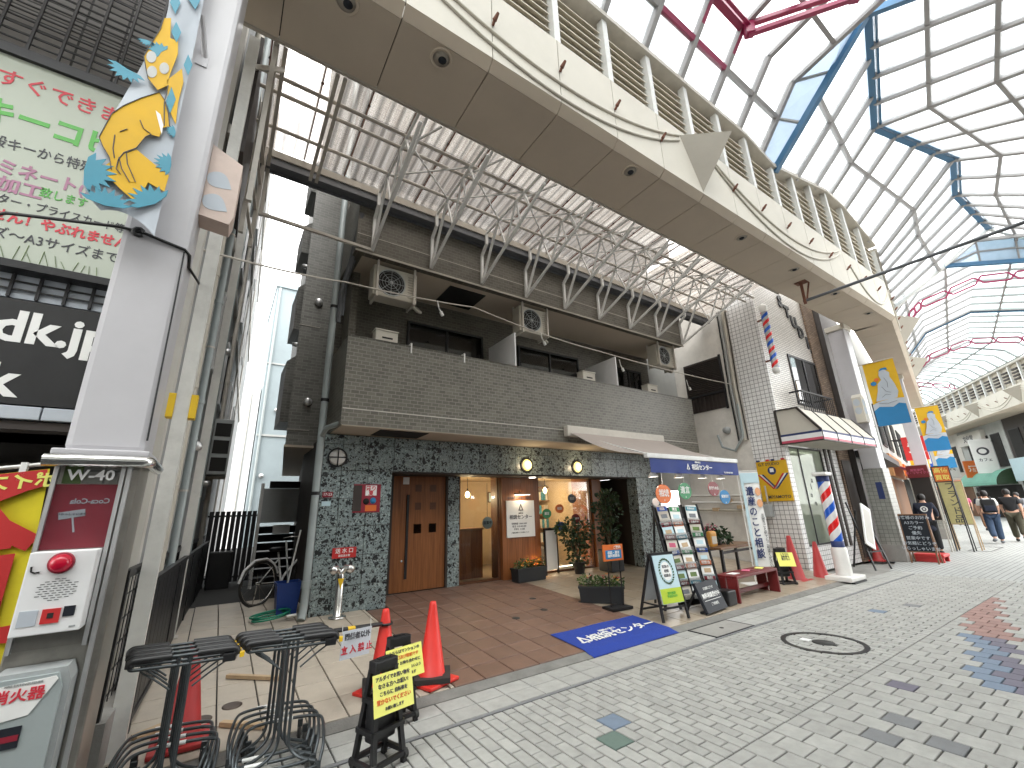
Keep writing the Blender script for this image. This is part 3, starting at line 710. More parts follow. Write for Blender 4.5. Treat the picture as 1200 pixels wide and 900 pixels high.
# ---------------------------------------------------------------- things fixed to the block
dp = thing('drain_pipe', 'tall grey rain pipe at the left corner of the terrazzo front', 'pipe', (1.19, 7.13, .21), world=True)
MB().tube([(1.16, 7.05, .23), (1.185, 7.10, .30), (1.2, 7.13, .42), (1.2, 7.13, 10.5)], .055, 14).build('pipe', 'pipe_grey', dp)
MB().tube([(1.2, 7.13, 2.78), (1.24, 6.95, 2.9), (1.36, 6.62, 2.92)], .04, 10).build('branch', 'pipe_grey', dp)
for z in (1.9, 3.35, 5.0): MB().cyl((1.2, 7.13, z), (1.2, 7.13, z + .05), .062, n=14).build('clamp', 'black_metal', dp)
MB().cyl((1.2, 7.13, .62), (1.2, 7.13, .72), .066, n=14).build('socket', 'pipe_grey', dp)
d2 = thing('drain_pipe', 'pair of slanted dark rain pipes under the third floor balcony', 'pipe', (1.3, 6.9, 5.1), world=True)
MB().tube([(1.28, 7.1, 4.75), (1.28, 7.05, 5.3), (1.33, 6.75, 5.75), (1.38, 6.45, 6.55)], .04, 10).build('pipe', 'gutter', d2)
MB().tube([(1.33, 7.13, 4.9), (1.34, 7.05, 5.5), (1.40, 6.75, 5.95)], .035, 10).build('branch', 'gutter', d2)
def ac_unit(x, label, turn=False):
    t = thing('air_conditioner', label, 'air conditioner', (x, 6.75, 5.14), group='air conditioners hung under the upper balcony')
    MB().bbox(-.39, .39, -.14, .14, .04, .62, .02).build('casing', 'pipe_beige', t)
    MB().ring([(.235, -.152), (.255, -.152), (.255, -.13), (.235, -.13)], (-.08, 0, .33), 28, 'y').build('fan_ring', 'grey_plastic', t)
    MB().lathe([(.001, -.1425), (.235, -.1425), (.235, -.13)], (-.08, 0, .33), 28, 'y').build('fan_well', 'dark', t)
    g = MB()
    for r in (.06, .11, .16, .21): g.tube([(-.08 + r * math.cos(a * math.pi / 10), -.150, .33 + r * math.sin(a * math.pi / 10)) for a in range(20)], .003, 5, True)
    for k in range(8):
        a = k * math.pi / 4; g.bar((-.08, -.15, .33), (-.08 + .24 * math.cos(a), -.15, .33 + .24 * math.sin(a)), .006)
    g.lathe([(.001, -.158), (.035, -.155), (.035, -.148)], (-.08, 0, .33), 14, 'y')
    g.build('fan_grille', 'grey_plastic', t)
    s = MB()
    for k in range(9): s.box(.22, .37, -.147, -.139, .12 + k * .05, .135 + k * .05)
    s.build('side_grille', 'cream_trim', t)
    for sx in (-.33, .33):
        MB().bar((sx, -.17, 0), (sx, -.17, .70), .035).bar((sx, .17, 0), (sx, .17, .70), .035).bar((sx, -.19, .015), (sx, .19, .015), .035).build('hanger', 'steel_pale', t)
    MB().tube([(.36, .05, .1), (.5, .08, .02), (.62, .25, .1), (.62, .5, .3), (.62, .88, .45)], .03, 8).build('hose', 'pipe_beige', t)
    return t
ac_unit(2.08, 'beige air conditioner hung under the balcony, nearest the alley')
ac_unit(5.12, 'beige air conditioner hung under the balcony, middle of three')
ac_unit(9.55, 'beige air conditioner hung under the balcony, nearest the barber building')
for x, l in ((2.0, 'beige gas heater box above the parapet, nearest the alley'), (6.68, 'beige heater box above the parapet between two windows'), (8.92, 'beige heater box above the parapet at its right end')):
    t = thing('heater_box', l, 'heater', (x, 6.78, 3.0), group='heater boxes on the balcony')
    MB().bbox(-.19, .19, -.1, .1, 0, 1.58, .012).build('casing', 'cream', t)
    MB().box(-.08, .10, -.104, -.098, 1.44, 1.47).build('exhaust_slot', 'dark', t)
    MB().box(-.2, .2, -.115, .1, 1.58, 1.60).build('lid', 'cream', t)
cr2 = thing('drying_rack', 'white folding rack leaning in the balcony window', 'rack', (6.9, 7.0, 3.0))
MB().bar((0, 0, 0), (.02, .1, 1.75), .03).bar((.12, 0, 0), (.10, .1, 1.75), .03).bar((.24, 0, 0), (.2, .1, 1.7), .03).build('frame', 'white_plastic', cr2)
for i, (x, z) in enumerate(((2.35, 4.29), (3.35, 4.29))):
    tag(MB().bar((x, 6.44, z - .12), (x, 6.44, z + .05), .02).bar((x, 6.44, z + .05), (x, 6.60, z + .05), .02).build('parapet_clip', 'white_plastic'), ('white hook clipped over the parapet, left one', 'white hook clipped over the parapet below the window')[i], 'hook')
# cable sagging along the balcony with its drops
cb = thing('power_cable', 'pale cable sagging along the balcony front with hanging lamp sockets', 'cable', (3, 6.3, 4.9), world=True)
pts = []
for a, b, n, sag in (((-.8, 4.4, 4.02), (1.2, 6.35, 5.12), 8, .05), ((1.2, 6.35, 5.12), (3.5, 6.35, 5.27), 8, .03), ((3.5, 6.35, 5.27), (6.7, 6.35, 5.0), 10, .06), ((6.7, 6.35, 5.0), (11.55, 5.9, 4.75), 12, .05)):
    for k in range(n):
        t = k / n; p = Vector(a).lerp(Vector(b), t); pts.append((p.x, p.y, p.z - sag * 4 * t * (1 - t)))
pts.append((11.55, 5.9, 4.75))
MB().tube(pts, .012, 6).build('cable', 'steel_pale', cb)
for (x, z) in ((2.75, 5.2), (5.05, 5.1), (7.35, 4.9), (9.9, 4.78)):
    MB().tube([(x, 6.33, z), (x + .03, 6.33, z - .14), (x + .07, 6.33, z - .2)], .01, 6).cyl((x + .07, 6.33, z - .2), (x + .11, 6.33, z - .27), .03, n=10).build('socket', 'white_plastic', cb)
# ---------------------------------------------------------------- shop fittings
lm = thing('round_wall_lamp', 'unlit round wall lamp with black cross bars at the corner', 'lamp', (1.48, 7.2, 2.48))
MB().lathe([(.001, -.06), (.10, -.05), (.128, -.02), (.13, 0)], n=28, axis='y').build('lamp_shade', 'white_plastic', lm)
MB().ring([(.128, -.035), (.15, -.035), (.15, 0), (.128, 0)], n=28, axis='y').box(-.13, .13, -.068, -.05, -.008, .008).box(-.008, .008, -.0685, -.0505, -.13, .13).build('frame', 'black_metal', lm)
def point(parent, loc, e, c=(1, .78, .5), r=.04):
    l = bpy.data.lights.new('lamp_light', 'POINT'); l.energy = e; l.color = c; l.shadow_soft_size = r
    o = bpy.data.objects.new('lamp_light', l); COL.objects.link(o); o.parent = parent; o.location = loc; return o
for i, x in enumerate((5.19, 6.58)):
    l = thing('round_wall_lamp', ('lit yellow round wall lamp above the white shop sign', 'lit yellow round wall lamp above the right shop window')[i], 'lamp', (x, 7.2, 2.48), group='lit round lamps on the header')
    MB().lathe([(.001, -.075), (.06, -.07), (.105, -.045), (.118, -.01), (.12, 0)], n=28, axis='y').build('lamp_shade', 'lamp_globe', l)
    MB().ring([(.118, -.03), (.15, -.03), (.155, 0), (.118, 0)], n=28, axis='y').build('rim', 'black_metal', l)
    point(l, (0, -.22, 0), 1.2)
po = thing('wall_poster', 'colourful magenta poster on the terrazzo wall left of the door', 'poster', (1.985, 7.19, 1.85))
MB().box(-.215, .215, -.004, .008, -.22, .22).build('sheet', 'deep_red', po)
MB().box(-.215, -.085, -.006, -.0041, -.2, .2).build('figure_panel', 'dark_brown', po)
MB().box(-.03, .15, -.006, -.0041, .04, .2).build('headline_patch', 'paper', po)
text('祭り', .085, (.06, -.007, .15), 'S', 'text_red', po, bold=.02); text('夏', .085, (.06, -.007, .075), 'S', 'text_red', po, bold=.02)
MB().lathe([(.001, -.006), (.05, -.006), (.05, -.004)], (.1, 0, -.04), 16, 'y').build('blue_dot', 'sky_blue', po)
MB().lathe([(.001, -.006), (.05, -.006), (.05, -.004)], (-.01, 0, -.05), 16, 'y').build('black_dot', 'dark', po)
MB().box(-.02, .16, -.006, -.0041, -.2, -.11).build('orange_patch', 'orange', po)
nb = thing('house_number', 'small red house number plate 17-23 by the drain pipe', 'number plate', (1.385, 7.19, 1.91))
MB().box(-.075, .075, -.003, .008, -.04, .04).build('plate', 'deep_red', nb); text('17-23', .055, (0, -.004, 0), 'S', 'paper', nb, bold=.01)
tag(MB().box(1.31, 1.44, 7.185, 7.199, 1.74, 1.81).build('notice_label', 'pale_blue'), 'small pale label under the house number plate', 'label')
rs = thing('hydrant_sign', 'small red sign with white characters low on the terrazzo wall', 'sign', (1.7, 7.19, 1.05))
MB().box(-.175, .175, -.005, .008, -.075, .075).build('plate', 'red', rs)
text('送 水 口', .075, (0, -.006, .025), 'S', 'paper', rs, bold=.015); text('連結送水管', .035, (0, -.006, -.042), 'S', 'paper', rs, bold=.01)
ash = thing('standpipe', 'chrome standpipe with twin hose outlets before the terrazzo wall', 'standpipe', (1.62, 6.98, zf(6.98)))
MB().lathe([(.12, 0), (.12, .015), (.07, .02), (.057, .03), (.057, .54), (.05, .58)], n=20).build('column', 'chrome', ash)
MB().tube([(-.11, -.06, .64), (-.07, -.02, .65), (0, 0, .58), (.07, -.02, .65), (.11, -.06, .64)], .05, 12).build('twin_outlet', 'chrome', ash)
for s in (-1, 1): MB().lathe([(.001, -.05), (.055, -.05), (.055, 0)], (s * .115, -.07, .64), 16, 'y').build('cap', 'chrome', ash)
MB().prism([(-.045, .52), (0, .38), (.045, .52)], -.068, -.061, 'xz').build('yellow_tag', 'yellow', ash)
sg = thing('shop_sign', 'white square shop sign with tree emblem on the timber pillar', 'sign', (5.4, 7.775, 1.42))
MB().bbox(-.36, .36, -.012, .02, -.37, .37, .004).build('board', 'paper', sg)
def tree_logo(parent, c, s, fr, m):
    x, y = FR[fr] if isinstance(fr, str) else fr
    def pt(a, b): return (a * s, b * s)
    mb = MB(); flat(mb, [pt(-.07, 1), pt(.07, 1), pt(0, .5), pt(-.36, -.42), pt(-.64, -.42)], c, fr, .003); flat(mb, [pt(.08, 1), pt(.64, -.42), pt(.36, -.42), pt(.01, .5)], c, fr, .003)
    flat(mb, [pt(-.78, -.45), pt(-.1, -.45), pt(-.1, -.62), pt(-.6, -.66)], c, fr, .003); flat(mb, [pt(.78, -.45), pt(.6, -.66), pt(.1, -.62), pt(.1, -.45)], c, fr, .003); flat(mb, [pt(-.09, -.45), pt(.09, -.45), pt(0, -.95)], c, fr, .003)
    return mb.build('emblem', m, parent)
tree_logo(sg, (0, -.0145, .22), .085, 'S', 'text_dark')
text('相続の窓', .03, (0, -.0135, .11), 'S', 'text_dark', sg); text('相続センター', .098, (0, -.0135, .03), 'S', 'text_dark', sg, bold=.012)
for k, s in enumerate(('営業時間  10:00-18:00', '電 話  0120-000-000', '定休日  土日祝')): text(s, .042, (-.05, -.0135, -.1 - k * .055), 'S', 'text_dark', sg)
text('ご相談は無料です お気軽にどうぞ', .03, (-.03, -.0135, -.28), 'S', 'text_dark', sg)
pl = thing('picture_light', 'slim brass picture light glowing above the shop sign', 'lamp', (5.4, 7.79, 1.93))
MB().bbox(-.2, .2, -.13, -.07, -.02, .02, .006).bar((0, -.08, .0), (0, .01, .05), .02).build('housing', 'wood_brown', pl)
MB().box(-.19, .19, -.125, -.075, -.026, -.0205).build('tube', 'led', pl); point(pl, (0, -.12, -.06), 1)
text('司法書士 行政書士 税理士', .055, (5.4, 7.794, 1.84), 'S', 'text_dark', apt, 'lettering')
tag(MB().lathe([(.001, 0), (.07, 0), (.075, .012)], (5.55, 7.5, 2.25), 18).build('downlight', 'led'), 'small lit downlight under the header above the timber pillar', 'lamp')
def pendant(x, y, z, label):
    t = thing('pendant_bulb', label, 'lamp', (x, y, 2.35), group='bare bulbs glowing inside the shop')
    MB().cyl((0, 0, 0), (0, 0, z - 2.35), .006, n=6).cyl((0, 0, z - 2.35), (0, 0, z - 2.41), .02, n=10).build('cord', 'black_metal', t)
    MB().lathe([(.012, 0), (.045, -.05), (.05, -.09), (.03, -.13), (.001, -.14)], (0, 0, z - 2.41), 14).build('bulb', 'bulb', t)
    point(t, (0, 0, z - 2.55), 7)
pendant(4.22, 8.7, 2.05, 'glowing bulb in the narrow shop window, left one'); pendant(4.72, 8.9, 2.1, 'glowing bulb in the narrow shop window, right one')
pendant(6.3, 8.6, 2.15, 'glowing bulb in the wide shop window, upper left'); pendant(6.55, 9.1, 1.95, 'glowing bulb in the wide shop window, lower one'); pendant(7.05, 9.0, 2.2, 'glowing bulb in the wide shop window, upper right')
co_ = thing('reception_counter', 'brown timber counter seen through the narrow shop window', 'counter', (4.42, 8.45, .262))
for k in range(6): MB().box(-.42 + k * .14, -.283 + k * .14, -.02, 0, 0, .95).build('plank', 'wood_plank', co_)
MB().bbox(-.43, .43, -.05, .4, .95, .99, .006).build('counter_top', 'wood_brown', co_)
bs = thing('bookshelf', 'timber shelf of files behind the right end of the shop window', 'shelf', (7.38, 9.7, .262))
for k in range(6): MB().box(-.25, .25, -.15, .15, .1 + k * .36, .13 + k * .36).build('shelf_board', 'wood_brown', bs)
MB().box(-.28, -.25, -.15, .15, 0, 2.05).box(.25, .28, -.15, .15, 0, 2.05).build('side', 'wood_brown', bs)
for k in range(5):
    for j in range(6): MB().box(-.22 + j * .075, -.16 + j * .075, -.1, .1, .13 + k * .36, .36 + k * .36).build('file', random.choice(['paper', 'cream', 'teal', 'wood_pale']), bs)
fp = thing('framed_picture', 'dark framed picture on the back wall of the shop', 'picture', (7.0, 10.28, 1.75))
MB().box(-.3, .3, -.02, 0, -.5, .5).build('frame', 'wood_dark', fp); MB().box(-.26, .26, -.026, -.02, -.46, .46).build('print', 'wood_pale', fp)
for i, (x, z, w, m, s, l) in enumerate(((6.22, 1.5, .26, 'green', '遺言', 'green oval decal on the right shop window'), (6.6, 1.6, .25, 'orange', '相続', 'orange oval decal on the right shop window'), (6.62, 1.2, .27, 'blue', '家族信託', 'blue oval decal on the right shop window'), (7.08, 1.36, .27, 'maroon', '名義変更', 'maroon oval decal on the right shop window'), (7.0, 1.82, .26, 'cloth_grey', '相談', 'grey oval decal on the right shop window'))):
    t = thing('window_decal', l, 'decal', (x, 7.915, z), group='oval decals on the shop window')
    mb = MB(); flat(mb, ellipse(w, w * .8), (0, 0, 0), 'S', .003); mb.build('disc', m, t); text(s, .07 if len(s) < 3 else .05, (0, -.004, 0), 'S', 'paper', t, bold=.012)
dd = thing('round_door_sign', 'round white sign hanging in the narrow shop window', 'sign', (4.68, 7.95, 1.36))
MB().lathe([(.001, -.01), (.12, -.01), (.12, .005)], n=24, axis='y').build('disc', 'pale_blue', dd); text('営業中', .07, (0, -.012, 0), 'S', 'text_dark', dd, bold=.01); MB().bar((0, 0, .12), (0, 0, .8), .006).build('string', 'black_metal', dd)
fl = thing('floor_light', 'bright strip light along the foot of the shop window', 'lamp', (6.7, 8.05, .28))
MB().bbox(-.7, .7, -.04, .04, 0, .06, .006).build('housing', 'white_plastic', fl); MB().box(-.69, .69, -.041, .03, .0605, .066).build('tube', 'led', fl)
point(fl, (-.3, -.1, .2), 2.2); point(fl, (.45, -.1, .2), 2.2)
ub = thing('uplight', 'small amber uplight at the foot of the timber pillar', 'lamp', (5.72, 7.66, zf(7.66)))
MB().lathe([(.05, 0), (.06, .02), (.045, .1)], n=14).build('housing', 'black_plastic', ub); MB().lathe([(.001, .102), (.04, .102)], n=14).build('lens', 'bulb', ub); point(ub, (.02, -.02, .2), 1.5, (1, .5, .15))
sb = thing('standing_board', 'white panel in a black frame standing at the shop window', 'board', (6.12, 7.72, zf(7.72)), .15)
MB().box(-.16, -.13, 0, .04, 0, .95).box(.22, .25, 0, .04, 0, .95).box(-.13, .22, 0, .04, .9, .95).build('frame', 'black_metal', sb); MB().box(-.13, .22, .01, .03, .1, .9).build('panel', 'paper', sb)
for x, z, w, h, m_, l in ((4.35, 1.95, .34, .26, 'cream', 'small pale framed print on the shop back wall, behind the bulbs'), (5.05, 1.85, .3, .4, 'wood_pale', 'tall framed print on the shop back wall beside the pillar'), (6.25, 1.95, .36, .28, 'pale_blue', 'bluish framed print on the shop back wall, wide window')):
    t = thing('framed_print', l, 'picture', (x, 10.28, z)); MB().box(-w / 2, w / 2, -.02, 0, -h / 2, h / 2).build('frame', 'wood_dark', t); MB().box(-w / 2 + .03, w / 2 - .03, -.025, -.02, -h / 2 + .03, h / 2 - .03).build('print', m_, t)
ws = thing('wall_shelf', 'wall shelf with bottles behind the reception counter', 'shelf', (4.5, 10.16, 1.42)); MB().bbox(-.5, .5, -.12, .12, 0, .035, .004).build('board', 'wood_brown', ws)
for k in range(8): MB().lathe([(.03, .035), (.035, .05), (.035, .17), (.012, .22), (.012, .26)], (-.42 + k * .12, 0, 0), 10).build('bottle', ('leaf_dark', 'wood_dark', 'cream', 'teal')[k % 4], ws)
sf = thing('sofa', 'dark sofa seen through the wide shop window', 'sofa', (6.5, 9.4, .262)); MB().bbox(-.6, .6, -.3, .3, .15, .42, .05).build('seat', 'cloth_grey', sf); MB().bbox(-.6, .6, .2, .36, .3, .8, .05).build('backrest', 'cloth_grey', sf)
for sx in (-.55, .55):
    for sy in (-.25, .28): MB().cyl((sx, sy, 0), (sx, sy, .16), .02, n=8).build('leg', 'wood_dark', sf)
# ================================================================ arcade canopy along the shop fronts
def seg_T(p0, ang, side=1):
    u = Vector((math.cos(ang), math.sin(ang), 0)); v = Vector((-u.y, u.x, 0)) * side; p0 = Vector((p0[0], p0[1], 0))
    return lambda a, b, z: p0 + u * a + v * b + Vector((0, 0, z))
def tbox(mb, T, a0, a1, b0, b1, z0, z1):
    return mb.add([T(a0, b0, z0), T(a1, b0, z0), T(a1, b1, z0), T(a0, b1, z0), T(a0, b0, z1), T(a1, b0, z1), T(a1, b1, z1), T(a0, b1, z1)],
                  [(3, 2, 1, 0), (4, 5, 6, 7), (0, 1, 5, 4), (1, 2, 6, 5), (2, 3, 7, 6), (3, 0, 4, 7)])
def canopy(par, T, a0, n, pitch=1.1, detail=2, top=9.5, lights=(), louv=None, width=1.05):
    for k in range(n):
        x0, x1 = a0 + k * pitch + .006, a0 + (k + 1) * pitch - .006
        tp = louv(x0) if louv else top; tp2 = louv(x1) if louv else top
        tbox(MB(), T, x0, x1, .115, width, 6.8, 6.83).build('soffit_panel', 'soffit', par)
        m = MB(); m.add([T(x0, 0, 6.905), T(x1, 0, 6.905), T(x1, .11, 6.80), T(x0, .11, 6.80), T(x0, .03, 6.94), T(x1, .03, 6.94), T(x1, .13, 6.84), T(x0, .13, 6.84)],
                        [(0, 1, 2, 3), (7, 6, 5, 4), (0, 4, 5, 1), (1, 5, 6, 2), (2, 6, 7, 3), (3, 7, 4, 0)]); m.build('edge_trim', 'soffit', par)
        tbox(MB(), T, x0, x1, 0, .03, 6.91, 8.08).build('fascia_panel', 'cream', par)
        # louvre bay
        m = MB()
        m.add([T(x0 - .04, .0, 8.08), T(x0 + .07, 0, 8.08), T(x0 + .07, .12, 8.08), T(x0 - .04, .12, 8.08), T(x0 - .04, .0, tp), T(x0 + .07, 0, tp), T(x0 + .07, .12, tp), T(x0 - .04, .12, tp)],
              [(3, 2, 1, 0), (4, 5, 6, 7), (0, 1, 5, 4), (1, 2, 6, 5), (2, 3, 7, 6), (3, 0, 4, 7)]); m.build('louvre_post', 'steel_white', par)
        m = MB(); m.add([T(x0, .2, 8.08), T(x1, .2, 8.08), T(x1, .2, tp2), T(x0, .2, tp), T(x0, .23, 8.08), T(x1, .23, 8.08), T(x1, .23, tp2), T(x0, .23, tp)],
                        [(0, 1, 2, 3), (7, 6, 5, 4), (0, 4, 5, 1), (1, 5, 6, 2), (2, 6, 7, 3), (3, 7, 4, 0)]); m.build('louvre_back', 'louver', par)
        if detail >= 2:
            zt = min(tp, tp2); ns = int((zt - 8.15) / .165)
            for j in range(ns):
                z = 8.16 + j * .165
                m = MB(); m.add([T(x0 + .075, .07, z), T(x1 - .04, .07, z), T(x1 - .04, .19, z + .12), T(x0 + .075, .19, z + .12), T(x0 + .075, .07, z + .02), T(x1 - .04, .07, z + .02), T(x1 - .04, .19, z + .14), T(x0 + .075, .19, z + .14)],
                                [(3, 2, 1, 0), (4, 5, 6, 7), (0, 1, 5, 4), (1, 2, 6, 5), (2, 3, 7, 6), (3, 0, 4, 7)]); m.build('louvre_slat', 'louver', par)
        else:
            m = MB()
            for j in range(4): tbox(m, T, x0 + .22, x1 - .3, -.01, .1, 8.32 + j * .2, 8.41 + j * .2)
            m.build('louvre_vents', 'dark_brown', par)
        m = MB(); m.add([T(x0 - .01, -.06, tp), T(x1 + .011, -.06, tp2), T(x1 + .011, .26, tp2), T(x0 - .01, .26, tp), T(x0 - .01, -.06, tp + .1), T(x1 + .011, -.06, tp2 + .1), T(x1 + .011, .26, tp2 + .1), T(x0 - .01, .26, tp + .1)],
                        [(3, 2, 1, 0), (4, 5, 6, 7), (0, 1, 5, 4), (1, 2, 6, 5), (2, 3, 7, 6), (3, 0, 4, 7)]); m.build('eave_beam', 'steel_pale', par)
        m = MB(); m.cyl(T(x0, -.01, 7.46), T(x0, -.05, 7.5), .02, n=8).cyl(T(x0, -.05, 7.5), T(x0 + .02, -.11, 7.57), .03, .018, n=10); m.build('lamp_hook', 'rust', par)
    L_ = a0 + n * pitch
    tbox(MB(), T, a0, L_, .12, width - .01, 6.834, 6.85).build('added_soffit_backing', 'dark_brown', par); tbox(MB(), T, a0, L_, .034, .05, 6.93, 8.07).build('added_fascia_backing', 'dark_brown', par)  # dark backing added to stop sky light through the panel gaps
    for a in lights:
        c = T(a, .27, 0); m = MB(); m.ring([(.10, 6.802), (.10, 6.79), (.125, 6.787), (.135, 6.80), (.12, 6.803)], (c.x, c.y, 0), 24); m.build('soffit_light', 'soffit', par)
        MB().lathe([(.001, 6.797), (.098, 6.797), (.098, 6.8015)], (c.x, c.y, 0), 24).build('light_well', 'cream_trim', par); MB().lathe([(.001, 6.775), (.035, 6.775), (.05, 6.7965)], (c.x + .02, c.y + .01, 0), 16).build('light_lens', 'screen_dark', par)
def swag(par, T, a, b, z0, zm, n=22):
    MB().tube([T(a + (b - a) * t / n, -.012, z0 - (z0 - zm) * 4 * (t / n) * (1 - t / n)) for t in range(n + 1)], .022, 8).build('festoon_moulding', 'cream', par)
def sconce(par, T, a):
    v = [T(a - .46, .0, 7.96), T(a + .46, 0, 7.96), T(a, 0, 6.94), T(a + .12, -.62, 7.82)]
    MB().add(v, [(0, 1, 2), (0, 3, 1), (0, 2, 3), (1, 3, 2)]).build('triangular_sconce', 'cream_trim', par)
can = thing('arcade_canopy', 'cream arcade canopy with festoons, louvres and brown soffit over the near shops', 'canopy', (6, 3.6, 6.8), world=True)
T1 = seg_T((0, 3.24), 0)
def louv1(x):
    if x < 9.3: return 9.42
    if x < 13.6: return 9.2 + (x - 10) * .24
    return 10.06 - (x - 13.6) * .26
canopy(can, T1, -3.44, 18, louv=louv1, lights=(.41, 1.5, 4.82, 8.16, 10.45, 12.7, 15.0))
for a, b in ((.35, 5.95), (6.95, 12.75)):
    swag(can, T1, a, b, 7.92, 7.24); swag(can, T1, a + .05, b - .02, 7.80, 6.98)
swag(can, T1, 13.4, 16.3, 7.7, 6.98); swag(can, T1, -5, -.35, 7.9, 7.2)
sconce(can, T1, 6.45)
A2 = R(11.1); T2 = seg_T((16.37, 3.24), A2)
ca2 = thing('arcade_canopy', 'cream arcade canopy beyond the bend of the street, left side', 'canopy', (25, 5, 6.8), world=True)
canopy(ca2, T2, 0.02, 17, detail=1, louv=lambda x: 9.2 if x > 6 else 9.2)
swag(ca2, T2, .3, 3.2, 7.9, 7.0); swag(ca2, T2, 4.0, 9.6, 7.9, 7.1); sconce(ca2, T2, 3.6); sconce(ca2, T2, 10.2)
A3 = R(29.6); T3 = seg_T((37.6, 2.37), A3, -1)
ca3 = thing('arcade_canopy', 'cream arcade canopy on the far right side of the street', 'canopy', (44, 6, 6.8), world=True)
canopy(ca3, T3, -3.0, 24, detail=1, top=9.3, width=1.6)
for k in range(5):
    swag(ca3, T3, -2.6 + k * 5.2, 1.9 + k * 5.2, 7.9, 7.2, 14); swag(ca3, T3, -2.6 + k * 5.2, 1.9 + k * 5.2, 7.75, 7.0, 14); sconce(ca3, T3, 2.25 + k * 5.2)
# end trim between soffit back and the translucent roof
MB().box(-.6, 11.4, 4.295, 4.33, 6.78, 6.86).build('back_edge', 'cream_trim', can)
# ================================================================ corrugated roof with trusses between canopy and block
cg = thing('corrugated_roof', 'dirty translucent corrugated roof on pale steel trusses before the block', 'roof', (5, 5.4, 6.9), world=True)
def sheet(x0, x1):
    m = MB(); n = 28; rows = 8; v = []; f = []
    for j in range(rows + 1):
        y = 4.36 + (6.28 - 4.36) * j / rows
        for i in range(n + 1):
            x = x0 + (x1 - x0) * i / n
            v.append((x, y, 7.16 - .13 * j / rows + .016 * math.sin(2 * math.pi * (x - .38) / .1525)))
    for j in range(rows):
        for i in range(n): f.append((j * (n + 1) + i, j * (n + 1) + i + 1, (j + 1) * (n + 1) + i + 1, (j + 1) * (n + 1) + i))
    m.add(v, f, True); return m.build('corrugated_sheet', 'corrugated_plastic', cg, fix=False)
x = -.23
while x < 11.3:
    x1 = min(x + .61, 11.45); sheet(x + .004, x1 + .03)
    MB().bar((x + .02, 4.38, 7.128), (x + .02, 6.27, 7.0), .014, .02).build('seam_strip', 'rust', cg)
    MB().lathe([(.001, -.01), (.02, -.01), (.02, .01)], (x + .02, 4.85, 7.10), 8).build('bolt', 'black_metal', cg)
    x += .61
for (y, z) in ((4.95, 6.985), (5.18, 6.97), (5.75, 6.93)): MB().cyl((-.3, y, z), (11.45, y, z), .027, n=10).build('purlin', 'steel_pale', cg)
MB().box(-.3, 11.45, 4.37, 4.41, 6.90, 6.96).build('front_rail', 'steel_pale', cg)
gt = MB().box(-.35, 11.42, 6.27, 6.42, 6.74, 6.77).box(-.35, 11.42, 6.27, 6.285, 6.77, 6.90).box(-.35, 11.42, 6.405, 6.42, 6.77, 6.93).build('gutter', 'gutter', cg)
MB().box(-.35, 11.42, 6.245, 6.272, 6.86, 6.98).build('gutter_trim', 'cream_trim', cg)
MB().box(-.35, 11.42, 6.43, 6.455, 6.70, 6.98).build('gutter_board', 'gutter', cg)
for k in range(9):
    X = 1.59 + k * 1.067
    m = MB()
    m.bar((X, 6.42, 5.87), (X, 6.42, 6.50), .05).bar((X, 6.42, 6.50), (X, 6.23, 6.66), .05).bar((X, 6.23, 6.64), (X, 6.23, 6.90), .05)
    m.bar((X, 6.42, 5.88), (X, 4.36, 6.70), .042).bar((X + .02, 5.5, 6.24), (X + .10, 4.40, 6.86), .03)      # raking pair
    m.bar((X, 6.41, 5.9), (X, 5.80, 6.90), .04).bar((X, 5.80, 6.90), (X, 5.55, 6.22), .025).bar((X, 6.23, 6.9), (X, 4.42, 6.93), .035)
    m.bar((X, 5.18, 6.94), (X, 5.08, 6.42), .025).bar((X, 4.95, 6.95), (X, 4.78, 6.53), .03).bar((X, 5.55, 6.22), (X, 5.18, 6.94), .028)
    m.build('truss', 'steel_white', cg)
for k in range(9):
    X = 1.59 + k * 1.067; X2 = X + 1.067
    MB().bar((X, 5.75, 6.90), (X2, 4.95, 6.95), .022).bar((X, 4.95, 6.95), (X2, 5.75, 6.90), .022).bar((X, 5.18, 6.94), (X + .35, 4.45, 6.90), .025).build('cross_brace', 'steel_white', cg)
for X in (.52, -.15):
    MB().bar((X, 6.3, 6.72), (X, 4.42, 6.86), .045).bar((X + .09, 6.3, 6.72), (X + .09, 4.42, 6.86), .045).build('rafter', 'steel_pale', cg)
MB().bar((-.06, 6.43, 5.93), (1.6, 6.43, 5.88), .045).bar((-.06, 6.43, 5.9), (-.06, 6.43, 6.85), .05).build('brace', 'steel_pale', cg)
mat('post_paint', (.66, .65, .61), .5, var=.08, scale=6, dirt=.2)
# posts that carry the roof along the left wall
for i, (x, y, lab) in enumerate(((-.36, 4.42, 'pale square steel post with yellow plates beside the fence, nearer one'), (-.27, 7.2, 'pale square steel post at the alley fence, farther one'))):
    t = thing('steel_post', lab, 'post', (x, y, zf(y)), group='steel posts carrying the roof')
    MB().bar((0, 0, 0), (0, 0, 6.7 - i * .1), .10).build('shaft', 'post_paint', t)
    MB().box(-.08, .08, -.08, .08, 0, .012).build('base_plate', 'steel_pale', t)
    if i == 0:
        MB().bar((-.02, 0, 6.3), (.30, .25, 6.75), .05).bar((0, .05, 5.6), (.05, .9, 6.72), .05).build('brace', 'steel_pale', t)
        for s in (-1, 1): MB().box(s * .075 - .024, s * .075 + .024, -.056, .05, 2.36, 2.56).build('yellow_plate', 'yellow', t)
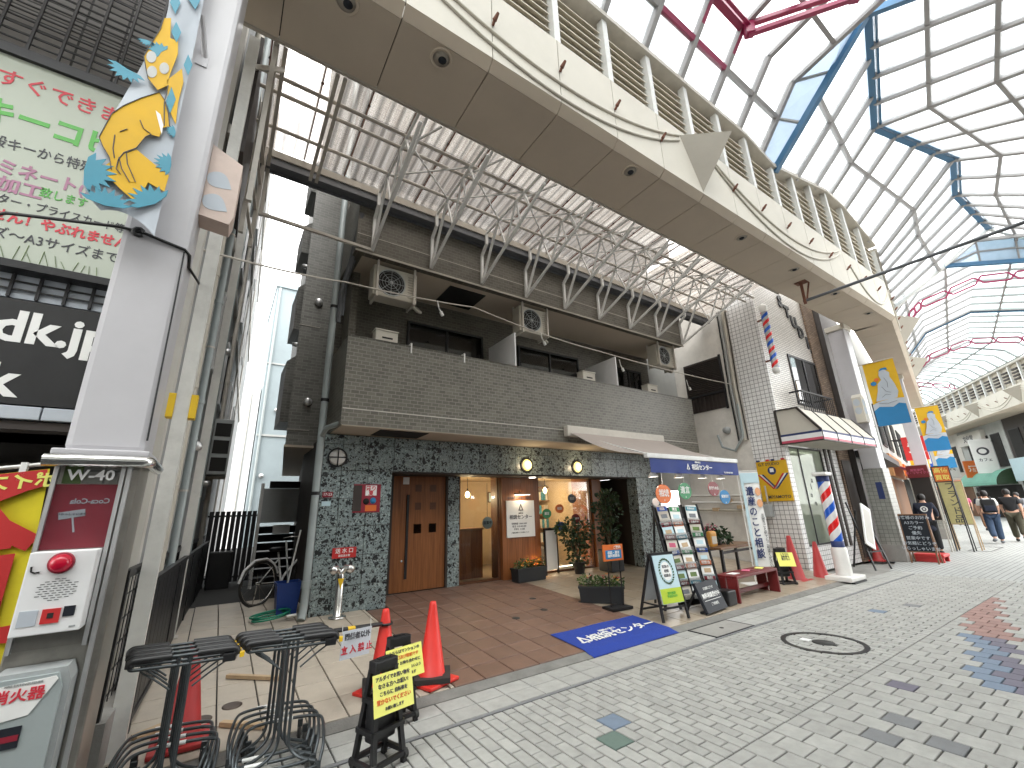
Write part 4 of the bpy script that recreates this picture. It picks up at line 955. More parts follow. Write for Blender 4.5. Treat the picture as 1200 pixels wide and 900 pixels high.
# lattice ladder frame at the roof's left end
lf = thing('lattice_frame', 'vertical lattice frame closing the left end of the translucent roof', 'frame', (-.2, 5.2, 5.6), world=True)
m = MB().bar((-.16, 4.45, 4.7), (-.16, 4.45, 6.9), .05).bar((-.22, 5.4, 4.9), (-.22, 5.4, 6.9), .05).bar((-.12, 6.2, 5.2), (-.12, 6.2, 6.9), .05); m.build('upright', 'steel_pale', lf)
for z in (5.35, 5.8, 6.25, 6.6): MB().bar((-.16, 4.45, z), (-.22, 5.4, z), .04).bar((-.22, 5.4, z), (-.12, 6.2, z), .035).build('rung', 'steel_pale', lf)
MB().box(-.32, -.28, 4.5, 6.22, 5.3, 6.95).build('end_board', 'dark_brown', lf)
# ================================================================ glazed arcade roof
gr = thing('glass_roof', 'folded glass arcade roof with grey bars and blue and pink frames', 'roof', (8, 1, 9.5), world=True)
def glaze(A, Bq, C, D, nu, nv, pane='roof_glass', bu='alu_frame', bv='alu_frame', w=.10, skip=None, par=None, edge=True):
    """facet A-B (bottom) to D-C (top): nu bays along the eave, nv panes up the slope"""
    par = par or gr
    A, Bq, C, D = map(Vector, (A, Bq, C, D))
    P = lambda u, v: (A.lerp(Bq, u)).lerp(D.lerp(C, u), v)
    nrm = ((Bq - A).cross(D - A)).normalized()
    for i in range(nu):
        for j in range(nv):
            MB().plate(P(i / nu, j / nv), P((i + 1) / nu, j / nv), P((i + 1) / nu, (j + 1) / nv), P(i / nu, (j + 1) / nv), .008).build('pane', pane, par)
    for i in range(nu + 1):
        if not edge and i in (0, nu): continue
        b = bu(i) if callable(bu) else bu
        MB().bar(P(i / nu, 0), P(i / nu, 1), w, w * 1.3, nrm).build('rafter', b, par)
    for j in range(1, nv):
        for i in range(nu):
            b = bv(i, j) if callable(bv) else bv
            MB().bar(P(i / nu, j / nv), P((i + 1) / nu, j / nv), w * .8, w * 1.1, nrm).build('purlin', b, par)
# section A: X -2.1 .. 9.55, eave (3.3, 9.5), fold (2.88, 10.08), (2.38,10.72), crown to the far side
sx0, n = -2.05, 11; sx1 = sx0 + 1.055 * n
glaze((sx0, 3.3, 9.52), (sx1, 3.3, 9.52), (sx1, 2.38, 10.74), (sx0, 2.38, 10.74), n, 2, bv=lambda i, j: 'pink_frame' if i in (7, 8) else 'alu_frame')
glaze((sx0, 2.38, 10.74), (sx1, 2.38, 10.74), (sx1, -.2, 11.25), (sx0, -.2, 11.25), n, 3)
glaze((sx0, -.2, 11.25), (sx1, -.2, 11.25), (sx1, -2.4, 9.52), (sx0, -2.4, 9.52), n, 4)
# pink portal: longitudinal fold member, two rafters and the chain chord
pk = lambda a, b, w=.09: MB().bar(a, b, w).build('pink_bar', 'pink_frame', gr)
pk((5.3, 2.37, 10.72), (7.45, 2.37, 10.72), .13); pk((5.3, 2.24, 10.70), (7.45, 2.24, 10.62), .06)
for X in (6.39, 7.44): pk((X, 2.87, 10.07), (X, 2.38, 10.68), .085)
pk((7.44, 2.3, 10.70), (8.6, .9, 10.78)); pk((7.44, 2.3, 10.45), (8.6, .9, 10.56)); pk((8.6, .9, 10.78), (10.0, -.8, 10.75)); pk((8.6, .9, 10.56), (10.0, -.8, 10.55))
for p in ((7.46, 2.28, 10.58), (8.6, .9, 10.67), (10.0, -.8, 10.65)): MB().obox(p, .16, .16, .3, Matrix.Rotation(.8, 3, 'Z')).build('pink_node', 'pink_frame', gr)
# stepped glazed gable between the two sections
E0, K0, R0 = Vector((10.0, 3.28, 9.2)), Vector((9.56, 2.38, 10.74)), Vector((10.0, .96, 11.46))
Ea = Vector((9.56, 3.3, 9.5))
for q in ((Ea, E0, E0.lerp(R0, .33), Ea.lerp(K0, .5)), (Ea.lerp(K0, .5), E0.lerp(R0, .33), E0.lerp(R0, .66), K0), (K0, E0.lerp(R0, .66), R0, Vector((9.56, 1.3, 11.05)))):
    MB().plate(*q, .01).build('gable_pane', 'roof_frost', gr)
    MB().bar(q[0], q[1], .05).bar(q[3], q[2], .05).bar(q[0], q[3], .05).build('gable_bar', 'steel_white', gr)
MB().bar(E0 + Vector((-.03, 0, -.05)), R0 + Vector((-.03, 0, -.05)), .13, .14).build('blue_rafter', 'blue_frame', gr)
MB().bar(R0 + Vector((-.03, 0, -.06)), Vector((9.97, -2.4, 9.42)), .13, .14).build('blue_rafter', 'blue_frame', gr)
# section B: zigzag ridge
E1, E2 = Vector((13.61, 3.3, 10.12)), Vector((16.87, 3.3, 9.22))
R1, R2 = Vector((13.61, 1.95, 11.41)), Vector((16.75, 1.05, 11.2))
glaze(E0, E1, R1, R0, 3, 2, bu=lambda i: 'blue_frame' if i == 0 else 'alu_frame'); glaze(E1, E2, R2, R1, 4, 2)
u2 = Vector((math.cos(A2), math.sin(A2), 0))
E3, E4 = E2 + u2 * .6 + Vector((0, 0, .0)), E2 + u2 * 5.6
R3, R4 = Vector((18.9, 1.42, 11.2)), Vector((22.6, 1.22, 11.2))
E3 = E2 + u2 * 1.6
glaze(E2, E3, R3, R2, 2, 2); glaze(E3, E4, R4, R3, 4, 2)
for a, b in ((R0, R1), (R1, R2), (R2, R3), (R3, R4)): MB().bar(a, b, .14, .16).build('ridge_beam', 'blue_frame', gr); MB().bar(a + Vector((0, -.14, .03)), b + Vector((0, -.14, .03)), .05, .22).build('ridge_flange', 'blue_frame', gr)
W = [(10, -2.4, 9.5), (13.4, -2.4, 10.0), (17.3, -2.4, 9.4), (20.2, -1.75, 9.5), (24.5, -.9, 9.5)]
RR = [R0, R1, R2, R3, R4]
for k in range(4): glaze(W[k], W[k + 1], RR[k + 1], RR[k], (4, 4, 2, 4)[k], 4)
# end gable of section B and its tie
G0 = E4.lerp(R4, .55); W4 = Vector(W[4])
for k in range(4):
    for j in range(2):
        f0, f1 = k / 4, (k + 1) / 4; b_, t_ = (lambda f: G0.lerp(W4, f)), (lambda f: G0.lerp(R4, f / .35) if f < .35 else R4.lerp(W4, (f - .35) / .65))
        q0, q1 = b_(f0).lerp(t_(f0), j / 2), b_(f1).lerp(t_(f1), j / 2); q2, q3 = b_(f1).lerp(t_(f1), (j + 1) / 2), b_(f0).lerp(t_(f0), (j + 1) / 2)
        if (q2 - q1).length + (q3 - q0).length < .02: continue
        MB().plate(q0, q1, q2, q3, .01).build('gable_pane', 'roof_frost', gr); MB().bar(q0, q1, .05).bar(q1, q2, .05).build('gable_bar', 'alu_frame', gr)
MB().bar(E4, R4, .12, .16).bar(R4, W[4], .12, .16).build('gable_beam', 'steel_white', gr)
MB().bar(E4.lerp(R4, .55), W[4], .14, .14).build('gable_tie', 'blue_frame', gr)
# section C: lower roof farther on
gc = thing('glass_roof', 'farther stretch of glass arcade roof beyond the second blue gable', 'roof', (34, 5, 9), world=True)
def cross(s, p0, a):
    u = Vector((math.cos(a), math.sin(a), 0)); v = Vector((-u.y, u.x, 0)); o = Vector((p0[0], p0[1], 0)) + u * s
    return [o + v * y + Vector((0, 0, z)) for y, z in ((2.85, 9.2), (1.9, 10.3), (0, 10.9), (-1.9, 10.3), (-2.85, 9.2))]
c0 = cross(0, (22.6, 1.6), A2); c1 = cross(15.5, (22.6, 1.6), A2)
c1 = [c1[i] + Vector((-math.sin(R(20)), math.cos(R(20)), 0)) * 0 for i in range(5)]
p1 = Vector((22.6, 1.6, 0)) + u2 * 15.5
c2 = cross(1.0, p1, A3); c3 = cross(26, p1, A3)
for a, b, nn in ((c0, c1, 14), (c1, c2, 1), (c2, c3, 22)):
    for k in range(4): glaze(a[k], b[k], b[k + 1], a[k + 1], nn, (2, 2, 2, 2)[k], pane='roof_glass' if k < 2 else 'roof_glass_side', w=.09, par=gc)
def chain(s, p0, a, m='pink_frame'):
    c = cross(s, p0, a); q = [c[0].lerp(c[1], .5) - Vector((0, 0, .2)), c[1] - Vector((0, 0, .35)), c[2] - Vector((0, 0, .5)), c[3] - Vector((0, 0, .35)), c[3].lerp(c[4], .5)]
    mb = MB()
    for i in range(4):
        for t in range(2):
            x, y = q[i].lerp(q[i + 1], t / 2), q[i].lerp(q[i + 1], (t + 1) / 2)
            dz = Vector((0, 0, .16)); e = (y - x) * .12
            mb.bar(x + e + dz, y - e + dz, .06).bar(x + e - dz, y - e - dz, .06).bar(x, x + e + dz, .06).bar(x, x + e - dz, .06).bar(y, y - e + dz, .06).bar(y, y - e - dz, .06)
    mb.build('pink_chain_truss', m, gc)
chain(3.0, (22.6, 1.6), A2); chain(13.5, (22.6, 1.6), A2); chain(9, p1, A3)
for s in (9.0,):
    c = cross(s, (22.6, 1.6), A2)
    for k in range(4): MB().bar(c[k], c[k + 1], .16, .2).build('blue_arch', 'blue_frame', gc)
# horizontal banner rod across the street and its bracket
rd = thing('banner_rod', 'long grey rod reaching across the street from the soffit bracket', 'rod', (11.35, 3.6, 6.3), world=True)
MB().cyl((11.30, 3.78, 6.31), (11.46, -2.4, 6.30), .035, n=10).build('rod', 'gutter', rd)
MB().bar((11.24, 3.72, 6.8), (11.28, 3.74, 6.22), .06, .03).bar((11.44, 3.62, 6.8), (11.34, 3.72, 6.3), .03).box(11.18, 11.4, 3.6, 3.85, 6.785, 6.80).build('bracket', 'rust', rd)
# ================================================================ foreground column at the left
col = thing('arcade_column', 'white arcade column with brushed steel foot and W-40 glass case, far left foreground', 'column', (-.63, 3.8, 0), world=True)
MB().bbox(-.82, -.44, 3.6, 3.99, 2.02, 6.8, .035).build('shaft', 'column_white', col)
MB().bbox(-.86, -.41, 3.56, 4.02, 1.99, 2.03, .01).build('collar_plate', 'column_white', col)
MB().tube([(-.87, 3.53, 1.955), (-.43, 3.53, 1.955), (-.405, 3.545, 1.955), (-.4, 3.58, 1.955), (-.4, 4.02, 1.955)], .036, 14).build('collar_roll', 'chrome', col)
MB().bbox(-.83, -.44, 3.585, 3.99, 0, 1.95, .01).build('steel_foot', 'steel_brushed', col)
MB().box(-.815, -.80, 3.55, 3.585, .95, 1.93).box(-.525, -.505, 3.55, 3.585, .95, 1.93).build('case_frame', 'alu', col)
MB().box(-.495, -.475, 3.55, 3.584, .0, 1.93).build('cover_strip', 'alu', col)
MB().box(-.80, -.525, 3.574, 3.583, 1.46, 1.82).build('poster', 'deep_red', col)
MB().box(-.78, -.70, 3.574, 3.583, 1.825, 1.925).build('leaf_print', 'leaf_light', col); MB().box(-.695, -.535, 3.574, 3.583, 1.825, 1.92).build('number_ground', 'post_tile', col)
MB().box(-.80, -.525, 3.556, 3.561, .96, 1.925).build('case_glass', 'clear_film', col)
text('W-40', .085, (-.655, 3.553, 1.87), 'S', 'white_paint', col, bold=.02, sx=1.05)
text('Coca-Cola', .042, (-.635, 3.572, 1.722), 'S', 'banner_grey', col, bold=.02, sx=-.95)
MB().obox((-.70, 3.572, 1.65), .11, .004, .04, Matrix.Rotation(R(-10), 3, 'Y')).bar((-.695, 3.572, 1.635), (-.675, 3.572, 1.55), .008).build('placard_print', 'banner_grey', col)
text('いらっしゃいませ', .016, (-.70, 3.569, 1.65), 'S', 'text_dark', col)
# ---- fire alarm box and extinguisher cabinet
fa = thing('fire_alarm_box', 'white fire alarm box with red lamp and speaker slots on the column', 'alarm', (-.66, 3.58, 1.05))
MB().bbox(-.135, .13, -.15, -.0, 0, .405, .006).build('casing', 'white_paint', fa)
MB().lathe([(.046, -.15), (.046, -.165), (.035, -.188), (.018, -.198), (.001, -.2)], (-.005, 0, .345), 24, 'y').build('lamp', mat('lamp_red', (.36, .006, .02), .2, emit=(1, .0, .08), estr=.03), fa)
MB().ring([(.045, -.1505), (.055, -.1505), (.052, -.163), (.045, -.165)], (-.005, 0, .345), 24, 'y').build('lamp_rim', 'deep_red', fa)
s = MB()
for j in range(10):
    for i in range(6):
        if abs(i - 2.5) + abs(j - 4.5) * .7 < 4.6: s.box(-.075 + i * .026 + (j % 2) * .010, -.058 + i * .026 + (j % 2) * .010, -.1515, -.1495, .16 + j * .0115, .163 + j * .0115)
s.build('speaker_slots', 'dark', fa)
MB().box(-.115, -.045, -.1525, -.1495, .045, .12).build('grey_window', 'banner_grey', fa)
MB().box(-.03, .04, -.156, -.1495, .05, .12).build('button_plate', 'red', fa); MB().box(-.008, .016, -.158, -.156, .075, .1).build('button_glass', 'dark', fa)
MB().box(.05, .095, -.154, -.1495, .075, .125).build('jack_plate', 'screen_dark', fa)
MB().box(.085, .11, -.1525, -.1495, .02, .028).build('maker_label', 'grey_plastic', fa)
MB().tube([(-.115, -.153, .335), (-.112, -.153, .31), (-.098, -.153, .303), (-.08, -.153, .306)], .004, 6).build('torn_sticker', 'dark', fa)
fe = thing('extinguisher_cabinet', 'grey fire extinguisher cabinet with white label low on the column', 'cabinet', (-.68, 3.58, 0))
MB().prism([(-.16, .05), (.165, .05), (.165, .82), (.14, .885), (-.12, .885), (-.16, .84)], -.16, -.004, 'xz').build('casing', 'grey_plastic', fe)
MB().prism([(-.12, .07), (.14, .07), (.14, .80), (.115, .865), (-.10, .865), (-.125, .82)], -.185, -.1605, 'xz').build('door', 'pipe_grey', fe)
m = MB(); m.prism([(-.10, .84), (.11, .855), (.12, .84), (.04, .70), (-.10, .685)], -.189, -.1855, 'xz'); m.build('label', 'paper', fe)
text('消火器', .062, (-.01, -.1905, .79), 'S', 'text_red', fe, bold=.02); text('FIRE EXTINGUISHER', .015, (0, -.1905, .84), 'S', 'grey_plastic', fe)
MB().box(-.09, .03, -.19, -.1855, .57, .66).build('inspection_window', 'screen_dark', fe); MB().box(-.085, .025, -.1915, -.19, .60, .625).build('red_bottle_glimpse', 'deep_red', fe)
# ---- speaker / lamp cover with leaf pattern
lc = thing('leaf_pattern_box', 'pale pink pentagon cover with grey leaf pattern beside the column', 'cover', (-.36, 3.8, 4.2), world=True)
MB().prism([(-.46, 4.62), (-.215, 4.50), (-.215, 3.98), (-.235, 3.9), (-.46, 3.92)], 3.7, 3.9, 'xz').build('casing', mat('box_pink', (.58, .46, .40), .55, dirt=.1), lc)
MB().box(-.465, -.44, 3.69, 3.92, 3.95, 4.63).build('mount', 'rust', lc)
def leaf2(c, s, ang):
    m = MB(); p = []
    for i in range(17):
        t = i / 16; w = .42 * math.sin(math.pi * t ** .7); p.append((t, w))
    p += [(1 - i / 16, -.42 * math.sin(math.pi * (1 - i / 16) ** .7)) for i in range(1, 16)]
    ca, sa = math.cos(ang), math.sin(ang)
    flat(m, [((a * ca - b * sa) * s, (a * sa + b * ca) * s) for a, b in p], c, 'S', .002); return m
for k, z in enumerate((4.27, 4.05)): leaf2((-.43, 3.6995, z + .05), .19, R(-28)).build('leaf_print', 'banner_grey', lc)
# ---- hanging pictorial banner
bn = thing('hanging_banner', 'hanging cloth banner with yellow dinosaurs and blue fronds by the column', 'banner', (-.72, 3.45, 3.55), world=True)
def quadz(par, nm, mtl, pts, y, th=.003):
    m = MB(); n = len(pts); flat(m, [(a, b) for a, b in pts], (0, y, 0), 'S', th); return m.build(nm, mtl, par)
m = MB(); v = []; f = []; NX, NZ = 14, 36
for j in range(NZ + 1):
    z = 6.4 - j * (6.4 - 3.56) / NZ; t = j / NZ
    EL = ((6.4, -.93), (5.4, -.85), (5.14, -.87), (4.93, -.90), (4.34, -.971), (4.05, -1.0), (3.75, -1.03), (3.66, -1.0), (3.56, -.9)); k_ = next(q for q in range(len(EL) - 1) if EL[q + 1][0] <= z + 1e-6); f_ = (EL[k_][0] - z) / (EL[k_][0] - EL[k_ + 1][0]); left = EL[k_][1] + (EL[k_ + 1][1] - EL[k_][1]) * f_; right = -.68 + .07 * t
    for i in range(NX + 1):
        u = i / NX; v.append((left + (right - left) * u, 3.405 + .008 * math.sin(9 * u + 3 * t) * t + .008 * math.sin(14 * t + 2 * u), z + .07 * math.sin(u * 3.1) * (t > .97) - .10 * u * (t > .97)))
for j in range(NZ):
    for i in range(NX): f.append((j * (NX + 1) + i, j * (NX + 1) + i + 1, (j + 1) * (NX + 1) + i + 1, (j + 1) * (NX + 1) + i))
m.add(v, f, True); clm = bpy.data.materials.new('banner_cloth'); clm.use_nodes = True; MATS['banner_cloth'] = clm
def banner_nodes():
    t = clm.node_tree; b = t.nodes['Principled BSDF']; L = t.links.new; b.inputs['Roughness'].default_value = .8
    g = _n(t, 'ShaderNodeTexCoord'); nz = _n(t, 'ShaderNodeTexNoise'); nz.inputs['Scale'].default_value = 3.4; nz.inputs['Detail'].default_value = 1; nz.inputs['Distortion'].default_value = 1.2; L(g.outputs['Object'], nz.inputs[0])
    rp = _n(t, 'ShaderNodeValToRGB'); rp.color_ramp.interpolation = 'CONSTANT'; e = rp.color_ramp.elements
    e[0].position = 0; e[0].color = (.03, .17, .30, 1); e[1].position = .40; e[1].color = (.46, .50, .55, 1)
    L(nz.outputs['Fac'], rp.inputs[0]); L(rp.outputs[0], b.inputs['Base Color'])
banner_nodes()
m.build('cloth', 'banner_grey', bn, fix=False)
yb = 3.385
D1 = [(-.975, 4.298), (-.933, 4.396), (-.856, 4.519), (-.772, 4.629), (-.731, 4.579), (-.694, 4.472), (-.671, 4.368), (-.705, 4.337), (-.71, 4.251), (-.754, 4.246), (-.779, 4.211), (-.809, 4.094), (-.863, 4.026), (-.88, 3.959), (-.878, 3.884), (-.849, 3.851), (-.898, 3.865), (-.925, 3.954), (-.972, 4.025), (-1.0, 4.083)]
D2 = [(-.858, 5.328), (-.819, 5.361), (-.794, 5.167), (-.746, 5.168), (-.728, 5.05), (-.742, 4.818), (-.74, 4.717), (-.787, 4.641), (-.85, 4.709), (-.905, 4.891), (-.876, 5.102), (-.86, 5.211)]
quadz(bn, 'dinosaur_print', 'banner_yellow', D1, yb); quadz(bn, 'dinosaur_print', 'banner_yellow', D2, yb)
quadz(bn, 'dinosaur_print', 'banner_yellow', [(-.748, 4.768), (-.684, 4.929), (-.657, 4.808), (-.658, 4.604), (-.641, 4.407), (-.706, 4.529)], yb)
quadz(bn, 'dinosaur_leg_print', 'banner_yellow', [(-.883, 3.976), (-.852, 4.032), (-.831, 3.946), (-.768, 3.824), (-.796, 3.811), (-.852, 3.897)], yb - .001)
quadz(bn, 'ground_print', 'banner_yellow', [(-.951, 3.847), (-.885, 3.985), (-.807, 4.085), (-.682, 4.002), (-.609, 3.959), (-.613, 3.821), (-.707, 3.853), (-.736, 3.671), (-.83, 3.739)], yb + .001)
quadz(bn, 'teeth_print', 'paper', [(-.765, 4.46), (-.735, 4.44), (-.705, 4.36), (-.70, 4.27), (-.72, 4.33), (-.745, 4.40)], yb - .003)
def frond(c, r, a0, a1, n=8):
    p = []
    for i in range(n * 2 + 1):
        a = a0 + (a1 - a0) * i / (n * 2); q = r * (1 if i % 2 else .66); p.append((c[0] + q * math.cos(a), c[1] + q * math.sin(a)))
    return [c] + p
for c, r, a0, a1 in (((-.965, 4.72), .11, R(160), R(350)), ((-1.02, 3.80), .16, R(-80), R(90)), ((-.88, 3.585), .14, R(10), R(170)), ((-.645, 3.70), .15, R(60), R(220)), ((-.61, 4.05), .10, R(100), R(270)), ((-.82, 5.0), .085, R(60), R(260)), ((-.91, 5.05), .06, R(200), R(360)), ((-.63, 4.34), .06, R(110), R(270))): quadz(bn, 'frond_print', 'teal', frond(c, r, a0, a1), yb - .002)
for c in ((-.864, 4.913), (-.78, 4.86), (-.839, 4.783)):
    m = MB(); flat(m, ellipse(.055, .11, 16), (c[0], yb - .004, c[1]), 'S', .002); m.build('egg_print', 'egg', bn)
for c, w_, h_ in (((-.769, 5.248), .055, .20), ((-.82, 5.53), .06, .22), ((-.655, 4.986), .05, .2), ((-.70, 4.60), .05, .24), ((-.72, 5.66), .08, .2)):
    quadz(bn, 'blue_print', 'teal', [(c[0] - w_ * .3, c[1] + h_ / 2), (c[0] + w_ / 2, c[1] + h_ * .1), (c[0] + w_ * .3, c[1] - h_ / 2), (c[0] - w_ / 2, c[1] - h_ * .1)], yb - .0025)
def ink(pts, par=bn, y=yb - .006): MB().tube([(a, y, b) for a, b in pts], .003, 5).build('outline_print', 'text_dark', par)
ink(D1[:7]); ink(D1[9:16]); ink(D1[16:] + D1[:1]); ink([(-.83, 4.33), (-.80, 4.27), (-.76, 4.25)]); ink([(-.91, 4.18), (-.88, 4.22)]); ink([(-.93, 4.14), (-.92, 4.03), (-.90, 3.96)]); ink([(-.88, 3.976), (-.852, 3.897), (-.796, 3.811)]); ink([(-.852, 4.032), (-.831, 3.946), (-.768, 3.824)]); ink(D2[7:] + D2[:1]); ink([(-.735, 4.72), (-.73, 4.55), (-.70, 4.36)])
MB().cyl((-.66, 3.44, 5.60), (-.60, 3.62, 5.33), .022, n=10).box(-.66, -.58, 3.59, 3.605, 5.25, 5.4).build('bracket', 'column_white', bn)
cl = thing('column_cable', 'black cable tied round the white column running off to the left shop', 'cable', (-.7, 3.58, 3.5), world=True)
MB().tube([(-3, 4.5, 3.25), (-2, 4.1, 3.42), (-1.39, 3.7, 3.53), (-.83, 3.59, 3.575), (-.70, 3.585, 3.57), (-.46, 3.59, 3.52), (-.43, 3.62, 3.50), (-.43, 3.7, 3.44), (-.40, 5.2, 3.9)], .011, 6).build('cable', 'black_plastic', cl)
MB().tube([(-.46, 3.588, 3.5), (-.452, 3.592, 3.0), (-.446, 3.6, 2.5), (-.44, 3.6, 2.1)], .006, 6).build('drop', 'black_plastic', cl)
MB().tube([(-.73 + .03 * math.cos(a), 3.58, 3.565 + .03 * math.sin(a)) for a in [k * .7 for k in range(9)]], .012, 6).build('knot', 'black_plastic', cl)
# ================================================================ shop building at the far left
ls = thing('key_shop_building', 'shop building with key copying signboard, cut by the left edge', 'building', (-2.5, 4.8, 0), world=True)
MB().box(-7, -1.0, 4.95, 12, 2.3, 12).build('upper_wall', 'mesh_tile', ls)
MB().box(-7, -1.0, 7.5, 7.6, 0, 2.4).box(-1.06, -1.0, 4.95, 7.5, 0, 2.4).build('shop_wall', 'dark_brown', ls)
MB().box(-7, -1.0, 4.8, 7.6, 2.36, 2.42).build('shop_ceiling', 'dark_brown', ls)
sgn = MB().box(-7, -1.03, 4.70, 4.9, 3.64, 5.58).build('signboard', 'sign_mint', ls)
MB().box(-7, -1.03, 4.66, 4.9, 3.575, 3.64).box(-7, -1.03, 4.66, 4.9, 5.58, 5.68).build('signboard_frame', 'black_metal', ls)
for s, sz, x, z, m_, bo, sx in (('すぐできます', .19, -1.61, 5.33, 'text_red', .012, .86), ('キーコピー', .27, -1.58, 4.97, 'text_green', .035, .8), ('一般キーから特殊キー', .125, -1.63, 4.69, 'text_dark', .006, .72), ('ラミネート(パウチ)', .155, -1.5, 4.46, 'text_mauve', .03, .8), ('加工', .15, -1.74, 4.30, 'text_mauve', .03, .9), ('致します', .105, -1.48, 4.32, 'text_green', .012, .72), ('ラスター・プライスカード等', .10, -1.52, 4.165, 'text_dark', .004, .72), ('れません！やぶれません', .12, -1.52, 4.02, 'text_red', .03, .78), ('サイズ～A3サイズまで', .115, -1.52, 3.86, 'text_dark', .004, .82)):
    text(s, sz, (x, 4.697, z), 'S', m_, ls, bold=bo, sx=sx)
for k in range(26): MB().bar((-2.4 + k * .05, 4.698, 3.66), (-2.41 + k * .05 + random.uniform(-.03, .03), 4.698, 3.72 + random.uniform(0, .09)), .006, .003).build('grass_print', 'leaf_light', ls)
# lattice over the upper wall and the tile strip
for k in range(13): MB().bar((-3.4 + k * .2, 4.72, 5.68), (-3.4 + k * .2, 4.72, 8.6), .02).build('lattice_bar', 'black_metal', ls)
for k in range(34): MB().bar((-4, 4.728, 5.72 + k * .085), (-1.0, 4.728, 5.72 + k * .085), .012).build('lattice_bar', 'black_metal', ls)
MB().box(-7, -1.03, 4.80, 4.95, 3.37, 3.575).build('tile_strip', 'banner_grey', ls)
for k in range(10): MB().bar((-2.6 + k * .16, 4.785, 3.37), (-2.6 + k * .16, 4.785, 3.575), .02).build('lattice_bar', 'black_metal', ls)
MB().bar((-7, 4.783, 3.44), (-1.03, 4.783, 3.44), .012).bar((-7, 4.783, 3.51), (-1.03, 4.783, 3.51), .012).build('lattice_bar', 'black_metal', ls)
MB().box(-7, -1.03, 4.74, 4.9, 2.49, 3.34).build('black_signboard', 'black_plastic', ls)
text('adk.jp', .36, (-1.38, 4.737, 3.10), 'S', 'paper', ls, bold=.03); text('k', .36, (-1.52, 4.737, 2.66), 'S', 'paper', ls, bold=.03)
for k in range(8): MB().bbox(-3.2 + k * .28, -2.93 + k * .28, 4.72, 4.9, 2.375, 2.475, .006).build('awning_tile', 'banner_grey', ls)
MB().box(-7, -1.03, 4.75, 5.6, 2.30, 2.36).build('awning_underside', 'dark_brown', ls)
# red and yellow standing banner
fb = thing('standing_banner', 'red and yellow shop banner on a white rod at the left edge', 'banner', (-1.1, 3.95, 0), world=True)
MB().cyl((-1.6, 3.95, 1.86), (-.86, 3.95, 1.985), .012, n=8).cyl((-1.55, 3.96, 0), (-1.55, 3.96, 2.0), .016, n=8).lathe([(.2, 0), (.2, .03), (.03, .06)], (-1.55, 3.96, 0), 16).build('pole', 'white_plastic', fb)
MB().add([(-1.5, 3.95, 1.84), (-.93, 3.95, 1.94), (-.90, 3.94, 1.4), (-.90, 3.95, .2), (-1.5, 3.95, .2), (-1.2, 3.97, 1.2)], [(0, 5, 1), (1, 5, 2), (2, 5, 3), (3, 5, 4), (4, 5, 0)], True).build('cloth', mat('cloth_yellow', (.72, .60, .02), .8), fb)
def redp(p): m = MB(); flat(m, p, (0, 3.932, 0), 'S', .002); m.build('red_print', 'red', fb)
redp([(-1.5, 1.835), (-.935, 1.935), (-.93, 1.83), (-1.0, 1.80), (-1.1, 1.74), (-1.5, 1.66)])
for s_, z in (('合', 1.38), ('格', .78)): text(s_, .66, (-1.14, 3.930, z), ((-1, 0, -.1), (0, 0, 1)), 'red', fb, bold=.035, sx=.75)
text('ポイス', .10, (-1.03, 3.929, 1.85), ((-1, 0, -.12), (0, 0, 1)), 'yellow_card', fb, bold=.03)
MB().box(-1.06, -1.03, 3.93, 3.97, 1.86, 1.975).build('loop', 'paper', fb)
# ================================================================ grey building along the alley
lb = thing('alley_building', 'long grey building side wall with pipes along the left of the alley', 'building', (-.46, 4.75, 0), R(-2.4))
MB().box(-.5, 0, 0, 17, 0, 15).build('side_wall', 'alley_wall', lb)
MB().box(-.54, -.003, -.12, .0, 0, 15).build('corner_pier', 'wall_pale', lb)
for y0 in (1.55, 3.5, 6.2, 9, 12): MB().box(0, .04, y0, y0 + .28, 0, 15).build('pilaster', 'wall_pale', lb)
for z in (5.6, 8.4, 11.4): MB().box(0, .05, -.1, 17, z, z + .12).build('floor_band', 'wall_pale', lb)
for (y, z) in ((2.2, 3.6), (2.2, 6.4), (4.4, 3.6), (4.4, 6.4), (7.3, 3.6), (7.3, 6.4), (10.5, 3.7), (10.5, 6.5), (4.4, 9.2), (7.3, 9.2), (10.5, 9.3)):
    w = MB().box(.0, .05, y, y + .05, z, z + 1.2).box(0, .05, y + .85, y + .9, z, z + 1.2).box(0, .05, y + .05, y + .85, z, z + .05).box(0, .05, y + .05, y + .85, z + 1.15, z + 1.2).build('window', 'alu', lb)
    MB().box(.0, .02, y + .05, y + .85, z + .05, z + 1.15).build('pane', 'screen_dark', w)
for (y, z) in ((2.0, 2.5), (2.9, 3.7), (4.6, 2.2), (5.4, 5.2), (4.1, 4.5)):
    MB().lathe([(.001, .11), (.05, .10), (.065, .05), (.06, 0)], (0, y, z), 14, 'x').build('vent_hood', 'alu', lb)
w = MB().box(0, .05, 3.0, 3.05, 1.55, 2.05).box(0, .05, 3.6, 3.65, 1.55, 2.05).box(0, .05, 3.05, 3.6, 1.55, 1.6).box(0, .05, 3.05, 3.6, 2.0, 2.05).build('window', 'black_metal', lb); MB().box(0, .02, 3.05, 3.6, 1.6, 2.0).build('pane', 'screen_dark', w)
PIPES = [(-.22, -.20, .06, 'pipe_beige', 'thick beige rain pipe next to the white column'), (.05, .55, .05, 'pipe_beige', 'beige rain pipe beside the nearer steel post'), (.07, 1.3, .04, 'pipe_grey', 'slim grey pipe on the alley wall behind the nearer post'), (.07, 2.95, .05, 'pipe_grey', 'grey rain pipe on the alley wall beside the farther post'), (.06, 5.2, .04, 'steel_pale', 'pale pipe on the alley wall far down the alley')]
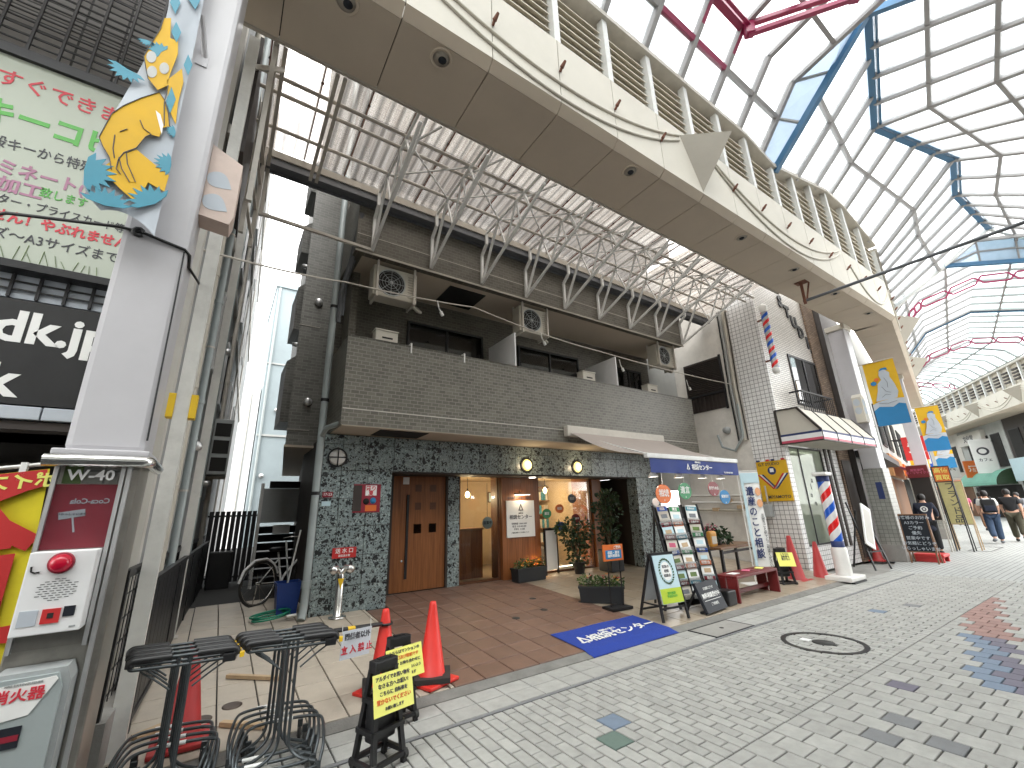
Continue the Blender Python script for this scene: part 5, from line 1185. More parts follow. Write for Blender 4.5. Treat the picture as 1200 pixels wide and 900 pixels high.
for x, y, r, mm, lab in PIPES:
    c, s_ = math.cos(R(-2.4)), math.sin(R(-2.4)); wx, wy = -.46 + x * c - y * s_, 4.75 + x * s_ + y * c
    t = thing('rain_pipe', lab, 'pipe', (wx, wy, 0))
    MB().cyl((0, 0, 0), (0, 0, 13), r, n=14).build('pipe', mm, t)
    for z in (1.1, 2.9, 4.2, 6.0, 8.2): MB().cyl((0, 0, z), (0, 0, z + .05), r + .008, n=14).build('socket', mm, t)
    for z in (1.9, 3.6, 5.2, 7.2): MB().cyl((0, 0, z), (0, 0, z + .02), r + .006, n=14).bar((-.09, 0, z + .01), (0, 0, z + .01), .02).build('clamp', 'steel_pale', t)
ac = thing('outdoor_unit', 'stacked grey outdoor cooling unit on the alley wall', 'air conditioner', (-.10, 9.6, 2.35))
MB().bbox(-.15, .15, -.35, .35, 0, 1.0, .015).build('casing', 'grey_plastic', ac)
for k in range(3): MB().box(-.12, .12, -.355, -.349, .06 + k * .31, .30 + k * .31).build('grille', 'dark', ac)
MB().bar((-.3, 0, -.03), (.15, 0, -.03), .05).build('bracket', 'steel_pale', ac)
# fence beside the alley
fn = thing('mesh_fence', 'dark wire mesh fence on a low wall along the left of the forecourt', 'fence', (-.435, 4.1, 0), R(-2.4))
MB().box(-.10, .03, 0, 8, -.05, .38).build('low_wall', 'concrete', fn)
for k in range(5): MB().bar((-.03, .05 + k * 1.6, .38), (-.03, .05 + k * 1.6, 1.28), .045).build('fence_post', 'black_metal', fn)
m = MB()
for k in range(34): m.bar((-.03, .06 + k * .12, .42), (-.03, .06 + k * .12, 1.24), .006)
m.build('vertical_wires', 'black_metal', fn)['kind'] = 'stuff'
for z in (.46, .62, .78, .94, 1.1): MB().bar((-.035, 0, z), (-.035, 8, z), .008).build('horizontal_wire', 'black_metal', fn)
MB().bar((-.03, 0, 1.25), (-.03, 8, 1.25), .05).build('top_rail', 'black_metal', fn)
for k in range(12): MB().box(-.035, -.025, 3.2 + k * .4, 3.58 + k * .4, .42, 1.22).build('infill_board', 'dark_brown', fn)
# end of the alley
bb = thing('pale_blue_building', 'pale blue plastered building closing the far end of the alley', 'building', (2, 25, 0), world=True)
MB().box(1.15, 7, 25, 31, 0, 14.1).build('wall', 'wall_blue', bb); MB().box(1.1, 7.1, 24.9, 31, 14.1, 14.4).build('parapet', 'wall_blue', bb)
MB().box(1.15, 7, 24.94, 25, 5.6, 5.7).box(1.15, 7, 24.95, 25, 9.5, 9.58).build('floor_band', 'wall_grey', bb)
for (x, z) in ((1.9, 7.0), (2.4, 11.6), (1.6, 3.6)): MB().lathe([(.001, -.2), (.1, -.18), (.12, 0)], (x, 25, z), 12, 'y').build('vent_hood', 'alu', bb)
MB().cyl((1.3, 24.9, 0), (1.3, 24.9, 14), .06, n=10).build('pipe', 'pipe_grey', bb)
wb = thing('white_building', 'narrow sunlit white building edge beyond the alley wall', 'building', (-.2, 20.5, 0), world=True)
MB().box(-1.2, 1.1, 26, 29, 0, 8.5).build('wall', 'white_paint', wb); MB().cyl((.7, 25.95, 0), (.7, 25.95, 8), .05, n=8).build('pipe', 'wall_pale', wb)
ag = thing('alley_gate', 'black louvred gate with grey panel on top at the back of the alley', 'gate', (1.22, 10.6, .24))
MB().box(-.45, .55, 0, .05, 1.25, 1.95).build('upper_panel', 'grey_plastic', ag); MB().box(-.35, .3, -.01, .06, 1.955, 2.1).build('top_box', 'dark', ag)
for k in range(7): MB().obox((.05, .02, .12 + k * .165), 1.0, .02, .15, Matrix.Rotation(R(25), 3, 'X')).build('slat', 'black_metal', ag)
MB().bar((-.48, -.02, 0), (-.48, -.02, 2.05), .06).bar((.56, .02, 0), (.56, .02, 1.95), .05).build('post', 'steel_white', ag)
MB().box(-.2, .12, -.03, -.02, 1.02, 1.2).build('notice', 'paper', ag)
bg2 = thing('alley_fence', 'black slatted fence panel across the alley left of the gate', 'fence', (.30, 11.6, .25))
for k in range(9): MB().box(-.42 + k * .1, -.34 + k * .1, -.015, .015, .05, 1.5).build('slat', 'black_metal', bg2)
MB().bar((-.45, .03, .15), (.5, .03, .15), .04).bar((-.45, .03, 1.4), (.5, .03, 1.4), .04).build('rail', 'black_metal', bg2)
tag(MB().bbox(.0, .4, 11.0, 11.4, .25, .95, .02).build('storage_box', 'black_plastic'), 'black storage box standing before the alley fence', 'box')
rl2 = thing('alley_railing', 'low black board railing along the left side of the alley', 'railing', (-.345, 4.72, .10), R(-2.4))
for k in range(27): MB().box(-.012, .012, k * .25, k * .25 + .235, .12, 1.02).build('board', 'black_metal', rl2)
MB().bar((0, -.02, 1.04), (0, 6.75, 1.04), .045).bar((0, -.02, .08), (0, 6.75, .08), .04).build('rail', 'black_metal', rl2)
for k in range(5): MB().bar((0, k * 1.65, 0), (0, k * 1.65, 1.06), .05).build('post', 'black_metal', rl2)
# ================================================================ barber building
bar = thing('barber_building', 'white tiled barber building with STUDIO letters and striped canopy', 'building', (13.4, 5.2, 0), world=True)
MB().box(11.5, 15.6, 5.0, 5.75, 3.0, 9.5).build('upper_front_wall', 'white_tile_front', bar)
MB().box(11.496, 11.53, 4.997, 5.78, 0, 9.5).build('side_tile_wall', 'white_tile', bar)
MB().box(11.52, 15.6, 5.78, 8.2, 0, 9.5).build('plaster_wall', 'plaster', bar)
MB().box(11.53, 11.72, 5.0, 5.75, 0, 3.0).box(13.62, 14.55, 5.0, 5.75, 0, 3.0).box(11.72, 13.62, 5.02, 5.2, 0, .56).build('lower_front_wall', 'white_tile', bar)
MB().box(11.72, 13.62, 5.6, 5.7, .56, 3.0).build('room_wall', 'wall_pale', bar)
MB().box(11.75, 13.6, 5.3, 5.34, 2.86, 2.9).build('room_light', 'tube_light', bar)
w = MB().box(11.72, 11.76, 5.02, 5.08, .56, 2.94).box(13.58, 13.62, 5.02, 5.08, .56, 2.94).box(11.76, 13.58, 5.02, 5.08, 2.90, 2.94).box(11.76, 13.58, 5.02, 5.08, .56, .60).box(12.30, 12.33, 5.03, 5.07, .6, 2.9).build('shop_window', 'black_metal', bar)
MB().box(11.76, 13.58, 5.045, 5.055, .6, 2.9).build('pane', 'door_frost', w)
for s, x, z in (('s', 13.0, 2.3), ('a', 12.75, 2.12), ('l', 12.62, 1.95), ('o', 12.55, 1.75), ('n', 12.7, 1.55)): text(s, .2, (x, 5.04, z), 'S', 'text_dark', bar, bold=.01)
for x in (13.72, 14.02): MB().box(x, x + .12, 4.97, 5.0, .45, 3.0).build('dark_pilaster', 'dark_brown', bar)
MB().box(14.55, 15.28, 4.95, 5.75, 0, 8.2).build('stone_pier', 'stone_brick', bar)
MB().box(14.62, 15.2, 4.93, 4.951, .1, 2.7).build('side_door', 'dark_brown', bar)
MB().box(15.28, 15.6, 4.98, 5.0, 0, 8).build('drain_recess', 'dark_brown', bar)
for i, s in enumerate('STUDIO'): text(s, .5, (13.14 + i * .32, 4.99, 7.33 - i * .27), 'S', 'black_metal', bar, bold=.05, th=.02)
w = MB().box(12.84, 12.90, 4.97, 5.03, 4.15, 5.62).box(14.52, 14.58, 4.97, 5.03, 4.15, 5.62).box(12.90, 14.52, 4.97, 5.03, 5.56, 5.62).box(12.9, 14.52, 4.97, 5.03, 4.15, 4.2).box(13.7, 13.76, 4.965, 5.02, 4.2, 5.56).build('window', 'black_metal', bar)
MB().box(12.9, 14.52, 4.985, 4.995, 4.2, 5.56).build('pane', 'window_dark', w); MB().box(13.1, 14.5, 4.996, 4.999, 4.2, 5.5).build('curtain', 'curtain', bar)
rl = MB().bar((12.45, 4.72, 4.42), (14.4, 4.72, 4.42), .04).bar((12.45, 4.72, 3.9), (14.4, 4.72, 3.9), .03).bar((14.4, 4.72, 4.42), (14.4, 5.0, 4.42), .04).bar((12.45, 4.72, 4.42), (12.45, 5, 4.42), .04).build('window_railing', 'black_metal', bar)
for k in range(16): MB().bar((12.47 + k * .128, 4.72, 3.9), (12.47 + k * .128, 4.72, 4.42), .016).build('baluster', 'black_metal', rl)
# louvred shutter on the plaster side wall
sh = MB().box(11.50, 11.52, 6.20, 7.4, 4.2, 5.72).build('shutter', 'dark_brown', bar)
for k in range(17): MB().obox((11.49, 6.8, 4.76 + k * .055), .045, 1.14, .008, Matrix.Rotation(R(35), 3, 'Y')).build('shutter_slat', 'dark_brown', sh)
for k in range(10): MB().bar((11.47, 6.26 + k * .12, 4.2), (11.47, 6.26 + k * .12, 4.62), .03).build('shutter_bar', 'dark_brown', sh)
MB().box(11.44, 11.5, 6.18, 7.42, 4.64, 4.70).box(11.46, 11.5, 6.18, 6.24, 4.15, 5.75).build('shutter_frame', 'black_metal', sh)
# canopy over the barber's window
cp = thing('striped_canopy', 'white canopy with blue and red stripes over the barber window', 'canopy', (13.0, 4.5, 2.95), world=True)
prof = [(5.0, 3.8), (4.5, 3.79), (4.1, 3.2), (4.1, 2.97), (5.0, 2.97)]
MB().prism(prof, 11.42, 14.72, 'yz').build('body', 'cream', cp)
def band(z0, z1, m):
    MB().box(11.405, 14.735, 4.085, 4.1, z0, z1).box(11.404, 11.42, 4.1, 5.0, z0, z1).build('stripe', m, cp)
band(3.14, 3.19, 'navy'); band(3.03, 3.139, 'white_paint'); band(2.965, 3.029, mat('stripe_red', (.55, .08, .13), .5))
for x in (11.42, 12.25, 13.07, 13.9, 14.72): MB().bar((x, 4.5, 3.80), (x, 4.09, 3.2), .025).bar((x, 4.083, 3.2), (x, 4.083, 2.96), .022).build('rib', 'black_metal', cp)
MB().bar((11.40, 4.083, 2.955), (14.74, 4.083, 2.955), .03).bar((11.40, 4.09, 2.955), (11.40, 5.0, 2.955), .03).bar((11.40, 5.0, 2.95), (11.40, 5.0, 3.81), .04).bar((11.40, 4.5, 3.80), (11.40, 4.09, 3.2), .05).bar((11.40, 5.0, 3.81), (11.40, 4.5, 3.80), .03).build('frame', 'dark_brown', cp)
# striped poles
def pole_mat(nm, sc, a):
    m = bpy.data.materials.new(nm); m.use_nodes = True; MATS[nm] = m; t = m.node_tree; b = t.nodes['Principled BSDF']; L = t.links.new
    co = _n(t, 'ShaderNodeTexCoord'); sp = _n(t, 'ShaderNodeSeparateXYZ'); L(co.outputs['Object'], sp.inputs[0])
    at = _n(t, 'ShaderNodeMath', operation='ARCTAN2'); L(sp.outputs[1], at.inputs[0]); L(sp.outputs[0], at.inputs[1])
    m1 = _n(t, 'ShaderNodeMath', operation='MULTIPLY'); L(at.outputs[0], m1.inputs[0]); m1.inputs[1].default_value = -1 / (2 * math.pi)
    ma = _n(t, 'ShaderNodeMath', operation='MULTIPLY_ADD'); L(sp.outputs[2], ma.inputs[0]); ma.inputs[1].default_value = sc; L(m1.outputs[0], ma.inputs[2])
    fr = _n(t, 'ShaderNodeMath', operation='FRACT'); L(ma.outputs[0], fr.inputs[0])
    rp = _n(t, 'ShaderNodeValToRGB'); rp.color_ramp.interpolation = 'CONSTANT'; e = rp.color_ramp.elements
    e[0].position = 0; e[0].color = (.72, .02, .02, 1); e[1].position = .25; e[1].color = a
    for p, c in ((.5, (.02, .11, .55, 1)), (.75, a)): q = e.new(p); q.color = c
    L(fr.outputs[0], rp.inputs[0]); L(rp.outputs[0], b.inputs['Base Color']); b.inputs['Roughness'].default_value = .25
pole_mat('pole_stripes', 1.55, (.75, .75, .75, 1)); pole_mat('pole_stripes_small', 2.6, (.45, .45, .45, 1))
bp = thing('barber_pole', 'tall standing barber pole with red white and blue stripes', 'barber pole', (10.95, 4.12, 0))
MB().bbox(-.36, .36, -.24, .24, .03, .12, .02).build('base_slab', 'white_plastic', bp); MB().box(-.3, .3, -.26, -.2, .0, .03).box(-.3, .3, .2, .26, 0, .03).build('base_feet', 'black_plastic', bp)
MB().lathe([(.145, .12), (.145, .62), (.13, .66)], n=28).build('drum', 'white_plastic', bp)
MB().lathe([(.119, .66), (.119, .78), (.113, .78)], n=28).build('lower_collar', 'navy', bp)
MB().lathe([(.115, .665), (.115, 2.02)], n=32).build('striped_cylinder', 'pole_stripes', bp)
MB().lathe([(.12, 2.0), (.12, 2.12), (.115, 2.12)], n=28).build('upper_collar', 'navy', bp); MB().bbox(-.16, .16, -.14, .14, 2.12, 2.2, .03).build('cap', 'white_plastic', bp)
b2 = thing('barber_pole', 'small wall barber pole high on the corner of the tiled building', 'barber pole', (11.46, 4.78, 4.75))
MB().lathe([(.085, .16), (.085, 1.72)], n=24).build('striped_cylinder', 'pole_stripes_small', b2)
MB().lathe([(.001, 0), (.07, .02), (.095, .08), (.095, .16), (.085, .165)], n=24).build('lower_cap', 'white_plastic', b2); MB().lathe([(.095, 1.72), (.10, 1.85), (.08, 1.93), (.03, 1.97), (.001, 1.975)], n=24).build('upper_cap', 'white_plastic', b2)
for z in (.4, 1.55): MB().bar((0, 0, z), (.04, .22, z), .04).build('bracket', 'rust', b2)
# yellow barber sign on the side wall
ys = thing('yellow_wall_sign', 'yellow MIYAMOTO sign with striped ribbon on the white tiled wall', 'sign', (11.47, 5.37, 2.12))
MB().box(-.02, .02, -.36, .36, -.5, .48).build('board', 'banner_yellow', ys)
for s in (-1, 1):
    for d, mm in ((-.05, 'red'), (0, 'paper'), (.05, 'navy')):
        m = MB(); flat(m, [(s * (.30 - .0) + d * 1.0 - .02, .16), (s * .30 + d + .03, .16), (d * .6 + .03, -.2), (d * .6 - .02, -.2)], (-.021 - .001 * (s + 1), 0, 0), 'W', .002); m.build('ribbon', mm, ys)
m = MB(); flat(m, ellipse(.2, .2), (-.022, 0, .24), 'W', .004); m.build('emblem', 'navy', ys); m = MB(); flat(m, rect(.09, .09), (-.027, 0, .25), 'W', .003); m.build('emblem_face', 'paper', ys)
text('G.T STUDIO', .095, (-.023, .05, .40), 'W', 'text_dark', ys, bold=.02); text('MIYAMOTO', .10, (-.023, -.06, -.40), 'W', 'text_dark', ys, bold=.02)
for k in range(6): MB().box(-.05, .02, -.33 + k * .12, -.27 + k * .12, .48, .52).build('stripe_trim', ('red', 'paper', 'navy')[k % 3], ys)
# pipes and meters on the side wall
pb = thing('pipe_bundle', 'grey pipes and cables climbing the plaster wall beside white tiles', 'pipe', (11.45, 5.88, 0), world=True)
for dy, r, mm in ((0, .045, 'pipe_beige'), (.11, .03, 'wall_grey'), (.18, .02, 'black_plastic'), (-.07, .015, 'dark_brown')): MB().tube([(11.46, 5.88 + dy, 3.2), (11.45, 5.9 + dy, 4.6), (11.46, 5.87 + dy, 5.8), (11.46, 5.86 + dy, 7.0)], r, 8).build('pipe', mm, pb)
MB().tube([(11.44, 5.9, 4.2), (11.4, 5.9, 3.3), (11.36, 6.15, 2.95), (11.38, 6.5, 3.1), (11.45, 6.62, 3.45)], .035, 8).build('elbow_hose', 'pipe_grey', pb); MB().lathe([(.001, -.12), (.08, -.11), (.1, 0)], (11.5, 6.35, 3.55), 16, 'x').build('round_vent', 'grey_plastic', pb)
cdp = thing('conduit_run', 'white conduits and brackets running along the plaster wall at waist height', 'conduit', (11.4, 6.8, 1.4), world=True)
for z, mm in ((1.78, 'wall_pale'), (1.60, 'white_plastic'), (1.40, 'pipe_beige')): MB().cyl((11.42, 5.9, z), (11.42, 7.7, z + .06), .028, n=8).build('conduit', mm, cdp)
for (y, z) in ((6.3, 1.5), (6.6, 1.68), (7.0, 1.45), (6.05, 1.42)): MB().box(11.36, 11.47, y - .08, y + .08, z - .04, z + .05).build('bracket', 'wood_pale', cdp)
MB().tube([(11.4, 6.2, 1.4), (11.35, 6.15, 1.2), (11.4, 6.0, 1.1)], .035, 8).build('elbow', 'white_plastic', cdp)
gm = thing('gas_meter', 'grey gas meter with pipes on the wall behind the banner', 'meter', (11.3, 5.62, 1.25))
MB().bbox(-.1, .1, -.14, .14, 0, .3, .02).build('casing', 'grey_plastic', gm); MB().cyl((0, -.08, .3), (0, -.08, .75), .02, n=8).cyl((0, .08, .3), (0, .08, .6), .02, n=8).cyl((0, .08, -1.2), (0, .08, 0), .018, n=8).build('pipes', 'steel_pale', gm)
# ================================================================ posts of the arcade on the right
def arc_post(loc, rz, lab):
    t = thing('arcade_column', lab, 'column', loc, rz, group='white arcade columns down the street')
    MB().bbox(-.22, .22, -.21, .21, 2.42, 6.8, .02).build('shaft', 'column_white', t); MB().bbox(-.27, .27, -.26, .26, 6.62, 6.79, .02).build('capital', 'cream', t)
    MB().box(-.25, .25, -.24, .24, .42, 2.42).build('tiled_foot', 'post_tile', t); MB().bbox(-.26, .26, -.25, .25, 0, .42, .01).build('plinth', 'concrete', t)
    MB().box(-.255, -.25, -.14, .0, 1.6, 2.05).build('blue_plate', 'navy', t)
    return t
arc_post((15.4, 4.45, 0), 0, 'white arcade column with tiled foot beside the chalkboard')
px2 = T2(8.2, .62, 0); arc_post((px2.x, px2.y, 0), A2, 'white arcade column behind the second yellow banner')
bxp = thing('leaf_pattern_box', 'pale cover with grey leaf pattern on the column by the barber', 'cover', (15.0, 4.3, 3.7))
MB().prism([(-.16, 0), (.14, 0), (.14, .72), (-.05, .82), (-.16, .72)], -.12, .1, 'xz').build('casing', 'cream', bxp)
for z in (.38, .62):
    m = MB(); flat(m, ellipse(.2, .22), (0, -.121, z - .05), 'S', .002); m.build('leaf_print', 'banner_grey', bxp); m = MB(); flat(m, ellipse(.16, .2), (-.161, 0, z - .05), 'W', .002); m.build('leaf_print', 'banner_grey', bxp)
def bird_banner(loc, rz, lab, s=1.):
    t = thing('street_banner', lab, 'banner', loc, rz, group='yellow bird banners along the street')
    W_, H = .72 * s, 1.85 * s                      # faces -X, hangs from z=0 down
    def p(nm, mtl, pts, d): m = MB(); flat(m, [(a * s, b * s) for a, b in pts], (-d, 0, 0), 'W', .002); m.build(nm, mtl, t)
    v = []; f = []; n = 14
    for j in range(n + 1):
        for i in range(5): v.append((.012 * math.sin(j * .9 + i), W_ / 2 - W_ * i / 4, -H * j / n))
    for j in range(n):
        for i in range(4): f.append((j * 5 + i, j * 5 + i + 1, j * 5 + i + 6, j * 5 + i + 5))
    MB().add(v, f, True).build('cloth', 'banner_yellow', t, fix=False)
    p('wave_print', 'sky_blue', [(-.36, -1.85), (.36, -1.85), (.36, -1.32), (.22, -1.27), (.08, -1.36), (-.08, -1.33), (-.22, -1.30), (-.36, -1.40)], .018)
    p('foam_print', 'banner_grey', [(-.36, -1.40), (-.22, -1.30), (.08, -1.36), (.22, -1.27), (.36, -1.32), (.36, -1.15), (.1, -1.12), (-.2, -1.16), (-.36, -1.22)], .020)
    p('bird_print', 'banner_grey', [(-.26, -1.14), (.22, -1.12), (.28, -.95), (.24, -.7), (.18, -.5), (.2, -.38), (.1, -.27), (-.02, -.3), (-.05, -.42), (-.02, -.55), (-.12, -.65), (-.16, -.85)], .022)
    p('crest_print', 'sky_blue', [(-.04, -.30), (.04, -.22), (.16, -.22), (.18, -.30), (.08, -.27)], .024)
    m = MB(); flat(m, ellipse(.14 * s, .12 * s), (-.024, .21 * s, -.62 * s), 'W', .002); m.build('fruit_print', 'sky_blue', t)
    m = MB(); flat(m, ellipse(.12 * s, .1 * s), (-.025, .12 * s, -.52 * s), 'W', .002); m.build('beak_print', 'orange', t)
    for q in ([(-.1, -1.05), (.0, -.98), (.1, -1.02)], [(.05, -.5), (.1, -.65), (.08, -.8)], [(-.05, -.75), (.02, -.9), (.12, -.95)], [(-.2, -1.2), (0, -1.24), (.2, -1.2)]):
        MB().tube([(-.028, -a * s, b * s) for a, b in q], .004, 5).build('outline_print', 'text_dark', t)
    MB().cyl((0, W_ / 2 + .12, .01), (0, -W_ / 2, .01), .014, n=8).cyl((0, W_ / 2 + .12, -H + .03), (0, -W_ / 2, -H + .03), .01, n=8).build('rod', 'steel_pale', t)
bird_banner((15.35, 3.72, 5.42), 0, 'yellow bird banner on the column by the barber, largest')
bird_banner((24.3, 4.75, 5.28), A2, 'yellow bird banner on the second column')
bird_banner((31.5, 6.05, 4.9), A2, 'yellow bird banner farthest down the street, partly hidden')
# ================================================================ shops beyond the bend
def facade(name, lab, T, a0, a1, b, h, m, dep=5, win=None, z0=0):
    t = thing(name, lab, 'building', T((a0 + a1) / 2, b, 0))
    o = t.location.copy()
    def loc(p): return tuple(Vector(p) - o)
    TT = lambda a, bb, z: Vector(T(a, bb, z)) - o
    tbox(MB(), TT, a0, a1, b, b + dep, z0, h).build('wall', m, t)
    for (wa, wb, wz0, wz1) in win or ():
        w = MB()
        tbox(w, TT, wa, wb, b - .05, b - .001, wz0, wz1); ww = w.build('window', 'black_metal', t)
        tbox(MB(), TT, wa + .06, wb - .06, b - .06, b - .051, wz0 + .06, wz1 - .06).build('pane', 'dark', ww)
    return t, TT
t, TT = facade('dark_shop', 'dark open fronted shop just past the barber building', T2, -.6, 6.4, 1.75, 8.5, 'dark_brown', win=((.5, 2.5, 4, 5.8), (3.2, 5.6, 4, 5.8)))
tbox(MB(), TT, .2, 6.2, 1.70, 1.76, 0, 2.7).build('shop_opening', 'dark', t); tbox(MB(), TT, -.5, 6.3, 1.2, 1.75, 2.8, 3.0).build('eave', 'black_metal', t)
for k in range(2): tbox(MB(), TT, 3.6 + k * 1.6, 3.7 + k * 1.6, 1.66, 1.68, 3.0, 6.6).build('mullion', 'wall_pale', t)
t, TT = facade('orange_shop', 'shop with orange lit front farther along the left side', T2, 6.5, 13, 1.6, 9, 'wall_grey', win=((7.2, 9, 3.8, 5.6), (10, 12, 3.8, 5.6)))
tbox(MB(), TT, 6.7, 12.8, 1.45, 1.6, 2.5, 3.4).build('fascia_sign', mat('sign_orange', (.45, .22, .09), .5), t); tbox(MB(), TT, 6.7, 12.8, 1.57, 1.6, 0, 2.4).build('shop_opening', 'wood_brown', t)
t, TT = facade('pale_shop', 'pale shop front closing the view on the left far side', T2, 13.1, 24, 1.6, 9, 'wall_pale', win=((14, 16, 3.8, 5.6), (18, 21, 3.8, 5.6)))
tbox(MB(), TT, 13.3, 23, 1.57, 1.6, 0, 2.6).build('shop_opening', 'dark', t); tbox(MB(), TT, 13.3, 17, 1.4, 1.6, 2.7, 3.3).build('fascia_sign', 'orange', t)
pE = T2(24, 0, 0); T4 = seg_T((pE.x, pE.y), A3)
t, TT = facade('grey_shop', 'grey building at the far end of the curved street', T4, 0, 22, 1.4, 9, 'wall_pale', win=((2, 4, 3.8, 5.6), (6, 8, 3.8, 5.6), (11, 14, 3.8, 5.6)))
# right side of the far street
t, TT = facade('brown_shop', 'brown shop building at the right edge under the far canopy', T3, 4.2, 8.6, 1.5, 8, 'dark_brown', win=((5.0, 6.4, 3.6, 6.0), (6.9, 8.2, 3.6, 6.0)))
tbox(MB(), TT, 4.4, 8.4, 1.1, 1.5, 2.5, 4.0).build('white_fascia', 'pale_blue', t); tbox(MB(), TT, 4.4, 8.4, 1.46, 1.5, 0, 2.4).build('shop_opening', 'screen_dark', t)
t, TT = facade('awning_shop', 'shop with green and white round awning on the far right side', T3, 8.7, 15.5, 1.5, 8, 'wall_grey', win=((9.4, 10.6, 3.6, 6.0), (11.0, 12.2, 3.6, 6.0), (12.8, 14.4, 3.6, 5.6)))
tbox(MB(), TT, 8.9, 15.2, 1.46, 1.5, 0, 2.3).build('shop_opening', 'dark', t)
tbox(MB(), TT, 11.2, 15.2, 1.2, 1.5, 5.55, 6.5).build('name_board', 'wall_pale', t)
text('文化堂', .55, TT(13.2, 1.19, 6.0), ((math.cos(A3), math.sin(A3), 0), (0, 0, 1)), 'text_dark', t, bold=.02, sx=-1)
m = MB(); n = 10
for i in range(n):
    z0, z1 = (math.sin(math.pi / 2 * i / n), math.sin(math.pi / 2 * (i + 1) / n)); y0, y1 = (math.cos(math.pi / 2 * i / n), math.cos(math.pi / 2 * (i + 1) / n))
    m.add([TT(9.2, 1.5 - 1.1 * y0, 2.35 + 1.1 * z0), TT(14.8, 1.5 - 1.1 * y0, 2.35 + 1.1 * z0), TT(14.8, 1.5 - 1.1 * y1, 2.35 + 1.1 * z1), TT(9.2, 1.5 - 1.1 * y1, 2.35 + 1.1 * z1)], [(0, 1, 2, 3)], True)
m.build('awning', mat('awning_green', (.18, .42, .33), .7), t, fix=False)
m = MB(); m.add([TT(14.81, 1.5, 2.35)] + [TT(14.81, 1.5 - 1.1 * math.cos(math.pi / 2 * i / 10), 2.35 + 1.1 * math.sin(math.pi / 2 * i / 10)) for i in range(11)], [(0, i, i + 1) for i in range(1, 11)]); m.build('awning_side', 'green', t, fix=False)
m = MB(); m.add([TT(9.19, 1.5, 2.35)] + [TT(9.19, 1.5 - 1.1 * math.cos(math.pi / 2 * i / 10), 2.35 + 1.1 * math.sin(math.pi / 2 * i / 10)) for i in range(11)], [(0, i, i + 1) for i in range(1, 11)]); m.build('awning_side', 'leaf_dark', t, fix=False)
sg2 = thing('projecting_sign', 'tall white projecting sign with round emblem on the far right', 'sign', T3(10.4, .7, 3.2), A3)
MB().box(-.06, .06, -.6, .6, 0, 2.5).build('board', 'paper', sg2)
m = MB(); flat(m, ellipse(.7, .6), (-.062, 0, 1.6), 'W', .004); m.build('emblem', 'text_dark', sg2); m = MB(); flat(m, ellipse(.45, .36), (-.068, .02, 1.6), 'W', .004); m.build('emblem_core', 'paper', sg2); text('カフェ', .26, (-.063, 0, .95), 'W', 'text_dark', sg2, bold=.02); MB().bar((0, -.6, 2.3), (0, -1.0, 2.3), .05).build('bracket', 'black_metal', sg2)
t, TT = facade('red_shop', 'far reddish shop front behind the farthest people', T3, 15.6, 26, 1.5, 8, 'wall_pale', win=((16.5, 18, 3.6, 5.8),))
tbox(MB(), TT, 15.8, 25, 1.46, 1.5, 0, 2.4).build('shop_opening', 'wood_brown', t)
# far blank closing building
cb2 = thing('far_building', 'pale building closing the far end of the arcade', 'building', (66, 24, 0), A3)
MB().box(0, 6, -14, 14, 0, 9).build('wall', 'cloth_grey', cb2)
for k in range(5): MB().box(-.05, 0, -6 + k * 2.6, -4.2 + k * 2.6, .3, 2.6).build('shop_opening', 'dark', cb2); MB().box(-.1, 0, -6 + k * 2.6, -4.2 + k * 2.6, 2.8, 3.4).build('name_board', ('orange', 'paper', 'green', 'red', 'sky_blue')[k], cb2)
# ---- signs and boards by the dark shop
def board(nm, lab, cat, x, y0, y1, z0, z1, frame, face, lines, fm='paper', sz=.12, rz=0, legs=True):
    c = (y0 + y1) / 2; w = y1 - y0
    t = thing(nm, lab, cat, (x, c, 0), rz)
    MB().box(-.02, .02, -w / 2, w / 2, z0, z1).build('frame', frame, t); MB().box(-.026, -.02, -w / 2 + .03, w / 2 - .03, z0 + .03, z1 - .03).build('face', face, t)
    if legs: MB().bar((0, -w / 2 + .03, 0), (0, -w / 2 + .03, z0), .03).bar((0, w / 2 - .03, 0), (0, w / 2 - .03, z0), .03).bar((.3, -w / 2 + .03, 0), (0, -w / 2 + .03, z1), .025).bar((.3, w / 2 - .03, 0), (0, w / 2 - .03, z1), .025).build('legs', frame, t)
    n = len(lines)
    for i, s in enumerate(lines): text(s, sz, (-.028, 0, z1 - .03 - (z1 - z0 - .06) * (i + .5) / n), 'W', fm, t, bold=.01)
    return t
board('chalkboard', 'black chalkboard with white handwriting on a wooden easel by the column', 'chalkboard', 15.1, 3.56, 4.14, .26, 1.2, 'wood_brown', 'screen_dark', ('お客様のお好み', 'A3カラー', 'ご予約', '優先', '営業中です', 'お気軽にどうぞ', 'いらっしゃいませ'), 'banner_grey', .095)
board('menu_board', 'tall maroon board with pictures beside the dark shop', 'board', 18.6, 4.02, 4.56, .9, 2.62, 'steel_pale', 'dark_brown', ('', '', '', ''), 'cream', .1)
mb_ = thing('header_sign', 'maroon header with pale characters above the tall board', 'sign', (18.56, 4.29, 2.32)); MB().box(-.02, .0, -.26, .26, -.1, .28).build('plate', 'maroon', mb_); text('買取専門\n質・リサイクル', .085, (-.023, 0, .09), 'W', 'cloth_pink', mb_, bold=.02)
board('orange_board', 'orange board with red characters beside the maroon one', 'board', 19.0, 3.62, 4.05, 2.05, 2.55, 'black_metal', 'orange', ('高価', '買取'), 'yellow_card', .17, legs=True)
mat('board_yellow', (.62, .55, .26), .6, dirt=.2)
board('yellow_board', 'tall pale yellow board reading brand in black characters', 'board', 19.6, 3.55, 4.15, .75, 2.08, 'wood_pale', 'board_yellow', ('ブ', 'ラ', 'ン', 'ド', '品'), 'text_dark', .25)
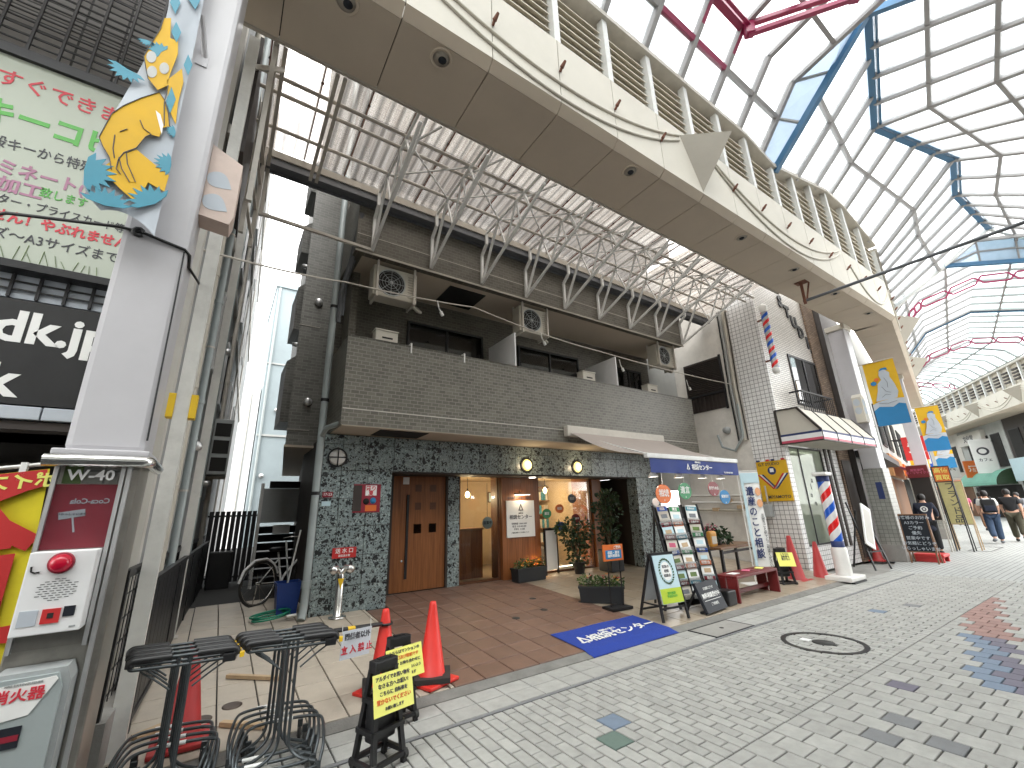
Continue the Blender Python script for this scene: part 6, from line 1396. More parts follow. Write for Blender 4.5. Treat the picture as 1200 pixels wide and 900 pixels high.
st = thing('red_stool', 'low red stool base under the chalkboard', 'stool', (15.75, 3.85, 0)); MB().bbox(-.28, .28, -.3, .3, .12, .2, .02).box(-.25, -.18, -.28, .28, 0, .12).box(.18, .25, -.28, .28, 0, .12).build('seat', 'red', st)
ms = thing('menu_stand', 'leaning white menu panel on a black easel before the brick door', 'stand', (13.3, 4.45, 0), R(-12))
MB().bar((-.3, -.3, 0), (-.3, 0, 1.55), .03).bar((.3, -.3, 0), (.3, 0, 1.2), .03).bar((0, .35, 0), (0, 0, 1.35), .03).bar((-.3, -.22, .4), (.3, -.22, .4), .03).build('easel', 'black_metal', ms)
MB().obox((-.02, -.2, .98), .34, .03, 1.05, Matrix.Rotation(R(28), 3, 'Y') @ Matrix.Rotation(R(-10), 3, 'X')).build('panel', 'paper', ms)
MB().obox((-.02, -.218, .98), .24, .006, .85, Matrix.Rotation(R(28), 3, 'Y') @ Matrix.Rotation(R(-10), 3, 'X')).build('print', 'wall_pale', ms)
# ================================================================ people
def skin_mesh(nm, pts, edges, m, par, sub=2):
    me = bpy.data.meshes.new(nm); me.from_pydata([p[:3] for p in pts], edges, []); o = link(nm, me, m, par)
    bm = bmesh.new(); bm.from_mesh(me); ly = bm.verts.layers.skin.verify(); bm.verts.ensure_lookup_table()
    for i, p in enumerate(pts):
        r = p[3]; bm.verts[i][ly].radius = r if isinstance(r, tuple) else (r, r); bm.verts[i][ly].use_root = (i == 0)
    bm.to_mesh(me); bm.free()
    sm = o.modifiers.new('skin', 'SKIN'); sm.use_smooth_shade = True; sb_ = o.modifiers.new('sub', 'SUBSURF'); sb_.levels = sub; sb_.render_levels = sub
    return o
def person(loc, rz, lab, shirt, trousers, stride=.22, arm=(.0, .0), sleeve='short', lean=0., s=1., extra=None, coat=False):
    t = thing('person', lab, 'person', loc, rz); t.scale = (s, s, s)
    L_ = lean
    P = [(0, 0, .93, (.14, .10)), (0, .02 + L_ * .3, 1.14, (.13, .095)), (0, .03 + L_ * .7, 1.33, (.16, .105)), (0, .03 + L_, 1.46, .055), (0, .05 + L_ * 1.15, 1.55, (.075, .088)), (0, .06 + L_ * 1.2, 1.65, (.07, .08))]
    Ed = [(0, 1), (1, 2), (2, 3), (3, 4), (4, 5)]
    sh, tr = [], []
    for k, sd in enumerate((-1, 1)):
        a = arm[k]; n = len(P)
        S_ = Vector((sd * .18, .03 + L_ * .8, 1.39)); E_ = S_ + Vector((sd * .05, math.sin(a * .6) * .28 - .02, -.27 * math.cos(a * .6))); W_ = E_ + Vector((-sd * .01, math.sin(a + .25) * .24, -math.cos(a + .25) * .24)); H_ = W_ + (W_ - E_).normalized() * .08
        P += [(*S_, .058), (*E_, .042), (*W_, .028), (*H_, (.032, .018))]; Ed += [(2, n), (n, n + 1), (n + 1, n + 2), (n + 2, n + 3)]
        d = (W_ - E_).normalized()
        for f in range(4):
            n2 = len(P); q = H_ + d * (.045 + .008 * (f in (1, 2))) + Vector((0, -.024 + f * .016, 0)); P.append((*q, .008)); P.append((*(q + d * .03 + Vector((-sd * .012, 0, 0))), .007)); Ed += [(n + 3, n2), (n2, n2 + 1)]
        n2 = len(P); P.append((*(H_ + Vector((-sd * .01, .04, .0))), .009)); P.append((*(H_ + d * .03 + Vector((-sd * .015, .05, 0))), .008)); Ed += [(n + 3, n2), (n2, n2 + 1)]
        sh.append((S_, E_, W_))
        n = len(P); f = stride * sd
        hp = Vector((sd * .09, 0, .88)); kn = Vector((sd * .10, f * .45 + .05, .49)); an = Vector((sd * .10, f * .9, .085 + (.10 if f < 0 else 0))); to = an + Vector((sd * .02, .17, -.05 - (.05 if f < 0 else 0)))
        P += [(*hp, .10), (*kn, .065), (*an, .042), (*to, (.042, .03))]; Ed += [(0, n), (n, n + 1), (n + 1, n + 2), (n + 2, n + 3)]
        tr.append((hp, kn, an, to))
    skin_mesh('body', P, Ed, 'skin', t)
    c = P[4]; hm = MB(); hm.lathe([(.001, .118), (.05, .108), (.082, .07), (.094, .02), (.09, -.04), (.075, -.075), (.05, -.085)], (0, c[1] - .018, 1.61), 16); hm.build('hair', 'hair', t)
    q = [(0, 0, .90, (.165, .125)), (0, .02 + L_ * .3, 1.14, (.165, .125)), (0, .03 + L_ * .7, 1.34, (.185, .13)), (0, .03 + L_ * .9, 1.43, .09)]; e = [(0, 1), (1, 2), (2, 3)]
    for k in range(2):
        S_, E_, W_ = sh[k]; n = len(q); q += [(*S_, .08), (*(S_.lerp(E_, .75) if sleeve == 'short' else E_), .068 if sleeve == 'short' else .06)]; e += [(2, n), (n, n + 1)]
        if sleeve == 'long': q.append((*(W_), .05)); e.append((n + 1, n + 2))
    if coat: q.append((0, -.02, .62, (.19, .15))); e.append((0, len(q) - 1))
    skin_mesh('shirt', q, e, shirt, t)
    q = [(0, 0, .95, (.15, .115))]; e = []
    for k in range(2):
        hp, kn, an, to = tr[k]; n = len(q); q += [(*hp, .125), (*kn, .098), (*(an + Vector((0, 0, .03))), .085)]; e += [(0, n), (n, n + 1), (n + 1, n + 2)]
    skin_mesh('trousers', q, e, trousers, t)
    for k in range(2):
        hp, kn, an, to = tr[k]; skin_mesh('shoe', [(*(an - Vector((0, .04, .03))), .055), (*an.lerp(to, .5), .052), (*to, (.05, .035))], [(0, 1), (1, 2)], 'black_plastic' if shirt != 'cloth_white' else 'cloth_grey', t)
    if extra: extra(t)
    return t
def backpack(t):
    b = MB().bbox(-.17, .17, -.27, -.10, 1.0, 1.43, .05).build('backpack', 'cloth_black', t); MB().bbox(-.13, .13, -.31, -.265, 1.05, 1.22, .02).build('pocket', 'cloth_navy', b)
    for sx in (-.11, .11): MB().tube([(sx, -.1, 1.42), (sx, .02, 1.50), (sx, .14, 1.40), (sx, .13, 1.2)], .02, 6).build('strap', 'cloth_black', b)
D2 = A2 - R(90)
person((22.6, 3.64, 0), D2 + R(5), 'person in white tee and jeans with black backpack walking away', 'cloth_white', 'cloth_jeans', .25, (-.3, .5), extra=backpack, s=1.04)
person((23.8, 3.27, 0), D2 - R(8), 'person in black tee and olive wide trousers walking away', 'cloth_black', 'cloth_olive', -.2, (.3, -.3), s=1.06)
person((29.5, 4.9, 0), D2, 'person in navy top half hidden behind the backpacker', 'cloth_navy', 'wood_brown', .2, (.2, -.2), s=1.03)
person((34.5, 6.72, 0), D2 + R(10), 'person in black top and grey trousers at the far left shops', 'cloth_black', 'cloth_grey', .15, (.2, -.2), s=1.05)
person((38.5, 7.1, 0), D2 + R(10), 'distant person in pink top', 'cloth_pink', 'cloth_black', .15, (.2, -.2), s=1.03)
person((29.5, 3.72, 0), D2 + R(150), 'person in grey top at the right edge', 'cloth_grey', 'cloth_black', .05, (.9, 1.1), lean=.08, sleeve='long')
def emblem(t):
    m = MB(); m.ring([(.085, -.118), (.085, -.126), (.055, -.126), (.055, -.118)], (0, .03, 1.27), 18, 'y'); m.build('coat_emblem', 'paper', t)
    m = MB(); m.lathe([(.001, -.12), (.03, -.128), (.03, -.12)], (0, .03, 1.27), 12, 'y'); m.build('emblem_core', 'paper', t)
person((17.75, 4.2, 0), R(-80), 'person in dark navy coat with round white crest, back turned by the boards', 'cloth_navy', 'cloth_black', .08, (.8, .9), lean=.05, sleeve='long', coat=True, extra=emblem)
# ---- the other side of the street (out of the picture, added to shade the arcade, walls pale for bounce)
ob = thing('added_opposite_building', 'plain unseen shop row added across the street to shade the arcade', 'building', (6, -4, 0), world=True)
MB().box(-14, 17, -9, -3.6, 0, 10.5).build('wall', 'white_paint', ob); MB().box(-14, 17, -3.62, -3.6, .1, 2.6).build('shop_opening', 'wall_grey', ob)
MB().box(-14, 17, -3.6, -2.45, 6.8, 6.9).box(-14, 17, -2.5, -2.45, 6.8, 9.5).build('canopy', 'cream', ob)  # canopy of the added unseen row
MB().box(-14, -3.5, 3.24, 3.3, 6.8, 9.5).box(-14, -3.5, 3.3, 4.3, 6.8, 6.9).build('canopy', 'cream', ob)  # also a part of the added unseen row
rc = thing('glass_roof', 'milky glass arcade roof running on behind the camera', 'roof', (-8, 0, 10), world=True)
for a, b in (((3.3, 9.5), (0, 11.2)), ((0, 11.2), (-2.4, 9.5))): MB().plate((-14, a[0], a[1]), (-2.1, a[0], a[1]), (-2.1, b[0], b[1]), (-14, b[0], b[1]), .01).build('pane', 'roof_glass', rc)
for i, (TT_, a, b, z, w, h, m_, s, cn, rz) in enumerate(((T2, 11.0, .75, 3.3, .8, 1.1, 'red', '質', 'red', A2), (T2, 13.6, .8, 3.0, .7, 1.6, 'yellow', '薬', 'yellow', A2), (T2, 16.5, .8, 3.4, .8, 1.2, 'paper', '本', 'white', A2), (T2, 19.5, .8, 3.2, .8, 1.3, 'blue', '靴', 'blue', A2), (T3, 13.0, .8, 3.0, .9, 1.3, 'orange', '酒', 'orange', A3), (T3, 16.5, .8, 3.1, .9, 1.7, 'paper', '茶', 'white', A3), (T3, 19.5, .8, 3.0, .9, 1.4, 'green', '花', 'green', A3), (T3, 22.5, .8, 3.2, .9, 1.2, 'maroon', '肉', 'maroon', A3))):
    sd = 'left' if TT_ is T2 else 'right'
    t = thing('projecting_sign', 'small %s sign jutting out over the far %s shops' % (cn, sd), 'sign', TT_(a, b, z), rz, group='small signs on the far shops')
    MB().box(-.06, .06, -w / 2, w / 2, 0, h).build('board', m_, t); text(s, .5, (-.063, 0, h / 2), 'W', 'text_dark' if m_ in ('paper', 'yellow') else 'paper', t, bold=.03)
    MB().bar((0, 0, h - .1), (0, (.9 if TT_ is T2 else -.9), h - .1), .05).build('bracket', 'black_metal', t)
for i, (TT_, a0, a1, b, m_, lab) in enumerate(((T2, 7.0, 12.6, 1.5, 'cloth_pink', 'pinkish shop awning on the left beyond the column'), (T2, 13.4, 17.6, 1.5, 'cream', 'cream shop awning farther on the left'), (T3, 16.2, 20.5, 1.5, 'orange', 'orange shop awning on the far right side'))):
    t = thing('shop_blind', lab, 'awning', TT_((a0 + a1) / 2, b, 2.3)); o = Vector(t.location); f_ = lambda a, bb, z: Vector(TT_(a, bb, z)) - o
    MB().plate(f_(a0, b, 3.0), f_(a1, b, 3.0), f_(a1, b - .9, 2.5), f_(a0, b - .9, 2.5), .02).build('cloth', m_, t); tbox(MB(), f_, a0, a1, b - .92, b - .9, 2.3, 2.5).build('valance', m_, t)
# ================================================================ awning of the shop
aw = thing('shop_awning', 'grey retractable awning with blue lettered valance over the shop entrance', 'awning', (7.1, 5.6, 2.4), world=True)
MB().bbox(5.6, 8.62, 6.32, 6.45, 2.98, 3.2, .02).build('cassette', 'steel_pale', aw)
v = []; f = []; NU, NV = 16, 12
for j in range(NV + 1):
    t = j / NV
    for i in range(NU + 1):
        u = i / NU; x = (5.66 + .10 * t) + (2.90 - .24 * t) * u; y = 6.30 - 1.68 * t; z = 3.05 - .62 * t - .10 * math.sin(math.pi * t) * (1.0 - .15 * math.sin(u * 9)) * (1.2 - .5 * u)
        v.append((x, y, z))
for j in range(NV):
    for i in range(NU): f.append((j * (NU + 1) + i, j * (NU + 1) + i + 1, (j + 1) * (NU + 1) + i + 1, (j + 1) * (NU + 1) + i))
MB().add(v, f, True).build('cloth', 'awning_grey', aw, fix=False)
MB().bbox(5.74, 8.46, 4.57, 4.65, 2.36, 2.44, .015).build('front_bar', 'steel_white', aw)
v = []; f = []
for i in range(25):
    x = 5.80 + i * 2.64 / 24
    for j in range(5): v.append((x, 4.585 + .012 * math.sin(i * 1.3) * j / 4, 2.37 - j * .062))
for i in range(24):
    for j in range(4): f.append((i * 5 + j, i * 5 + j + 1, i * 5 + j + 6, i * 5 + j + 5))
MB().add(v, f, True).build('valance', mat('valance_blue', (.018, .04, .20), .7), aw, fix=False)
text('相続センター', .105, (7.22, 4.568, 2.235), 'S', 'paper', aw, bold=.02); text('相続の窓口', .035, (7.1, 4.568, 2.325), 'S', 'paper', aw, bold=.01); text('TEL 000-000-0000', .04, (8.05, 4.568, 2.165), 'S', 'paper', aw, bold=.01)
tree_logo(aw, (6.80, 4.57, 2.235), .06, 'S', 'paper')
for x in (6.0, 8.25): MB().bar((x, 6.3, 2.98), (x + .25, 5.5, 2.66), .04).bar((x + .25, 5.5, 2.66), (x, 4.65, 2.40), .04).build('folding_arm', 'steel_white', aw)
for i, x in enumerate((6.05, 6.75, 7.45, 8.05)):
    t = thing('clip_lamp', 'lit white spotlight clipped under the valance, %s from the left' % ('first', 'second', 'third', 'fourth')[i], 'lamp', (x, 4.75, 2.1), group='spotlights under the valance')
    MB().lathe([(.02, .06), (.05, .03), (.085, -.03), (.08, -.035)], n=16).bar((0, 0, .06), (0, -.12, .28), .015).build('lamp_shade', 'white_plastic', t); MB().lathe([(.001, -.03), (.075, -.03)], n=16).build('bulb', 'led', t); point(t, (0, 0, -.12), .9, (1, .95, .85))
for x, z, w, m_, s, l in ((6.15, 1.78, .40, 'orange', '相続', 'large orange oval sign hanging under the awning'), (6.74, 1.83, .36, 'green', '遺言', 'green oval sign hanging under the awning'), (7.62, 1.87, .34, 'maroon', '見守りの会', 'maroon oval sign hanging under the awning'), (7.95, 1.72, .33, 'sky_blue', '家族信託', 'blue oval sign hanging under the awning')):
    t = thing('oval_sign', l, 'sign', (x, 4.66, z), group='oval signs hung from the awning')
    m = MB(); flat(m, ellipse(w, w * .78, 28), (0, .006, 0), 'S', .012); m.build('disc', m_, t); text(s, .13 if len(s) < 3 else .062, (0, -.0075, .01), 'S', 'paper', t, bold=.012)
    MB().bar((0, 0, w * .39), (0, 0, 2.37 - z), .004).build('string', 'white_plastic', t); MB().prism([(-.012, -.11), (.012, -.11), (0, -.08)], -.009, -.0065, 'xz').build('arrow_print', 'paper', t)
# ================================================================ carts
def make_cart(proto=None):
    t = thing('hand_cart', 'x', 'cart', (0, 0, 0))
    d = 'cart_steel'
    # handle loop across x, uprights, base loop; pushed along +y
    MB().tube(smooth([(0, 0, .795), (-.24, -.0, .80), (-.29, .0, .80), (-.29, .0, .85), (-.24, .0, .85), (.24, .0, .85), (.29, .0, .85), (.29, 0, .80), (.24, 0, .80), (0, 0, .795)]), .0105, 8).build('handle_frame', d, t)
    for s in (-1, 1): MB().tube(smooth([(s * .07, 0, .852), (s * .24, 0, .852), (s * .287, 0, .85), (s * .287, 0, .815)]), .024, 10).build('grip', 'black_plastic', t)
    MB().bbox(.215, .29, -.03, .03, .78, .83, .006).build('coin_lock', 'black_plastic', t); MB().box(.31, .335, -.02, .02, .795, .825).build('lock_key', 'yellow', t)
    for s in (-1, 1): MB().tube(smooth([(s * .032, 0, .84), (s * .032, 0, .3), (s * .032, .0, .18), (s * .10, -.04, .12), (s * .22, -.14, .12)]), .0105, 8).build('upright', d, t)
    for s in (-1, 1): MB().tube(smooth([(s * .06, 0, .66), (s * .17, .02, .74), (s * .24, .03, .78), (s * .24, .12, .78)]), .006, 6).build('basket_arm', d, t)
    MB().tube(smooth([(-.24, -.16, .12), (-.26, -.10, .2), (-.25, .10, .26), (-.22, .22, .26), (0, .25, .26), (.22, .22, .26), (.25, .10, .26), (.26, -.10, .2), (.24, -.16, .12)]), .0105, 8).build('base_loop', d, t)
    MB().tube(smooth([(-.24, -.16, .12), (-.2, -.24, .12), (.2, -.24, .12), (.24, -.16, .12)]), .0105, 8).build('front_bar', d, t)
    MB().cyl((-.15, -.24, .12), (-.02, -.24, .12), .0135, n=8).build('white_sleeve', 'paper', t); MB().cyl((-.12, .243, .259), (.04, .243, .259), .0135, n=8).build('white_sleeve', 'paper', t)
    for x, y in ((-.23, -.2), (.23, -.2), (-.2, .2), (.2, .2)):
        w = MB().lathe([(.035, -.012), (.045, -.008), (.045, .008), (.035, .012)], (x, y, .045), 14, 'x').build('wheel', 'rubber', t)
        MB().box(x - .018, x - .014, y - .012, y + .012, .03, .14).box(x + .014, x + .018, y - .012, y + .012, .03, .14).box(x - .018, x + .018, y - .012, y + .012, .09, .14).build('fork', d, w)
    return t
mat('cart_steel', (.075, .085, .09), .35, .6, var=.15, scale=10)
P0 = make_cart(); first = True
ORD = ('nearest the camera', 'second from the camera', 'third from the camera', 'farthest from the camera')
for ci, (cx, cy_, n, rz, nm) in enumerate(((-.04, 3.66, 4, R(-10), 'left'), (.56, 3.60, 4, R(-10), 'right'))):
    for k in range(n):
        o = P0 if first else copy_tree(P0); first = False
        dx, dy = -.012 * k, .105 * k
        o.location = (cx + dx, cy_ + dy, .0 + (.035 if cy_ + dy > 4.05 else 0)); o.rotation_euler = (0, 0, rz + random.uniform(-.03, .03))
        o.scale = (.95, .95, .93)
        tag(o, 'dark steel hand cart in the %s nest, %s' % (nm, ORD[k]), 'cart', 'nested hand carts on the left')
# ================================================================ cones
def cone(loc, h, m_, lab, weight=True, rz=0, dusty=False):
    t = thing('traffic_cone', lab, 'cone', loc, rz, group='red traffic cones')
    MB().lathe([(h * .225, .03), (h * .215, .045), (h * .185, .06), (h * .05, h - .03), (h * .042, h - .005), (h * .03, h)], n=24).build('body', m_, t)
    MB().bbox(-h * .27, h * .27, -h * .27, h * .27, 0, .03, .01).build('base', m_, t)
    if weight: MB().add([], []).ring([(h * .215, .032), (h * .36, .032), (h * .36, .075), (h * .21, .075)], n=4).build('weight', 'rubber', t)
    return t
cone((1.93, 4.37, zf(4.3)), .70, 'cone_red', 'bright red traffic cone at the edge of the red tiles, with black weight', rz=R(20))
cone((1.47, 4.42, zf(4.42)), .68, 'cone_red', 'bright red cone holding the striped bar', rz=R(30))
cone((.0, 4.42, zf(4.4)), .66, 'cone_red_old', 'dull red cone behind the left nest of carts', weight=False)
cone((10.2, 4.72, 0.03), .88, 'cone_red_old', 'tall red cone beside the yellow sign wall', weight=False); cone((10.85, 4.52, 0.0), .76, 'cone_red_old', 'red cone between the cone at the wall and the barber pole', weight=False); cone((15.0, 4.78, 0), .62, 'cone_red_old', 'small red cone at the foot of the white column', weight=False)
for (x, y, m_, lab) in ((10.45, 4.45, 'cone_red_old', 'flat red rubber base plate between the cones'),): tag(MB().bbox(x - .35, x + .35, y - .2, y + .2, .0, .035, .01).build('base_plate', m_), lab, 'base plate')
# striped bar with the notice
brr = thing('barrier_bar', 'black and yellow barrier bar from the carts to the cone', 'barrier', (1.1, 4.5, .6), world=True)
pa, pb_ = Vector((.72, 4.06, .70)), Vector((1.42, 4.38, .615))
for k in range(10):
    a, b = pa.lerp(pb_, k / 10), pa.lerp(pb_, (k + 1) / 10); MB().cyl(a, b, .018, n=10).build('yellow_band' if k in (1, 5) else 'bar', 'yellow' if k in (1, 5) else 'black_plastic', brr)
MB().tube([(1.47 + .062 * math.cos(a * .63), 4.42 + .062 * math.sin(a * .63), .605) for a in range(10)], .012, 6, True).build('ring', 'black_plastic', brr)
ns = thing('notice_card', 'white no entry notice card hanging from the barrier bar', 'sign', (1.16, 4.235, .535), math.atan2(.32, .70))
m = MB(); m.obox((0, 0, -.0), .31, .004, .215, Matrix.Rotation(R(4), 3, 'Y')); m.build('card', mat('card_white', (.60, .63, .68), .5), ns)
fr = ((math.cos(R(4)), 0, -math.sin(R(4))), (0, 0, 1)); text('関係者以外', .055, (.01, -.003, .055), fr, 'text_dark', ns, bold=.025); text('立 入 禁 止', .068, (.01, -.003, -.045), fr, 'text_red', ns, bold=.03)
for x in (-.15, .15): MB().bar((x, 0, .1), (x, .005, .17), .004).build('tie', 'white_plastic', ns)
# ================================================================ black sign stands with yellow cards
def black_stand(loc, rz, lab, lines, scale=1., tilt=3):
    t = thing('sign_stand', lab, 'sign', loc, rz, group='black plastic stands with yellow cards'); t.scale = (scale,) * 3
    fr = MB()
    for sx in (-1, 1):
        for sy in (-1, 1): fr.bar((sx * .13, sy * .11, 0), (sx * .08, sy * .03, .60), .033)
    fr.build('legs', 'black_plastic', t)
    for z, w, d in ((.06, .145, .115), (.24, .13, .09), (.42, .11, .065)):
        rg = MB()
        for sy in (-1, 1): rg.bar((-w, sy * d, z), (w, sy * d, z), .028)
        for sx in (-1, 1): rg.bar((sx * w, -d, z), (sx * w, d, z), .028)
        rg.build('rail', 'black_plastic', t)
    MB().bbox(-.1, .1, -.05, .05, .16, .40, .02).build('water_tank', 'black_plastic', t); MB().bbox(-.10, .10, -.045, .045, .58, .66, .012).box(-.05, .05, -.02, .02, .64, .668).build('head', 'black_plastic', t)
    for sx in (-1, 1):
        for sy in (-1, 1): MB().cyl((sx * .15, sy * .11, .05), (sx * .12, sy * .11, .05), .03, n=10).build('foot_pad', 'rubber', t)
    X = Matrix.Rotation(R(-14), 3, 'X') @ Matrix.Rotation(R(tilt), 3, 'Y')
    c = Vector((.01, -.115, .47)); m = MB(); m.obox(c, .345, .004, .245, X); m.build('card', 'yellow_card', t)
    ax, ay = X @ Vector((1, 0, 0)), X @ Vector((0, 0, 1)); nrm = X @ Vector((0, -1, 0))
    for k, (s, sz, m_) in enumerate(lines): text(s, sz * .9, c + ay * (.09 - k * .045) + nrm * .0035, (ax, ay), m_, t, bold=.02)
    return t
black_stand((1.12, 3.36, 0), R(20), 'black stand with yellow card about bicycles, nearest the camera', (('アルダイでお買い物を', .034, 'text_dark'), ('なさる方へお願い!', .036, 'text_dark'), ('こちらに 自転車を', .033, 'text_dark'), ('置かないでください', .037, 'orange'), ('お願い致します', .026, 'text_dark')), .95)
black_stand((1.42, 3.90, 0.0), R(8), 'black stand with yellow card behind the nearest one, before the cone', (('こちらはマンションの', .033, 'text_dark'), ('入り口及び駐輪です', .033, 'orange'), ('駐輪や お待ち合わせに', .032, 'text_dark'), ('お使いになさらないよう', .030, 'text_dark'), ('お願い致します', .03, 'text_dark')), .93, -2)
black_stand((9.5, 4.62, .02), R(-25), 'black stand with yellow card between the red bench and the cone', (('こちらに', .05, 'text_dark'), ('自転車を', .05, 'text_dark'), ('置かない', .05, 'text_dark')), 1.05)
# ================================================================ mat
mt = thing('door_mat', 'blue door mat with white lettering lying over the kerb', 'mat', (4.47, 4.38, 0), R(.5))
def mz(y):
    Y = y + 4.38; return (0 if Y < 4.0 else .03 * (Y - 4.0) / .135 if Y < 4.135 else zf(Y)) + .008
ys_ = [-.39 + .78 * i / 16 for i in range(17)]; v = []; f = []
for y in ys_:
    for i in range(13): x = -.77 + 1.54 * i / 12; v.append((x + .02 * y, y, mz(y) + .003 * math.sin(7 * x + 3 * y)))
for j in range(16):
    for i in range(12): f.append((j * 13 + i, j * 13 + i + 1, (j + 1) * 13 + i + 1, (j + 1) * 13 + i))
k = len(v); v += [(a, b, c - .007) for a, b, c in v]; f += [tuple(q + k for q in reversed(g)) for g in f]
MB().add(v, f, True).build('carpet', 'mat_blue', mt, fix=False)
U = ((1, 0, 0), (0, 1, .06)); text('相続センター', .205, (.14, -.01, mz(0) + .006), U, 'paper', mt, bold=.02); text('相続の窓口', .06, (-.02, .14, mz(.14) + .006), U, 'paper', mt, bold=.01)
tree_logo(mt, (-.56, .0, mz(0) + .005), .12, U, 'paper')
# ================================================================ plants
def leaves(mb, c, rx, rz_, n, ls, flat_=.3, hang=0):
    c = Vector(c)
    for _ in range(n):
        while True:
            p = Vector((random.uniform(-1, 1), random.uniform(-1, 1), random.uniform(-1, 1)))
            if .15 < p.length < 1: break
        q = c + Vector((p.x * rx, p.y * rx, p.z * rz_)); d = Vector((p.x, p.y, p.z * .6 + random.uniform(-.5, .5) - hang)).normalized(); s = Vector((random.uniform(-1, 1), random.uniform(-1, 1), random.uniform(-.4, .4))).normalized()
        sd = d.cross(s).normalized() * ls * .28; L = ls * random.uniform(.7, 1.3)
        mb.add([q, q + d * L * .5 + sd, q + d * L, q + d * L * .5 - sd], [(0, 1, 2, 3)])
    return mb
def trough(loc, rz, lab, mats_, w=.68):
    z = zf(loc[1]); t = thing('flower_trough', lab, 'planter', (loc[0], loc[1], z), rz, group='dark troughs of flowers')
    m = MB(); m.add([(-w / 2, -.11, 0), (w / 2, -.11, 0), (w / 2, .11, 0), (-w / 2, .11, 0), (-w / 2 - .02, -.13, .24), (w / 2 + .02, -.13, .24), (w / 2 + .02, .13, .24), (-w / 2 - .02, .13, .24)], [(3, 2, 1, 0), (0, 1, 5, 4), (1, 2, 6, 5), (2, 3, 7, 6), (3, 0, 4, 7), (4, 5, 6, 7)]); m.build('trough', 'grey_trough', t)
    MB().box(-w / 2 - .03, w / 2 + .03, -.14, -.125, .22, .255).box(-w / 2 - .03, w / 2 + .03, .125, .14, .22, .255).box(-w / 2 - .03, -w / 2 - .015, -.125, .125, .22, .255).box(w / 2 + .015, w / 2 + .03, -.125, .125, .22, .255).build('rim', 'grey_trough', t)
    MB().box(-w / 2, w / 2, -.12, .12, .2, .243).build('soil', 'stem', t)
    for i in range(9):
        x = -w / 2 + .05 + (w - .1) * i / 8; m = leaves(MB(), (x, random.uniform(-.05, .05), .31 + random.uniform(-.02, .03)), .075, .075, 46, .05)
        m.build('leaf_clump', 'leaf' if i % 3 else 'leaf_light', t)
    for i in range(13):
        x = random.uniform(-w / 2 + .04, w / 2 - .04); y = random.uniform(-.12, .08); zz = random.uniform(.33, .42); m = MB()
        for k in range(6):
            a = k * math.pi / 3; m.add([(x, y, zz), (x + .022 * math.cos(a - .4), y + .022 * math.sin(a - .4), zz + .012), (x + .035 * math.cos(a), y + .035 * math.sin(a), zz + .004), (x + .022 * math.cos(a + .4), y + .022 * math.sin(a + .4), zz + .012)], [(0, 1, 2, 3)])
        m.build('flower', mats_[i % len(mats_)], t)
    return t
mat('grey_trough', (.02, .022, .025), .6, var=.15, scale=6, dirt=.1)
trough((5.38, 7.52), R(2), 'dark flower trough with mixed flowers by the timber pillar', ['flower_orange', 'flower_yellow', 'flower_red'])
trough((5.42, 5.55), R(-46), 'dark flower trough with red and yellow flowers before the orange sign', ['flower_red', 'flower_yellow', 'flower_orange', 'flower_red'])
def shrub(loc, lab, h, rx, n, pot, leafm, blobs):
    z = zf(loc[1]); t = thing('potted_shrub', lab, 'plant', (loc[0], loc[1], z))
    if pot == 'round': MB().lathe([(.10, 0), (.13, .22), (.145, .24), (.12, .24), (.11, .2)], n=20).build('pot', 'black_plastic', t); pz = .2
    else: MB().bbox(-.2, .2, -.2, .2, 0, .46, .02).build('pot', 'grey_trough', t); pz = .44
    m = MB()
    for bx, by, bz, br in blobs: m.tube([(0, 0, pz), (bx * .4, by * .4, pz + (bz - pz) * .5), (bx, by, bz)], [.015, .011, .006], 6)
    m.build('stem', 'stem', t)
    for bx, by, bz, br in blobs: leaves(MB(), (bx, by, bz), br, br * 1.1, n, .085).build('foliage', leafm, t)
shrub((6.72, 7.5), 'spreading potted shrub in the middle of the shop window', .9, .3, 110, 'round', 'leaf_dark', [(-.08, 0, .55, .2), (.12, .05, .62, .2), (-.28, 0, .78, .14), (.05, -.05, .85, .2), (.25, 0, .9, .18), (-.12, .05, 1.0, .14), (-.45, .02, .95, .10), (.0, 0, .34, .2)])
shrub((7.55, 7.35), 'tall dark shrub in a square pot at the right of the shop window', 1.5, .3, 120, 'square', 'leaf_dark', [(0, 0, .7, .22), (.12, .05, .95, .24), (-.1, 0, 1.1, .22), (.1, -.05, 1.3, .24), (-.02, 0, 1.55, .2), (.18, .02, 1.6, .16), (-.28, 0, 1.35, .12)])
# orange stand sign
os_ = thing('orange_stand_sign', 'small orange sign on a thin black stand behind the mat', 'sign', (5.33, 5.14, zf(5.14)), R(-6))
MB().bbox(-.2, .2, -.13, .13, 0, .04, .006).build('base', 'black_metal', os_); MB().bar((-.12, 0, .04), (-.12, 0, .7), .014).bar((.12, 0, .04), (.12, 0, .7), .014).build('stand', 'black_metal', os_)
MB().bbox(-.2, .2, -.015, .01, .69, .93, .004).build('board', 'orange', os_); MB().box(-.16, .16, -.018, -.0155, .72, .85).build('panel', 'sky_blue', os_)
text('ご案内', .05, (.08, -.017, .885), 'S', 'paper', os_, bold=.02); text('相続・遺言\n無料相談会', .048, (0, -.020, .785), 'S', 'paper', os_, bold=.02)
